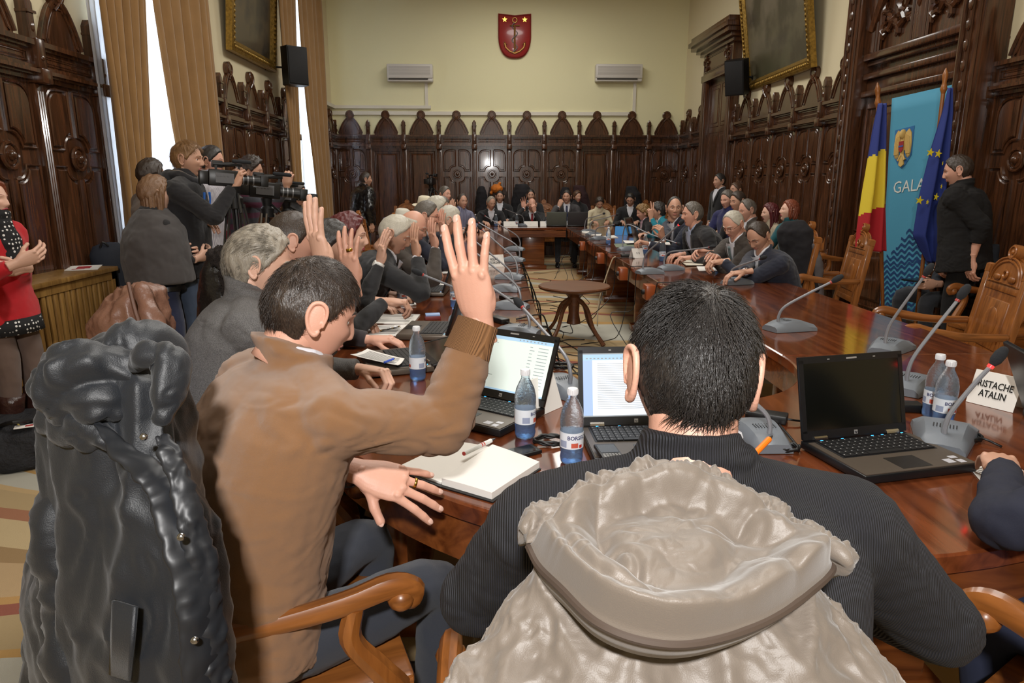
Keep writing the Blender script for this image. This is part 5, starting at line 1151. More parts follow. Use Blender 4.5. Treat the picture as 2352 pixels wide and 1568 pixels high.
    if shirt is not None and collar:
        c_ = MB(); c_.tube([NB+sp*ringz+(X*math.cos(a)*.060+fr*math.sin(a)*.063)*S-sp*(.045*max(0, math.sin(a))**2) for a in np.linspace(0, 2*PI, 24)], .0075, 8, flat=1.4)
        if vneck:
            def wd(t): return .004+.058*sm(.55, .93, t)
            def fp(t, x, o_): 
                q = [z for z in TS if z[0] >= t]; a = q[0]; b = TS[max(TS.index(a)-1, 0)]; k = (t-b[0])/max(a[0]-b[0], 1e-4); w = b[1]+(a[1]-b[1])*k; d = b[2]+(a[2]-b[2])*k
                xx = min(abs(x)/(w*S+th), .95); return spine(t)+X*x+fr*((d*S*bulk+th)*math.sqrt(1-xx*xx)+o_+.014*sm(.93, 1.0, t))
            c_.grid([[fp(t, wd(t)*S*q, .006) for q in (-1, -.5, 0, .5, 1)] for t in np.linspace(.5, 1.015, 11)][::-1])
        c_.build('shirt', shirt, root, smooth=60)
        if vneck:
            lp = MB()
            for sx in (-1, 1): lp.grid([[fp(t, sx*(wd(t)*S+q), .010) for q in ((-.006, .012+.024*sm(.5, .8, t)*(1-sm(.86, .95, t))) if sx > 0 else (-.006, .012+.024*sm(.5, .8, t)*(1-sm(.86, .95, t))))] for t in np.linspace(.5, .95, 9)][::-sx])
            lo = lp.build('lapels', top, root, smooth=60); k = lo.modifiers.new('t', 'SOLIDIFY'); k.thickness = .005; k.offset = 0
            if tie: tb = MB(); tb.grid([[fp(t, q*(.018+.012*(1-t))*S, .013) for q in (-1, 0, 1)] for t in np.linspace(.5, .94, 8)][::-1]); tb.ell(fp(.945, 0, .012), (.016, .012, .016), 10); tb.build('tie', tie, root)
        for s, e, w, f, n, A in arms:
            if A.get('cuff', 1): d = (w-e).normalized(); c2 = MB(); c2.tube([w-d*(sleeve_end+A.get('pull', 0)+.02), w-d*(sleeve_end+A.get('pull', 0)-.014)], .031*S, 14, flat=.85); c2.build('shirt_cuff', shirt, root)
    # trousers and shoes
    if legs is not None:
        t = MB(); t.ell(P0+V((0, .0, -.02)), (.165*S, .125*S, .11*S), 16); t.loft([(spine(-.05), X*.165*S, fr*.12*S), (spine(.12), X*.16*S, fr*.118*S)], 16)
        for hp_, k, a in legsP: t.tube([hp_+V((0, -.02, .0)), hp_.lerp(k, .5)+V((0, 0, -.005)), k, k.lerp(a, .5), a], [.088*S, .080*S, .066*S, .056*S, .048*S], 14, sub=4)
        o = t.build('trousers', legs, root, smooth=180); soft(o, max(vox, .009), 3, .012, .09)
        if feet:
            for hp_, k, a in legsP:
                s_ = MB(); s_.loft([(a+V((0, y, z-.09+.005)), V((w, 0, 0)), V((0, 0, hh))) for y, w, hh, z in ((-.07, .02, .02, .035), (-.05, .036, .035, .038), (0, .04, .045, .045), (.08, .045, .03, .032), (.14, .04, .022, .025), (.175, .02, .015, .018))], 14); s_.build('shoe', SHOE, root, smooth=180)
    if extra: extra(root, dict(NB=NB, sp=sp, fr=fr, P0=P0, H=H, HM=HM, arms=arms, S=S, spine=spine, X=X, loc=loc))
    return root
def up_hand(w, tilt=(0, 0, 1), n=(0, 1, 0), s='open', **k): return dict(w=w, f=tilt, n=n, s=s, **k)
def watch(root, c_, axis, m=STEEL, band=None, r=.030, face=(0, 0, 1)):
    axis = V(axis).normalized(); q = MB(); u = axis.orthogonal().normalized(); v = axis.cross(u)
    f = V(face); f = (f-axis*f.dot(axis)).normalized(); g = axis.cross(f)
    q.loft([(V(c_)+axis*z, f*r*.82, g*r*1.02) for z in (-.009, .009)], 24, cap=False); o = q.build('watch', band or m, root); k = o.modifiers.new('t', 'SOLIDIFY'); k.thickness = .003; k.offset = 1
    d = MB(); O = Matrix((g, axis, f)).transposed().to_4x4(); d.addmb(MB().lathe([(0, 0), (.017, 0), (.019, .004), (.018, .008), (.014, .009), (0, .009)], 20), Matrix.Translation(V(c_)+f*r*.82) @ O); d.build('watch_case', m, o)
def ring(root, c_, axis, r=.0105, m=BRASS, w=.003):
    q = MB(); axis = V(axis).normalized(); u = axis.orthogonal().normalized(); v = axis.cross(u); q.loft([(V(c_)+axis*z, u*r, v*r) for z in (-w, 0, w)], 20, cap=False); o = q.build('ring', m, root); k = o.modifiers.new('t', 'SOLIDIFY'); k.thickness = .0015; k.offset = 1
# ------------------------------------------------------------------ three people in the foreground
CAMEL = FAB('camel_wool', (136, 96, 60), .9, (1400, .0015), sheen=.3); TWEED = mat('grey_tweed', (122, 120, 120), .9, bump=(900, .002), var=(420, .35)); CORD = stripes('black_corduroy', (42, 42, 48), (26, 26, 30), 'X', 90, .8, bumpd=.002); AUB = FAB('aubergine_wool', (46, 38, 42))
RIBC = stripes('camel_rib', (134, 94, 58), (124, 87, 54), 'X', 110, .9, bumpd=.002)
def x1(root, k):
    s, e, w, f, n, A = k['arms'][0]; d = (w-e).normalized(); watch(root, w-d*.03, d, STEEL, mat('strap_dark', (40, 34, 30), .5), .033, face=-n)
    M = Matrix.Translation(w) @ frame(f, -n).to_4x4() @ Matrix.Scale(1.12, 4) @ Matrix.Scale(-1, 4, (1, 0, 0)); p = M @ V((.0115+.002, .118, -.003)); q = M @ V((.0115+.004, .14, -.006)); ring(root, p, q-p, .0115)
    # ribbed side panel and hem of the sweater
    S = k['S']; sh = k['spine']; P = []
    for s_, e_, w_, f_, n_, A_ in k['arms'][1:]:
        dd = (w_-e_).normalized(); c_ = MB(); c_.tube([w_-dd*.085, w_-dd*.05, w_-dd*.010], [.054, .050, .048], 24); c_.build('ribbed_cuff', RIBC, root)
person(0, 0, 0, 47, 'man in a camel sweater seen from behind at the left, raising his right hand', headpos=(-.405, 1.53, 1.235), nk=.108, ringz=.03, lean=17, hy=14, hp=22, skin='c', hair='dark', line='full', ht=.009, lod=0, top=CAMEL, topname='sweater', shirt=SHIRTW, vneck=False, bulk=1.16, wrinkle=.016, sleeve_end=.02,
    armR=dict(w=(-.028, 1.50, 1.225), e=(-.115, 1.43, 1.00), f=(-.20, -.02, 1), n=(.50, .85, 0), s='open', k=1.17, cuff=0), armL=dict(w=(-.312, 1.49, .865), e=(-.50, 1.60, .80), f=(.72, .02, -.26), n=(.10, .62, -.80), s='spread', cuff=0, pull=.065, k=1.12),
    nstr=lambda: strands('full', 6500, .028, .007, 3, crown=(.12, -.55, .83), r=.00055), extra=x1, legs=FAB('trousers_slate', (44, 48, 58)))
def x2(root, k):
    M = Matrix.Translation(k['H']); pass
person(0, 0, 0, 3, 'black haired man in a dark corduroy jacket seen from behind in the foreground', headpos=(.295, .965, 1.245), lean=14, hp=12, hr=4, hs=1.06, ringz=.046, skin='c', hair='black', line='full', ht=.005, lod=0, top=CORD, shirt=SHIRTW, vneck=False, bulk=1.14, shw=.20, scale=1.03, wrinkle=.008,
    armR=dict(w=(.50, 1.26, .80), e=(.70, .93, .84), f=(-.5, 1, 0), n=(0, 0, -1), s='hold'), armL=dict(w=(.10, 1.30, .80), e=(-.03, 1.02, .84), f=(.3, 1, 0), n=(0, 0, -1), s='relax'),
    nstr=lambda: strands('full', 10000, .032, .003, 5, crown=(.08, -.40, .90), r=.00065, lift=.42))
person(0, 0, 0, 70, 'grey haired man in grey tweed, hand raised, behind the man in the camel sweater', headpos=(-.775, 2.32, 1.255), lean=16, hy=8, hp=14, skin='a', hair='grey', line='full', ht=.016, lod=0, top=TWEED, shirt=None, collar=True, bulk=1.10, wrinkle=.01, nk=.108,
    armR=dict(w=(-.565, 2.34, 1.235), hint=(.1, -.3, -1), f=(-.22, 0, 1), n=(.75, .6, 0), s='open', cuff=0, k=1.27), armL=dict(w=(-.50, 2.52, .83), f=(.9, -.3, -.05), n=(.1, -.3, -1), s='hold', cuff=0),
    nstr=lambda: strands('full', 9000, .07, .012, 8, part=(-.5, -.75), r=.0008, lift=.10, grav=.5))
# ------------------------------------------------------------------ the left row
def W(px, py, Y): return aty(px, py, Y)
rowL = 'councillors along the left table'
person(672, 552, 2.95, 80, 'dark haired man in an aubergine jacket with a square ring on his raised hand', lean=24, hy=-15, hp=12, skin='c', hair='dark', ht=.008, top=AUB, shirt=None, bulk=1.1, lod=1, armR=dict(w=W(812, 650, 2.86), hint=(.6, .1, -1), f=(-.12, 0, 1), n=(.5, .8, 0), s='open', k=1.2, cuff=0), armL=dict(w=W(850, 780, 3.2), f=(1, 0, 0), n=(0, 0, -1), s='relax'),
    extra=lambda root, k: ring(root, (lambda M: M @ V((.0115, .116, .004)))(Matrix.Translation(k['arms'][1][2]) @ frame(k['arms'][1][3], -k['arms'][1][4]).to_4x4() @ Matrix.Scale(1.2, 4)), k['arms'][1][3], .0125, BRASS, .006))
person(758, 562, 3.45, 85, 'black haired person in black writing with a blue pen, between the raised hands', lean=26, hy=5, hp=14, skin='b', hair='black', ht=.014, fem=False, top=SUITK, shirt=None, bulk=1.05, armR=dict(w=W(885, 692, 3.55), f=(1, .15, -.1), n=(0, 0, -1), s='hold', cuff=0))
pen('pen', 'blue pen in the hand of the black haired person in black', (918, 676), (930, 690), [mat('pen_blue', (60, 90, 190), .3), STEEL], .004, .03)
def x6(root, k): s, e, w, f, n, A = k['arms'][1]; d = (w-e).normalized(); watch(root, w-d*.01, d, WHITE, WHITE, .030, face=-n)
person(800, 545, 3.95, 88, 'woman with dark red bobbed hair and painted lips, raising a hand with a white watch', lean=20, hy=-2, hp=2, skin='a', hair='red', line='full', style='bob', ht=.024, hs=1.12, fem=True, top=SUITK, shirt=None, collar=False, lod=0, armR=dict(w=W(872, 606, 3.75), f=(.22, 0, 1), n=(.8, .5, 0), s='open', k=1.1, cuff=0), extra=x6)
person(908, 538, 4.3, 84, 'grey haired man in a black suit and tie holding his hand up to his face', lean=36, hy=10, hp=26, skin='b', hair='white', ht=.009, top=SUITK, tie=SUITK, bulk=1.12, armR=dict(w=W(958, 590, 4.2), hint=(.8, .4, -1), f=(-.15, .2, 1), n=(.8, .5, 0), s='open'))
TORT = mat('glasses_dark', (40, 30, 26), .2); GLM = mat('glasses_metal', (160, 150, 130), .25, .9)
person(948, 522, 4.95, 88, 'bald man with glasses in a dark brown suit, hand raised in front of his face', lean=34, hy=3, hp=18, skin='c', hair='white', line='bald', ht=.006, top=SUITB, glasses=GLM, bulk=1.08, armR=dict(w=W(1000, 570, 4.85), hint=(.8, .4, -1), f=(-.2, .1, 1), n=(.8, .5, 0), s='open'))
person(980, 496, 5.65, 88, 'dark grey haired man with glasses between the bald man and the white haired man', lean=32, hy=0, hp=10, skin='c', hair='salt', ht=.009, top=SUITN, glasses=TORT, armR=dict(w=W(1018, 540, 5.6), f=(-.1, .1, 1), n=(.8, .5, 0), s='open'))
person(1003, 482, 6.35, 88, 'white haired man with glasses farther along the left table', lean=28, hp=10, skin='b', hair='white', ht=.014, top=SUITK, glasses=TORT, armR=dict(w=W(1030, 520, 6.3), f=(-.1, .1, 1), n=(.8, .5, 0), s='open'))
person(1030, 506, 5.9, 95, 'light grey haired head leaning far over the left table behind the raised fingers', lean=34, hy=-20, hp=22, skin='b', hair='white', ht=.012, top=SUITN, pelvis=(-1.0, 6.9, .56))
person(1012, 478, 7.2, 92, 'man with short salt and pepper hair leaning forward in the left row', lean=30, hy=-5, hp=16, skin='b', hair='salt', ht=.009, top=SUITN, armR=dict(w=W(1042, 505, 7.1), f=(-.1, .1, 1), n=(.8, .5, 0), s='open'))
person(1022, 447, 10.3, 110, 'grey haired man seated at the far end of the left row', lean=8, hy=20, skin='c', hair='salt', top=SUITB, lod=2)
CHK = stripes('check_shirt', (150, 150, 170), (90, 90, 120), 'X', 14, .9); CHKW = stripes('white_check_shirt', (214, 210, 214), (160, 156, 170), 'X', 26, .9)
person(1062, 463, 11.2, 140, 'man in a checked shirt at the far end of the left row', lean=8, hy=10, skin='b', hair='dark', line='recede', top=CHK, topname='shirt', shirt=None, lod=2)
person(1128, 466, 12.95, 175, 'grey haired man in a dark jacket looking down at the left of the far table', lean=16, hy=-20, hp=16, skin='b', hair='grey', line='recede', top=SUITK, lod=2)
person(1148, 452, 13.8, 180, 'black haired person behind the grey haired man at the far table', lean=4, skin='b', hair='black', top=SUITK, lod=2)
WS = FAB('shirt_white2', (214, 214, 222), .7); REDT = mat('tie_red', (150, 30, 44), .5)
person(1222, 470, 12.95, 180, 'bald man in white shirt and red tie with a raised hand at the far table', lean=14, hp=10, skin='c', hair='dark', line='bald', ht=.004, top=SUITK, tie=REDT, lod=1, armR=dict(w=W(1203, 478, 12.85), f=(-.05, 0, 1), n=(0, -1, 0), s='spread', hint=(.8, .2, -1), k=1.1), armL=dict(w=W(1228, 486, 12.75), f=(-.2, -.1, 1), n=(-.4, .8, 0), s='hold'))
person(1219, 449, 13.8, 180, 'dark haired man sitting right behind the bald man with the raised hand', lean=2, skin='b', hair='black', top=SUITK, lod=2)
person(1302, 452, 12.9, 185, 'man in a grey suit and blue tie holding his hand at his mouth', lean=8, hy=12, skin='b', hair='black', top=mat('suit_grey', (70, 68, 70), .85, bump=(900, .001)), tie=mat('tie_navy', (34, 44, 80), .5), lod=1, armR=dict(w=W(1284, 474, 12.75), f=(.35, .1, .9), n=(.3, .8, 0), s='hold', hint=(.8, .3, -1)))
person(1326, 452, 13.75, 175, 'short haired woman behind the man in the grey suit', lean=2, hy=-20, skin='b', hair='brown', style='short', fem=True, ht=.02, top=SUITK, shirt=None, lod=2)
person(1377, 466, 13.2, 180, 'dark haired woman in a cream cardigan looking down at the far end', lean=10, hp=30, skin='b', hair='dark', style='short', fem=True, ht=.022, top=FAB('cream_knit', (208, 196, 166), .9), topname='cardigan', shirt=None, lod=1)
person(1448, 458, 13.1, 190, 'man in dark clothes looking down at the far right corner', lean=10, hp=25, hy=10, skin='b', hair='black', top=SUITK, lod=2, glasses=TORT)
# ------------------------------------------------------------------ the right row
person(1476, 488, 10.7, 265, 'woman with light curly hair reading at the right table', lean=22, hp=16, skin='c', hair='curl', style='curly', ht=.032, fem=True, top=SUITK, shirt=FAB('pink_blouse', (214, 180, 196), .8), lod=1)
TEAL = FAB('teal_knit', (36, 132, 152), .9)
person(1512, 484, 9.7, 262, 'black haired woman in a teal cardigan raising two fingers at the right table', lean=22, hy=20, hp=6, skin='b', hair='black', style='short', ht=.026, fem=True, top=TEAL, topname='cardigan', shirt=FAB('white_blouse', (216, 212, 208), .8), lod=1, armL=dict(w=W(1496, 500, 9.4), f=(-.08, 0, 1), n=(-.2, .8, 0), s='point', hint=(-.8, .2, -1), k=1.2, cuff=0))
person(1549, 478, 7.25, 250, 'balding man in a dark suit turning to look at the camera', lean=24, hy=-62, hp=0, skin='b', hair='black', line='recede', ht=.006, top=SUITN, lod=0, bulk=1.08, armR=dict(w=W(1522, 545, 6.9), f=(-.3, -.3, .8), n=(-.5, .5, 0), s='hold'), armL=dict(w=W(1490, 560, 7.2), f=(-1, 0, .3), n=(0, 0, -1), s='hold'))
person(1590, 492, 6.75, 262, 'grey haired man in a black jacket turned away at the right table', lean=28, hy=8, hp=4, skin='c', hair='salt', ht=.009, top=SUITK, shirt=FAB('shirt_blue', (168, 184, 214), .8), lod=0, bulk=1.12)
person(1684, 515, 5.95, 255, 'man with thin rimmed glasses and a patterned tie reading papers at the right table', lean=28, hy=-16, hp=30, skin='c', hair='white', line='recede', ht=.007, top=SUITB, tie=mat('tie_pattern', (130, 146, 150), .6, var=(120, .5)), glasses=TORT, lod=0, bulk=1.05, armR=dict(w=W(1645, 590, 5.75), f=(-1, .1, -.1), n=(0, .5, -1), s='relax', hint=(1, 0, -.6)), armL=dict(w=W(1625, 580, 6.05), f=(-1, 0, .1), n=(0, -.6, -.8), s='hold'))
sheet('document', 'white sheet held by the man with glasses at the right table', 'document', [(1588, 566), (1622, 570), (1625, 590), (1590, 585)], z=.84, curl=.04)
def x22(root, k): s, e, w, f, n, A = k['arms'][1]; d = (w-e).normalized(); watch(root, w-d*.012, d, STEEL, None, .030, face=(0, -.3, 1))
person(1742, 542, 5.45, 258, 'man in a navy suit with thinning hair reading, nearest in the right row', lean=28, hy=-18, hp=36, skin='b', hair='dark', line='recede', ht=.006, top=SUITN, lod=0, bulk=1.08, armR=dict(w=W(1712, 624, 5.15), f=(-1, .05, -.15), n=(0, 0, -1), s='relax', hint=(.8, .5, -.6)), armL=dict(w=W(1660, 600, 5.5), f=(-1, -.1, -.1), n=(0, 0, -1), s='hold'), extra=x22)
# second row at the right wall
person(1671, 458, 8.9, 240, 'grey haired man in a dark blue shirt in the second row at the right', lean=6, hp=12, skin='c', hair='salt', top=FAB('shirt_midnight', (34, 36, 84), .8), topname='shirt', shirt=None, lod=1)
person(1694, 462, 8.4, 250, 'dark haired man seated in the second row next to the blue shirt', lean=10, hp=10, skin='b', hair='dark', top=SUITK, lod=2)
person(1716, 482, 7.9, 262, 'balding man in a dark suit with lowered head behind the man with glasses', lean=14, hp=16, skin='c', hair='salt', line='recede', top=SUITB, lod=1)
person(1690, 437, 10.6, 250, 'brown haired head far back in the second row at the right', lean=4, skin='b', hair='brown', top=SUITB, lod=2)
person(1768, 490, 7.9, 262, 'woman with long dark red hair in the second row at the right', lean=4, hy=8, skin='a', hair='red', style='long', ht=.018, fem=True, top=FAB('beige_cardigan', (170, 156, 132), .9), topname='cardigan', shirt=None, lod=1)
person(1812, 485, 7.25, 262, 'woman with ginger bobbed hair in a dark teal top in the second row', lean=2, hy=8, hp=-10, skin='a', hair='ginger', style='bob', ht=.018, fem=True, top=FAB('dark_teal', (24, 84, 92), .9), topname='sweater', shirt=None, lod=1)
person(1652, 416, 11.2, 255, 'man in a black suit standing by the carved door at the right', pose='stand', lean=3, skin='b', hair='black', top=SUITK, lod=2)
# standing people
person(840, 412, 11.9, 60, 'man in a shiny black leather jacket standing at the far left', pose='stand', lean=5, hy=10, skin='b', hair='dark', ht=.007, top=mat('black_leather', (26, 25, 26), .3, bump=(9, .008), coat=.2), bulk=1.5, shirt=None, lod=1, wrinkle=.03)
BK = FAB('black_knit', (19, 18, 19), .95, sheen=0)
person(2200, 392, 5.5, 318, 'man in black standing with his back turned before the banner at the right', pose='stand', lean=9, hy=-12, hp=14, skin='c', hair='dark', ht=.010, top=BK, topname='sweater', shirt=None, vneck=False, lod=0, bulk=1.32, legs=mat('trousers_pitch', (16, 15, 16), .95), armL=dict(w=aty(2232, 598, 5.2), f=(.10, .1, -1), n=(1, .2, 0), s='relax', pull=.12, hint=(0, -.3, 1), cuff=0), armR=dict(w=aty(2160, 590, 5.7), f=(0, 0, -1), n=(1, 0, 0), s='relax', cuff=0))
person(2200, 560, 5.95, 262, 'person in dark trousers seated behind the standing man, holding a tablet', lean=6, skin='b', hair='dark', top=mat('steel_shirt', (44, 48, 56), .9), topname='jacket', shirt=None, lod=1, armR=dict(w=aty(2150, 652, 5.7), f=(-1, 0, 0), n=(0, 1, 0), s='hold', cuff=0), armL=dict(w=aty(2150, 640, 6.1), f=(-1, 0, 0), n=(0, -1, 0), s='hold', cuff=0))
p = aty(2115, 643, 5.8); e = empty('tablet', p, .4, 'dark tablet held by the seated person behind the standing man', 'tablet'); m_ = MB(); m_.box(-.13, .13, -.09, .09, -.006, .006, bev=.003); m_.build('body', BLACK, e); m_ = MB(); m_.box(-.115, .115, -.078, .078, .006, .007); m_.build('display', SCR_OFF, e, smooth=0)
# right foreground arm
person(0, 0, 0, -32, 'person in a navy suit at the right edge, only the elbow in view', headpos=(1.46, 1.24, 1.27), lean=12, skin='b', hair='dark', lod=1, top=mat('suit_navy_fine', (30, 33, 50), .85, bump=(900, .001)), bulk=1.15, wrinkle=.02, legs=mat('trousers_navy', (34, 40, 62), .9), armL=dict(w=(1.28, 1.56, .815), e=(1.07, 1.27, .83), f=(.6, 1, 0), n=(0, 0, -1), s='relax', k=1), armR=dict(w=(1.60, 1.62, .80), f=(-.3, 1, 0), n=(0, 0, -1), s='relax'))
# ------------------------------------------------------------------ standing group at the left
DOT = mat('polka_scarf', (20, 20, 22), .85); nt = DOT.node_tree; n = nt.nodes; l = nt.links; tc = n.new('ShaderNodeTexCoord'); vo = n.new('ShaderNodeTexVoronoi'); vo.inputs['Scale'].default_value = 42; vo.inputs['Randomness'].default_value = .35; r = n.new('ShaderNodeValToRGB'); r.color_ramp.interpolation = 'CONSTANT'; r.color_ramp.elements[0].color = lin((220, 218, 214)); r.color_ramp.elements[1].position = .26; r.color_ramp.elements[1].color = lin((20, 20, 22)); l.new(tc.outputs['Object'], vo.inputs[0]); l.new(vo.outputs['Distance'], r.inputs[0]); l.new(r.outputs[0], n['Principled BSDF'].inputs['Base Color'])
REDC = FAB('red_cardigan', (190, 14, 28), .85)
def xred(root, k):
    f, X, sp, NB, P0 = k['fr'], k['X'], k['sp'], k['NB'], k['P0']; m_ = MB()
    m_.tube([NB+sp*.03+X*.06*math.cos(a)+f*.075*math.sin(a)+f*.015 for a in np.linspace(-.3, 2*PI-.4, 14)], .036, 10)
    m_.loft([(NB+f*.07, X*.06, f*.05), (k['spine'](.75)+f*.12, X*.075, f*.035), (k['spine'](.5)+f*.125, X*.06, f*.03)], 14); soft(m_.build('scarf', DOT, root, smooth=180), .008, 2, .02, .05)
    h = MB(); h.loft([(k['spine'](-.30), X*.185, f*.145), (k['spine'](-.12), X*.178, f*.14)], 20); h.build('blouse_hem', DOT, root, smooth=180)
    for hp_, kn, an in [(P0+V((sx*.09, 0, -.03)), V((P0.x+sx*.09, P0.y+.02, P0.z*.53)), V((P0.x+sx*.1, P0.y-.01, .08))) for sx in (-1, 1)]:
        b = MB(); b.tube([kn+V((0, 0, -.10)), an.lerp(kn, .35), an], [.064, .060, .052], 14, sub=3); b.build('boot', mat('brown_leather_boot', (58, 34, 28), .3, bump=(40, .006)), root, smooth=180)
person(-24, 458, 3.9, 96, 'woman in a red cardigan and polka dot scarf with folded arms at the left edge', pose='stand', lean=-3, hy=-8, skin='a', hair='ginger', style='bob', fem=True, ht=.018, top=REDC, topname='cardigan', shirt=None, collar=False, vneck=False, bulk=1.1, lod=1, legs=FAB('taupe_trousers', (104, 84, 74)), extra=xred,
    armR=dict(w=aty(40, 604, 3.68), f=(-.1, .9, .0), n=(-1, 0, 0), s='relax', cuff=0, pull=.03, hint=(.6, -.6, -1)), armL=dict(w=aty(52, 616, 3.82), f=(-.2, -.9, .1), n=(-1, 0, 0), s='relax', cuff=0, hint=(-.6, -.6, -1)))
e = sheet('document', 'white sheet tucked under the arm of the woman in red', 'document', [(0, 628), (36, 642), (20, 646), (-20, 640)], z=1.0); e.location = aty(5, 630, 3.6); e.rotation_euler = (1.2, .3, 0)
CAPE = FAB('grey_cape', (74, 70, 70), .95); JEAN = FAB('blue_jeans', (36, 44, 72), .9); JEANW = FAB('washed_jeans', (70, 84, 106), .9, var=(7, .6))
def xcape(root, k):
    f, X, sp, NB = k['fr'], k['X'], k['sp'], k['NB']; m_ = MB(); m_.loft([(NB+sp*.02, X*.09, f*.09), (NB-sp*.05, X*.185, f*.135), (NB-sp*.12, X*.232, f*.185), (k['spine'](.62), X*.245, f*.20), (k['spine'](.36), X*.262, f*.21), (k['spine'](.06), X*.27, f*.21)], 32); soft(m_.build('cape', CAPE, root, smooth=180), .009, 4, .03, .12)
    b = MB(); b.loft([(k['spine'](-.06), X*.19, f*.145), (k['spine'](.0), X*.185, f*.14)], 24, cap=False); b.build('belt', mat('belt_black', (20, 18, 18), .3), root, smooth=180)
person(358, 445, 4.75, 42, 'woman with long light brown hair in a grey cape standing before the ochre curtain', pose='stand', lean=0, hy=10, skin='a', hair='lbrown', style='long', fem=True, ht=.022, bulk=.85, top=FAB('black_top', (30, 29, 31)), topname='top', shirt=None, vneck=False, lod=1, legs=JEAN, extra=xcape, armR=dict(local=1, w=(.17, .20, 1.02), f=(-1, .1, .1), n=(0, -1, 0), s='relax', cuff=0, hint=(.1, -.1, -1)), armL=dict(local=1, w=(-.02, .22, 1.05), f=(1, .1, 0), n=(0, -1, 0), s='relax', cuff=0, hint=(-.1, -.1, -1)))
person(350, 402, 5.35, 35, 'woman with dark brown bobbed hair standing behind the grey cape', pose='stand', lean=0, hy=10, skin='a', hair='dark', style='bob', fem=True, ht=.02, top=FAB('taupe_knit', (112, 96, 84)), topname='sweater', shirt=None, vneck=False, lod=1, legs=JEAN)
HOOD = FAB('dark_hoodie', (34, 33, 36), .95); BLUEC = mat('blue_trim', (50, 120, 220), .6)
def xhood(root, k):
    f, X, sp, NB = k['fr'], k['X'], k['sp'], k['NB']; m_ = MB(); m_.tube([NB+sp*.02+X*.085*math.cos(a)+f*.085*math.sin(a)-sp*.05*max(0, math.sin(a)) for a in np.linspace(0, 2*PI, 18)], .030, 10); m_.ell(NB-f*.10-sp*.03, (.11, .06, .09), 16); soft(m_.build('hood', HOOD, root, smooth=180), .008, 3, .012, .06)
    m_ = MB(); m_.tube([NB+sp*.045+X*.085*math.cos(a)+f*.085*math.sin(a)-sp*.05*max(0, math.sin(a)) for a in np.linspace(0, 2*PI, 18)], .010, 6); m_.build('hood_lining', mat('hood_lining_grey', (104, 96, 90), .8), root, smooth=180)
    for sx in (-1, 1):
        q = MB(); c_ = k['spine'](.84)+f*.15+X*sx*.06; q.tube([c_, c_-sp*.05+X*sx*.01, c_-sp*.11+X*sx*-.01], [.009, .007, .004], 8); q.build('drawcord', BLUEC, root); q = MB(); c_ = NB-sp*.085+X*sx*.15+f*.075; q.tube([c_, c_-sp*.09], [.010, .004], 8, rnd=True); q.build('shoulder_trim', BLUEC, root)
HC_ = aty(432, 366, 5.0)
person(432, 366, 5.0, 84, 'blond man in a dark hoodie with blue cords working a video camera at the left', pose='stand', lean=2, hy=4, hp=4, skin='b', hair='blond', ht=.012, top=HOOD, topname='hoodie', shirt=None, vneck=False, lod=0, bulk=1.12, legs=JEANW, extra=xhood, nstr=lambda: strands('full', 2500, .032, .010, 21, r=.0008, lift=.5),
    armR=dict(w=aty(537, 430, 4.95), f=(.3, .2, 1), n=(.3, 1, 0), s='hold', hint=(.5, -.2, -1), cuff=0, k=1.15), armL=dict(w=aty(452, 512, 5.05), f=(1, -.25, .02), n=(0, 0, -1), s='relax', hint=(-.5, -.6, -1), cuff=0))
person(486, 370, 5.9, 90, 'dark haired man in a white checked shirt hidden behind the blond man', pose='stand', lean=6, hp=8, skin='c', hair='black', ht=.012, top=CHKW, topname='shirt', shirt=None, vneck=False, lod=1, legs=JEAN)
STR = stripes('striped_sweater', (92, 50, 72), (70, 72, 80), 'Z', 3.2, .95, lo=.4, hi=.6)
person(578, 392, 6.6, 84, 'dark curly haired camera operator in a purple and grey striped sweater', pose='stand', lean=14, hp=10, skin='b', hair='dark', style='curly', ht=.028, top=STR, topname='sweater', shirt=None, vneck=False, lod=1, bulk=1.1, legs=JEAN, armR=dict(w=aty(658, 428, 6.4), f=(.2, .1, 1), n=(0, 1, 0), s='hold', cuff=0, hint=(0, -.2, -1)))
person(682, 446, 7.6, 95, 'camera operator dressed in black bending at the far ochre curtain', pose='stand', lean=10, hp=10, skin='c', hair='dark', ht=.012, top=SUITK, topname='sweater', shirt=None, vneck=False, lod=1)
person(505, 448, 6.3, 80, 'person with dark red hair in a red and black top seated behind the tripods', lean=4, hy=-20, skin='b', hair='red', style='bob', fem=True, ht=.022, top=mat('red_black_top', (150, 24, 44), .9, var=(9, .12)), topname='top', shirt=None, vneck=False, lod=1)
# ------------------------------------------------------------------ flags, banner
BANN = mat('banner_blue', (74, 148, 178), .75); NAVB = mat('banner_navy', (22, 60, 110), .7)
e = empty('banner', (0, 0, 0), 0, 'tall light blue banner with an eagle crest, white letters and navy waves at the bottom', 'banner')
TL, TR, BR_, BL = aty(2049, 226, 6.75), aty(2194, 193, 6.2), aty(2125, 735, 6.15), aty(2020, 722, 6.7)
BR_.z = max(BR_.z, .3)
def bp(u, v, off=0):     # u 0..1 left-right, v 0..1 bottom-top
    p = (BL*(1-u)+BR_*u)*(1-v)+(TL*(1-u)+TR*u)*v; n_ = (BR_-BL).cross(TL-BL).normalized(); n_ = n_ if n_.y < 0 else -n_; return p+n_*off
e.location = BL
def bq(u, v, o_): return bp(u, v, o_)-BL
m_ = MB(); m_.grid([[bq(u/12, v/16, .0) for u in range(13)] for v in range(17)]); o = m_.build('cloth', BANN, e); k = o.modifiers.new('t', 'SOLIDIFY'); k.thickness = .004; k.offset = 0
m_ = MB()
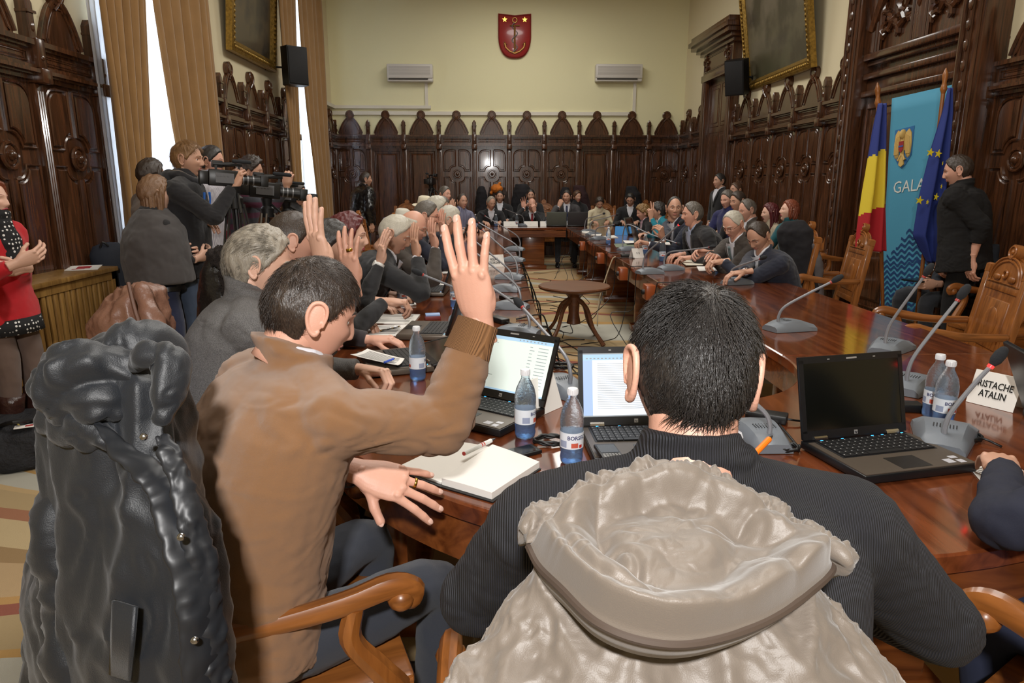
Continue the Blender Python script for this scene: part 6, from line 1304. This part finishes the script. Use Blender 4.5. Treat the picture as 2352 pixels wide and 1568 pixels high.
for i in range(15):
    v0 = .012+i*.0262; u0 = 0 if i < 9 else max(0, (i-9)*.09)
    P = []
    for s_ in range(49):
        u = u0+(1-u0)*s_/48; vv = v0+.030*math.sin(u*9+i*.2)*.25+.008*math.sin(u*42+i*.4)+.05*u*(.5 if i < 9 else .2); P.append((u, vv))
    m_.grid([[bq(u, v+d, .006) for u, v in P] for d in (-.0062, .0062)])
m_.build('wave_pattern', NAVB, e)
t = text_mb('GALATI', .46, align='LEFT', width=.62); q = MB(); q.v = [tuple(bq(.13+p[0]*.80, .595+p[1]*.165, .006+p[2])) for p in t.v]; q.f = t.f; q.m = t.m; q.build('lettering', mat('banner_white', (214, 216, 210), .7), e, smooth=0)
def bshape(pts, o0, o1, name, m, par):
    q = MB(); n = len(pts); q.grid([[bq(u, v, o) for u, v in pts] for o in (o0, o1)], closed=True); q.add([tuple(bq(u, v, o1)) for u, v in pts], [tuple(range(n))]); return q.build(name, m, par, smooth=0)
cr = bshape([(.10, .855), (.43, .86), (.42, .735), (.33, .695), (.265, .68), (.19, .70), (.10, .74)], .003, .007, 'crest_shield', mat('crest_blue', (44, 104, 160), .6), e)
EG = mat('eagle_gold', (206, 172, 100), .6)
m_ = MB(); A = lambda u, v, o=.012: bq(.265+u*.15, .775+v*.078, o)
def egp(P, o=.016): n_ = len(P); m_.grid([[A(u, v, .008) for u, v in P], [A(u, v, o) for u, v in P]], closed=True); m_.add([tuple(A(u, v, o)) for u, v in P], [tuple(range(n_))])
for sx in (-1, 1):
    egp([(sx*u, v) for u, v in ((.12, .45), (.3, .8), (.62, .98), (.9, .75), (1.0, .2), (.95, -.35), (.82, -.6), (.75, -.35), (.68, -.65), (.58, -.35), (.5, -.6), (.42, -.25), (.12, -.15))])
    for i in range(4): m_.tube([A(sx*(.3+.15*i), .7-.05*i, .018), A(sx*(.45+.14*i), .0, .02), A(sx*(.5+.13*i), -.4, .018)], .006, 5)
    m_.tube([A(sx*.12, -.45, .018), A(sx*.38, -.75, .02), A(sx*.5, -.68, .018)], [.012, .010, .006], 6)
egp([(-.16, .5), (.16, .5), (.2, 0), (.14, -.5), (.3, -1.0), (0, -1.12), (-.3, -1.0), (-.14, -.5), (-.2, 0)], .022); m_.ell(A(0, .72, .02), (.035, .02, .045), 12); m_.tube([A(-.05, .74, .03), A(-.24, .68, .03)], [.014, .003], 6)
m_.build('eagle', EG, cr); bshape([(.225, .80), (.305, .80), (.305, .765), (.265, .75), (.225, .765)], .03, .034, 'breast_shield', mat('crest_red', (150, 40, 44), .6), cr); bshape([(.225, .782), (.305, .782), (.305, .775), (.225, .775)], .035, .037, 'shield_band', mat('crest_band', (60, 90, 160), .6), cr)
m_ = MB(); m_.tube([bq(0, 0, -.03), bq(0, 1, -.03)], .008, 6); m_.tube([bq(1, 0, -.03), bq(1, 1, -.03)], .008, 6); m_.tube([bq(0, .0, -.03), V((bq(0, 0, -.03).x, bq(0, 0, -.03).y-.0, -BL.z+.0))], .008, 6); m_.tube([bq(1, .0, -.03), V((bq(1, 0, 0).x, bq(1, 0, 0).y, -BL.z))], .008, 6); m_.build('stand', STEEL, e)
def flag(name, top, foot, polepx, bands, outline, label, starpts=()):
    """outline: rows (v, uL, uR) in pixels: y, xl, xr at depth Y"""
    Y = outline[0]; e = empty(name, (0, 0, 0), 0, label, 'flag'); T = aty(*top, Y); F = aty(*foot, Y); d = (F-T).normalized(); F2 = T+d*((T.z-.04)/-d.z); e.location = F2
    m_ = MB(); m_.tube([T-F2+d*.12, V((0, 0, 0))], .016, 10); m_.build('pole', OAK, e); m_ = MB(); m_.tube([T-F2+d*.13, T-F2+d*.10, T-F2+d*.05, T-F2-d*.01, T-F2-d*.06], [.018, .028, .016, .024, .006], 12, sub=2, rnd=True); m_.build('finial', BRASS if name == 'x' else OAK, e)
    b = MB(); b.lathe([(0, 0), (.16, 0), (.16, .02), (.05, .05), (.022, .10), (0, .10)], 24); b.T = Matrix.Identity(4); b.build('foot', OAK, e)
    rows = outline[1]; P = []; mi = []; N = 84; K = 44
    ys = np.linspace(rows[0][0], rows[-1][0], N+1)
    for y in ys:
        xl = np.interp(y, [r[0] for r in rows], [r[1] for r in rows]); xr = np.interp(y, [r[0] for r in rows], [r[2] for r in rows]); r_ = []
        wd = (xr-xl)/1568*Y
        for k in range(K+1):
            q = k/K; p = aty(xl+(xr-xl)*q, y, Y)-F2; p.y += min(.05, wd*.25)*math.sin(q*13+y*.004)-.085; r_.append(p)
        P.append(r_)
    return e, P, ys, K, N, rows, F2, Y
BLUE_, YEL_, RED_ = mat('flag_blue', (44, 58, 130), .8), mat('flag_yellow', (222, 196, 54), .8), mat('flag_red', (172, 28, 38), .8)
e, P, ys, K, N, rows, F2, Y = flag('national_flag', (2016, 208), (2026, 640), 0, 0, (6.05, [(240, 2006, 2024), (300, 1995, 2025), (420, 1978, 2026), (520, 1963, 2027), (575, 1957, 2027)]), 'blue, yellow and red flag hanging from a wooden pole left of the banner')
m_ = MB(); m_.grid(P); 
m_.m = []
for i in range(N):
    for k in range(K):
        y = (ys[i]+ys[i+1])/2; s_ = y+ (k/K-.5)*26+4*math.sin(k/K*13); m_.m.append(0 if s_ < 352 else (1 if s_ < 482 else 2))
o = m_.build('cloth', [BLUE_, YEL_, RED_], e, smooth=180); k = o.modifiers.new('t', 'SOLIDIFY'); k.thickness = .004
e, P, ys, K, N, rows, F2, Y = flag('union_flag', (2171, 175), (2108, 700), 0, 0, (5.95, [(205, 2163, 2173), (260, 2152, 2174), (340, 2130, 2170), (450, 2105, 2164), (540, 2090, 2155), (600, 2118, 2142)]), 'dark blue flag with yellow stars hanging from a pole before the banner')
m_ = MB(); m_.grid(P); o = m_.build('cloth', mat('flag_navy', (38, 54, 126), .8), e, smooth=180); k = o.modifiers.new('t', 'SOLIDIFY'); k.thickness = .004
for (sx, sy, r, st) in ((2137, 350, .036, 1), (2155, 353, .036, .9), (2112, 460, .038, 1), (2130, 464, .022, .7), (2150, 452, .034, .7), (2162, 428, .022, .4), (2165, 375, .018, .3)):
    c_ = aty(sx, sy, Y-.145)-F2; q = MB(); pts = star(r, rot=.15); q.grid([[c_+V((x*st, dy, z)) for x, z in pts] for dy in (0, -.003)], closed=True); q.add([tuple(c_+V((x*st, -.003, z))) for x, z in pts], [tuple(range(10))]); q.build('star', mat('star_yellow', (240, 214, 40), .6), e, smooth=0)

# ------------------------------------------------------------------ tripods and video cameras
def tripod(x, y, H, label, spread=.42, cam_h=None, cams=True, big=1, parts=True, rz=0, col=None):
    e = empty('camera_tripod', (x, y, 0), rz, label, 'tripod', 'camera tripods'); LG_ = col or mat('tripod_metal', (70, 68, 66), .3, .6)
    m_ = MB(); m_.lathe([(0, H-.16), (.05, H-.15), (.055, H-.08), (.035, H-.06), (.045, H), (0, H)], 16); m_.build('head', BLACK, e)
    for k in range(3):
        a = PI/2+k*2*PI/3+.3; c_, s_ = math.cos(a), math.sin(a); m_ = MB()
        for o_ in (-.022, .022): m_.tube([(c_*.05-s_*o_, s_*.05+c_*o_, H-.12), (c_*spread*.55-s_*o_, s_*spread*.55+c_*o_, H*.45)], .009, 6)
        m_.tube([(c_*spread*.5, s_*spread*.5, H*.5), (c_*spread, s_*spread, .01)], .011, 6); m_.tube([(c_*spread*.55-s_*.03, s_*spread*.55+c_*.03, H*.46), (c_*spread*.55+s_*.03, s_*spread*.55-c_*.03, H*.46)], .014, 6); m_.build('leg', LG_, e)
        m_ = MB(); m_.tube([(0, 0, H*.42), (c_*spread*.55, s_*spread*.55, H*.46)], .006, 6); m_.build('spreader', BLACK, e)
    m_ = MB(); m_.tube([(0, 0, H-.1), (0, 0, H*.42)], .014, 8); m_.tube([(.03, -.02, H-.05), (.12, -.25, H-.17)], .009, 6, rnd=True); m_.build('pan_handle', BLACK, e)
    return e
def video_camera(p, h, label, s=1, tilt=0):
    e = empty('video_camera', p, 0, label, 'video camera', 'professional video cameras'); e.rotation_euler = (math.radians(tilt), 0, -math.radians(h)); e.scale = (s, s, s)
    b = MB(); b.box(-.055, .055, -.16, .12, 0, .15, bev=.012); b.box(-.05, .05, -.24, -.16, .01, .13, bev=.008); b.build('body', mat('camera_black', (22, 22, 24), .35), e)
    b = MB(); b.tube([(0, .12, .07), (0, .2, .07), (0, .25, .07), (0, .30, .07)], [.04, .045, .045, .052], 20); b.box(-.06, .06, .30, .37, .02, .12, bev=.006); b.build('lens', BLACK, e)
    for y0 in (.14, .18, .23): b = MB(); b.tube([(0, y0, .07), (0, y0+.012, .07)], .049, 20); b.build('lens_ring', mat('lens_ring_grey', (120, 120, 122), .4, .5), e)
    b = MB(); b.box(-.016, .016, -.12, .14, .19, .215, bev=.006); b.box(-.012, .012, -.10, -.08, .14, .2); b.box(-.012, .012, .10, .12, .14, .2); b.build('top_handle', BLACK, e)
    b = MB(); b.tube([(-.07, -.02, .20), (-.085, .08, .21)], [.022, .022], 12); b.box(-.115, -.055, -.12, -.02, .17, .235, bev=.01); b.build('viewfinder', BLACK, e)
    b = MB(); b.tube([(.045, .06, .235), (.045, .20, .235)], [.018, .018], 12, rnd=True); b.build('shotgun_microphone', FOAM, e)
    b = MB(); b.box(.055, .062, -.10, .06, .03, .12); [b.box(.062, .066, -.09+i*.03, -.075+i*.03, .09, .1) for i in range(4)]; b.build('control_panel', mat('panel_grey', (90, 90, 94), .4), e)
    return e
T1 = aty(537, 428, 4.95); tripod(T1.x, T1.y, T1.z, 'black camera tripod in front of the blond man, holding his camera', .30)
video_camera((T1.x-.05, T1.y, T1.z+.0), 62, 'video camera handled by the blond man', .74, -4)
T2 = aty(612, 455, 5.7); tripod(T2.x, T2.y, T2.z, 'grey tripod with one shiny leg in the middle of the camera group', .45, rz=.5, col=mat('tripod_grey', (120, 114, 108), .3, .7))
video_camera((T2.x, T2.y, T2.z), 66, 'video camera in the middle of the camera group', .85, -6)
T3 = aty(655, 440, 6.9); tripod(T3.x, T3.y, T3.z-.1, 'thin black tripod nearest the far ochre curtain', .40, rz=1); video_camera((T3.x, T3.y, T3.z-.1), 72, 'video camera with a lit side screen nearest the far ochre curtain', .8, -4)
T4 = aty(990, 422, 13.6); tripod(T4.x, T4.y, T4.z-.02, 'lone tripod before the panelled end wall', .38, rz=.2); video_camera((T4.x, T4.y, T4.z-.02), 190, 'video camera on the lone tripod before the end wall', .9)

# ------------------------------------------------------------------ radiator cover, cases, bags at the left
c1 = empty('radiator_cover', (XL, 4.05, 0), 0, 'light oak slatted radiator cover along the left wall', 'radiator cover'); L = 1.32; D = .34
m_ = MB(); m_.box(0, D+.02, -.02, L, .86, .895, bev=.006); m_.build('top', LOAK, c1)
m_ = MB(); m_.box(.0, D, 0, L, 0, .09); m_.box(D-.03, D, 0, .07, .09, .86); m_.box(D-.03, D, L-.07, L, .09, .86); m_.box(0, .03, 0, .05, 0, .86); m_.box(0, D, L-.03, L, .09, .86); m_.box(D-.03, D, 0, L, .80, .86); m_.build('frame', LOAK, c1, smooth=0)
for i in range(18): m_ = MB(); y = .10+i*(L-.2)/17; m_.box(D-.026, D-.006, y-.022, y+.022, .09, .80, bev=.006); m_.build('slat', LOAK, c1)
m_ = MB(); m_.box(.02, D-.06, .05, L-.05, .09, .8); m_.build('dark_back', mat('cover_inside', (50, 36, 22), .9), c1, smooth=0)
for i, (dx, dy, lab) in enumerate([(-.05, .0, 'white sheets with a red print on the radiator cover')]):
    m_ = MB(); m_.box(-.1, .11, -.15, .15, 0, .004); o = m_.build('document', PAPER, smooth=0, loc=(XL+.18, 5.22, .897), rot=(0, 0, .4)); tag(o, lab, 'document'); q = MB(); q.box(-.04, .05, -.07, .08, .004, .005); q.box(-.06, .02, -.12, -.09, .004, .005); q.build('red_print', mat('print_red', (170, 40, 50), .6), o, smooth=0)
p = atz(205, 845, 0); e = empty('instrument_case', (-2.93, 5.68, 0), .5, 'tall soft dark blue case leaning against the wainscot behind the radiator cover', 'case'); e.rotation_euler = (.08, -.16, .3)
m_ = MB(); m_.loft([(V((0, 0, z)), V((.17*s_, 0, 0)), V((0, .08*s_, 0))) for z, s_ in ((0.02, .92), (.05, 1), (.5, 1), (.8, .92), (1.0, .8), (1.06, .55), (1.075, .2))], 24); m_.build('case_body', mat('case_nylon', (36, 42, 54), .7, bump=(500, .001)), e, smooth=60)
m_ = MB(); m_.tube([(-.03, -.05, 1.05), (0, -.06, 1.09), (.03, -.05, 1.05)], .008, 6, sub=3); m_.build('hang_loop', BLACK, e)
BAGM = mat('bag_black', (26, 26, 30), .8, bump=(60, .01)); c_ = atz(55, 1010, .1)
e = empty('black_bag', (c_.x, c_.y, 0), .45, 'black soft bag with a luggage tag lying on the carpet at the left edge', 'bag')
m_ = MB(); m_.loft([(V((0, 0, z)), V((.44*s_, 0, 0)), V((0, .26*s_, 0))) for z, s_ in ((.003, .93), (.03, 1), (.12, 1.0), (.20, .9), (.235, .6), (.24, .2))], 28); soft(m_.build('bag_body', BAGM, e, smooth=180), .012, 2, .05, .15)
m_ = MB(); m_.tube([(-.1, -.1, .22), (0, -.2, .27), (.12, -.1, .23)], .012, 8, sub=4); m_.build('handle', BLACK, e); m_ = MB(); m_.box(.0, .09, -.22, -.17, .235, .239); t_ = m_.build('luggage_tag', PAPER, e, smooth=0); t_.rotation_euler = (0, 0, 0); m_ = MB(); m_.tube([(-.02, -.1, .25), (.02, -.17, .24)], .004, 6); m_.build('tag_string', mat('string_yellow', (190, 170, 90), .7), e); m_ = MB(); m_.box(.05, .085, -.21, -.18, .239, .2395); m_.build('tag_print', mat('tag_red', (170, 60, 60), .6), t_, smooth=0)

# ------------------------------------------------------------------ coats over chairs
def rowcoat(name, rows, th, m, label, cat='coat', vox=.007, disp=.03, scale=.14, group=None, par=None):
    """draped garment: rows of (y, xl, Yl, xr, Yr, thickness factor)"""
    e = empty(name, (0, 0, 0), 0, label, cat, group); L = []; 
    for y, xl, Yl, xr, Yr, tf in rows:
        a, b = aty(xl, y, Yl), aty(xr, y, Yr); L.append((a, b, tf))
    e.location = V(((L[-1][0].x+L[-1][1].x)/2, (L[-1][0].y+L[-1][1].y)/2, 0)); O = e.location.copy(); mb = MB(); secs = []
    for a, b, tf in L:
        c_ = (a+b)/2-O; u = (b-a)/2; v = V((-u.y, u.x, 0)).normalized()*th*tf; secs.append((c_, u, v))
    mb.loft(secs, 48); return e, mb, O
# black coat, nearest left
def densify(rows, n=40):
    A = np.array([[*r[0], *r[1], *r[2]] for r in rows]); t = np.linspace(0, len(rows)-1, n); i = np.clip(t.astype(int), 0, len(rows)-2); f = (t-i)[:, None]; f = f*f*(3-2*f)*.5+f*.5; B = A[i]*(1-f)+A[i+1]*f; return [(V(b[:3]), V(b[3:6]), V(b[6:])) for b in B]
def shell(rows, O, th, n=80, ring=170):
    S_ = []
    for y, xl, Yl, xr, Yr, tf in rows: a, b = aty(xl, y, Yl), aty(xr, y, Yr); u = (b-a)/2; S_.append(((a+b)/2-O, u, V((-u.y, u.x, 0)).normalized()*th*tf))
    mb = MB(); mb.loft(densify(S_, n), ring); return mb
NYL = mat('black_nylon', (27, 30, 35), .48, bump=(500, .0006), sheen=.1); NYLD = mat('black_nylon_trim', (30, 32, 36), .45)
CR = [(806, 205, 1.22, 318, 1.13, .5), (835, 172, 1.25, 350, 1.10, .85), (880, 158, 1.28, 374, 1.07, 1.0), (960, 150, 1.30, 386, 1.05, 1.05), (1100, 134, 1.32, 418, 1.02, 1.1), (1250, 116, 1.33, 460, .98, 1.1), (1400, 110, 1.33, 484, .96, 1.15), (1568, 108, 1.33, 504, .94, 1.2), (1750, 104, 1.33, 522, .92, 1.2)]
e, mb, O = rowcoat('black_coat', CR, .085, NYL, 'long black hooded coat hanging over the chair back at the lower left corner', 'coat')
mb = shell(CR, O, .085); puff(mb, lambda p: .028*bil(p, 7, (1, 1, .22), .5)+.008*bil(p, 22, (1, 1, .6), .8, 3)+.0015*bil(p, 50, (1, 1, 1), .8, 5)-.018); mb.build('coat_body', NYL, e, smooth=180)
w_ = lambda x, y, Y: aty(x, y, Y)-O
def limb(pts, r, fn, name, m=NYL, n=40, par=None, flat=1):
    q = MB(); q.tube([w_(*p) for p in pts], r, n, sub=14, rnd=True, flat=flat); puff(q, fn); return q.build(name, m, par or e, smooth=180)
limb([(225, 935, 1.20), (205, 1060, 1.17), (186, 1220, 1.15), (182, 1400, 1.12), (200, 1560, 1.08), (210, 1640, 1.06)], [.05, .066, .068, .062, .056, .05], lambda p: .018*bil(p, 8, (1, 1, 1.8), .8, 2)+.005*bil(p, 26, (1, 1, 1.4), .9)-.010, 'sleeve')
q = MB(); O2 = Matrix.Rotation(.5, 4, 'Z'); q.ell(w_(256, 880, 1.10), (.112, .075, .078), 90, O=O2); puff(q, lambda p: .030*bil(p, 7, (1, 1, 1.6), .9, 8)+.010*bil(p, 20, (1, 1, 1.5), 1.0, 1)+.002*bil(p, 52, (1, 1, 1), .9)-.016); q.build('hood', NYL, e, smooth=180)
limb([(142, 912, 1.17), (155, 962, 1.12), (190, 985, 1.06), (248, 1010, 1.03)], [.022, .040, .034, .016], lambda p: .012*bil(p, 14, (1, 1, 1), 1.0, 4)+.003*bil(p, 40, (1, 1, 1), .9)-.006, 'hood_edge')
limb([(318, 838, 1.05), (350, 818, 1.03), (386, 832, 1.02), (384, 900, 1.0), (372, 955, .985)], [.012, .022, .026, .026, .016], lambda p: .006*bil(p, 14, (1, 1, 1), 1.0, 4)+.002*bil(p, 40, (1, 1, 1), .9)-.004, 'collar')
limb([(225, 975, 1.02), (300, 1052, .975), (372, 1115, .945), (425, 1250, .905), (455, 1400, .88), (468, 1600, .865)], [.008, .020, .027, .031, .032, .032], lambda p: .005*bil(p, 22, (1, 1, 1.6), .8)-.003, 'placket', NYLD, flat=.35)
limb([(372, 1010, .97), (400, 1060, .95), (436, 1180, .915), (470, 1330, .90), (492, 1500, .885), (496, 1620, .875)], [.010, .016, .020, .022, .022, .022], lambda p: .006*bil(p, 36, (1, 1, 1.8), .6)-.003, 'zip_edge', NYLD, flat=.5)
for (x, y, Y) in ((330, 1003, .958), (416, 1233, .868), (447, 1470, .845), (141, 1020, 1.075)): m_ = MB(); m_.ell(w_(x, y, Y), (.006, .005, .006), 10); m_.build('snap_button', STEEL, e)
m_ = MB(); P = [w_(265, 1376, .955), w_(318, 1392, .935), w_(305, 1560, .92), w_(258, 1545, .945)]; m_.grid([[P[0].lerp(P[1], i/8) for i in range(9)], [P[3].lerp(P[2], i/8) for i in range(9)]]); o = m_.build('pocket_flap', NYL, e); k = o.modifiers.new('t', 'SOLIDIFY'); k.thickness = .006
# brown leather jacket
LEA = mat('brown_leather', (112, 78, 62), .42, bump=(200, .001)); 
CR = [(648, 282, 2.16, 330, 2.12, .5), (675, 262, 2.16, 345, 2.08, .9), (760, 232, 2.18, 370, 2.05, 1), (860, 215, 2.2, 392, 2.02, 1), (960, 215, 2.2, 405, 2.0, 1), (1150, 215, 2.2, 405, 1.98, 1)]
e, mb, O = rowcoat('leather_jacket', CR, .10, LEA, 'brown leather jacket hanging over a chair behind the black coat', 'jacket')
w_ = lambda x, y, Y: aty(x, y, Y)-O
mb = shell(CR, O, .10, 60, 130); puff(mb, lambda p: .034*bil(p, 7, (1, 1, .4), .8, 3)+.010*bil(p, 26, (1, 1, 1), .9)-.016); mb.build('jacket_body', LEA, e, smooth=180)
m_ = MB(); m_.tube([w_(326, 665, 2.04), w_(350, 745, 2.0), w_(368, 840, 1.96), w_(385, 900, 1.93), (w_(400, 985, 1.90))], [.022, .034, .038, .034, .024], 14, sub=4, rnd=True); soft(m_.build('sleeve', LEA, e, smooth=180), .007, 3, .03, .08); m_ = MB(); m_.tube([w_(295, 650, 2.03), w_(312, 720, 1.96), w_(340, 800, 1.90)], [.006, .006, .005], 6, sub=4); m_.build('seam', mat('leather_edge', (86, 58, 46), .4), e)
m_ = MB(); m_.tube([w_(345, 812, 1.84), w_(375, 822, 1.84), w_(378, 838, 1.84), w_(365, 850, 1.84)], .012, 8, sub=3); m_.build('cuff_strap', LEA, e)
# black leather coat with fur collar behind the grey tweed man
BL_ = mat('black_leather2', (24, 22, 22), .35, bump=(30, .008)); e, mb, O = rowcoat('fur_trimmed_coat', [(585, 492, 2.95, 530, 2.9, .6), (620, 478, 2.98, 545, 2.9, 1), (700, 470, 3.0, 550, 2.9, 1), (820, 465, 3.0, 560, 2.9, 1)], .09, BL_, 'black leather coat with a fur collar on a chair behind the man in grey tweed', 'coat')
soft(mb.build('coat_body', BL_, e, smooth=180), .010, 2, .03, .12); m_ = MB(); m_.tube([aty(500, 590, 2.86)-O, aty(530, 600, 2.84)-O, aty(540, 660, 2.84)-O], [.04, .06, .05], 14, sub=4, rnd=True); soft(m_.build('fur_collar', mat('dark_fur', (34, 24, 20), .95, bump=(200, .02)), e, smooth=180), .006, 1, .05, .02)
m_ = MB(); m_.tube([aty(486, 592, 2.9)-O, aty(476, 660, 2.9)-O], [.012, .01], 8, rnd=True); m_.build('chair_edge', OAK, e)
# dark coats at the far chairs and on the right
DK = mat('dark_wool', (26, 24, 28), .95)
for rows, th, m, lab in [([(428, 1100, 14.0, 1112, 14.0, .6), (440, 1094, 14, 1118, 14, 1), (500, 1090, 14, 1124, 14, 1)], .16, DK, 'dark coat over a far chair, first one left of the coat with the yellow hood'),
    ([(430, 1125, 14.0, 1160, 14.0, .6), (445, 1120, 14, 1166, 14, 1), (500, 1118, 14, 1172, 14, 1)], .18, mat('brown_wool', (52, 40, 34), .95), 'brownish coat over a far chair under the yellow orange hood'),
    ([(423, 1185, 14.1, 1212, 14.1, .6), (440, 1178, 14.1, 1222, 14.1, 1), (505, 1168, 14.1, 1228, 14.1, 1)], .2, DK, 'large black coat over a far chair behind the bald man'),
    ([(430, 1292, 14.1, 1306, 14.1, .6), (442, 1286, 14.1, 1312, 14.1, 1), (480, 1284, 14.1, 1316, 14.1, 1)], .14, DK, 'black coat behind the man with his hand at his mouth'),
    ([(426, 1318, 14.1, 1342, 14.1, .6), (445, 1316, 14.1, 1350, 14.1, 1), (505, 1312, 14.1, 1362, 14.1, 1)], .16, mat('maroon_wool', (50, 28, 30), .95), 'dark reddish coat behind the short haired woman at the far end'),
    ([(428, 1440, 14.0, 1460, 14.0, .6), (445, 1436, 14, 1472, 14, 1), (505, 1430, 14, 1476, 14, 1)], .18, DK, 'black coat over the chair behind the man looking down at the far right'),
    ([(508, 1802, 6.3, 1845, 6.15, .6), (530, 1790, 6.35, 1862, 6.05, 1), (600, 1800, 6.35, 1872, 6.0, 1), (672, 1812, 6.3, 1880, 5.95, 1)], .11, DK, 'long dark grey coat over the chair behind the man in navy'),
    ([(560, 1865, 6.0, 1882, 6.0, .6), (600, 1866, 6.0, 1888, 6.0, 1), (700, 1870, 6.0, 1892, 6.0, 1), (790, 1872, 6.0, 1894, 6.0, 1)], .05, mat('grey_wool', (88, 84, 86), .9), 'grey garment hanging behind the long dark coat at the right'),
    ([(560, 2262, 5.5, 2288, 5.4, .8), (600, 2256, 5.5, 2294, 5.4, 1), (700, 2250, 5.5, 2290, 5.4, 1), (790, 2250, 5.5, 2290, 5.4, 1)], .1, mat('slate_coat', (44, 50, 60), .9), 'dark blue coat over a chair behind the standing man in black'),
    ([(640, 895, 7.5, 910, 7.5, .8), (500, 880, 7.6, 893, 7.6, 1)][::-1], .1, mat('indigo_coat', (40, 34, 58), .9), 'dark indigo coat over the chair behind the grey haired man')]:
    e, mb, O = rowcoat('coat', rows, th, m, lab, 'coat', group='coats hung over the farther chairs'); soft(mb.build('coat_body', m, e, smooth=180), .014, 2, .04, .15)
p = aty(1141, 433, 13.85); e = empty('yellow_hood', p, 0, 'yellow and orange hood lying on top of a far chair', 'hood'); m_ = MB(); m_.ell((0, 0, 0), (.12, .08, .09), 14); m_.tube([(-.09, 0, -.02), (-.11, 0, -.09)], .03, 8, rnd=True); m_.tube([(.02, 0, .06), (.06, 0, .10)], .03, 8, rnd=True); soft(m_.build('hood_cloth', mat('yellow_orange', (214, 120, 30), .8, var=(9, .5)), e, smooth=180), .01, 2, .03, .06)
# hats
def hat(px, py, Y, label, m, s=1):
    p = aty(px, py, Y); e = empty('hat', p, 0, label, 'hat'); e.rotation_euler = (.1, .12, 0); m_ = MB(); m_.lathe([(0, .11*s), (.05*s, .115*s), (.078*s, .10*s), (.088*s, .02*s), (.093*s, 0), (.15*s, -.01*s), (.155*s, -.004*s), (.15*s, 0.002*s), (.09*s, .008*s)], 28, cap=False); o = m_.build('crown_and_brim', m, e, smooth=60); k = o.modifiers.new('t', 'SOLIDIFY'); k.thickness = .004; m_ = MB(); m_.lathe([(.090*s, .008*s), (.092*s, .03*s), (.088*s, .03*s)], 28, cap=False); m_.build('hat_band', BLACK, e); return e
hat(924, 502, 8.2, 'small white hat resting behind the grey haired man', mat('hat_white', (206, 200, 186), .9)); hat(975, 472, 7.4, 'cream brimmed hat farther back in the left row', mat('hat_cream', (206, 196, 172), .9), .85)

# ------------------------------------------------------------------ the taupe puffer jacket on the front chair
PUF = mat('taupe_satin', (112, 102, 92), .48, sheen=.2, bump=(700, .0003)); PUFD = mat('taupe_satin_dark', (74, 62, 54), .5)
CR = [(1270, 1330, .70, 1740, .70, .5), (1300, 1240, .68, 1850, .68, .9), (1380, 1150, .66, 1960, .66, 1.05), (1480, 1060, .63, 2040, .63, 1.1), (1568, 990, .60, 2125, .60, 1.15), (1750, 930, .58, 2220, .58, 1.2), (1900, 940, .56, 2250, .56, 1.2)]
e, mb, O = rowcoat('puffer_jacket', CR, .075, PUF, 'quilted taupe puffer jacket with a hood draped over the front chair back', 'jacket')
mb = shell(CR, O, .075, 90, 260)
def quilt(p):
    s1 = abs(math.sin(p.x*15+p.z*13+.6))**.5; s2 = abs(math.sin(p.x*15-p.z*13-.3))**.5; return .018*s1*s2+.015*bil(p, 10, (1, .6, .45), .8, 6)+.006*bil(p, 26, (1.2, 1, .6), 1.0, 2)+.002*bil(p, 80, (1, 1, .7), .9)-.012
puff(mb, quilt); mb.build('jacket_body', PUF, e, smooth=180)
HO = [(1215, 1262, .69), (1265, 1215, .72), (1350, 1165, .745), (1450, 1128, .76), (1550, 1116, .765), (1640, 1140, .755), (1720, 1190, .735), (1800, 1240, .71), (1905, 1300, .66), (1850, 1370, .60), (1740, 1440, .555), (1600, 1482, .53), (1480, 1478, .53), (1370, 1435, .55), (1290, 1360, .60), (1240, 1310, .65)]
R_ = [aty(*q)-O for q in HO]; RR, _d = catmull(R_+[R_[0]], [1]*(len(R_)+1), 14); RR = RR[:-1]; Cn = sum(RR, V())/len(RR); nrm = V((0, -.45, .9)).normalized(); G = []; NJ = 64
for j in range(NJ):
    q = 1-j/(NJ-1); row = []                      # from the rim inwards
    for i, p in enumerate(RR):
        b = Cn.lerp(p, q); prof = .036*sm(1, .88, q)*sm(.50, .80, q)+.020*(1-sm(0, .7, q)); k = sm(1, .9, q)
        wr = .040*bil(b, 9, (1, .8, 1), 1.3, 11)+.014*bil(b, 24, (1, 1, 1), 1.3, 4)+.004*bil(b, 60, (1, 1, 1), 1.0, 2)
        row.append(b+nrm*(prof+wr*.36*k+.010))
    G.append(row)
und = [p-nrm*.03+(Cn-p)*.04 for p in RR]; und2 = [Cn.lerp(p, .5)-nrm*.045 for p in RR]
m_ = MB(); m_.grid([[Cn-nrm*.05]*len(RR), und2, und, [p-nrm*.012 for p in RR]]+G, closed=True); m_.build('hood', PUF, e, smooth=180)
m_ = MB(); m_.tube([p+nrm*.006 for p in RR]+[RR[0]+nrm*.006], .0050, 8); m_.build('hood_hem', PUFD, e)
El = [p+nrm*.016+(p-Cn).normalized()*.008 for p in RR[8:112]]; m_ = MB(); m_.tube(El, .017, 30, rnd=True, sub=3); puff(m_, lambda p: .009*bil(p, 34, (1.6, .6, 1), 1.0, 7)+.004*bil(p, 75, (1, 1, 1), 1.0)-.006); m_.build('gathered_edge', PUF, e, smooth=180)
# pen sticking up behind the black haired man's shoulder
pn = empty('pen', aty(1745, 1030, 1.15), 0, 'orange pen sticking up behind the black haired man\'s shoulder', 'pen'); d = (aty(1775, 998, 1.22)-aty(1722, 1052, 1.15)); dn = d.normalized(); m_ = MB(); m_.tube([-dn*.05, dn*.04], .0055, 10); m_.build('barrel', mat('pen_orange', (240, 120, 20), .4), pn); m_ = MB(); m_.tube([dn*.04, dn*.055], [.005, .001], 8); m_.build('tip', DGREY, pn)
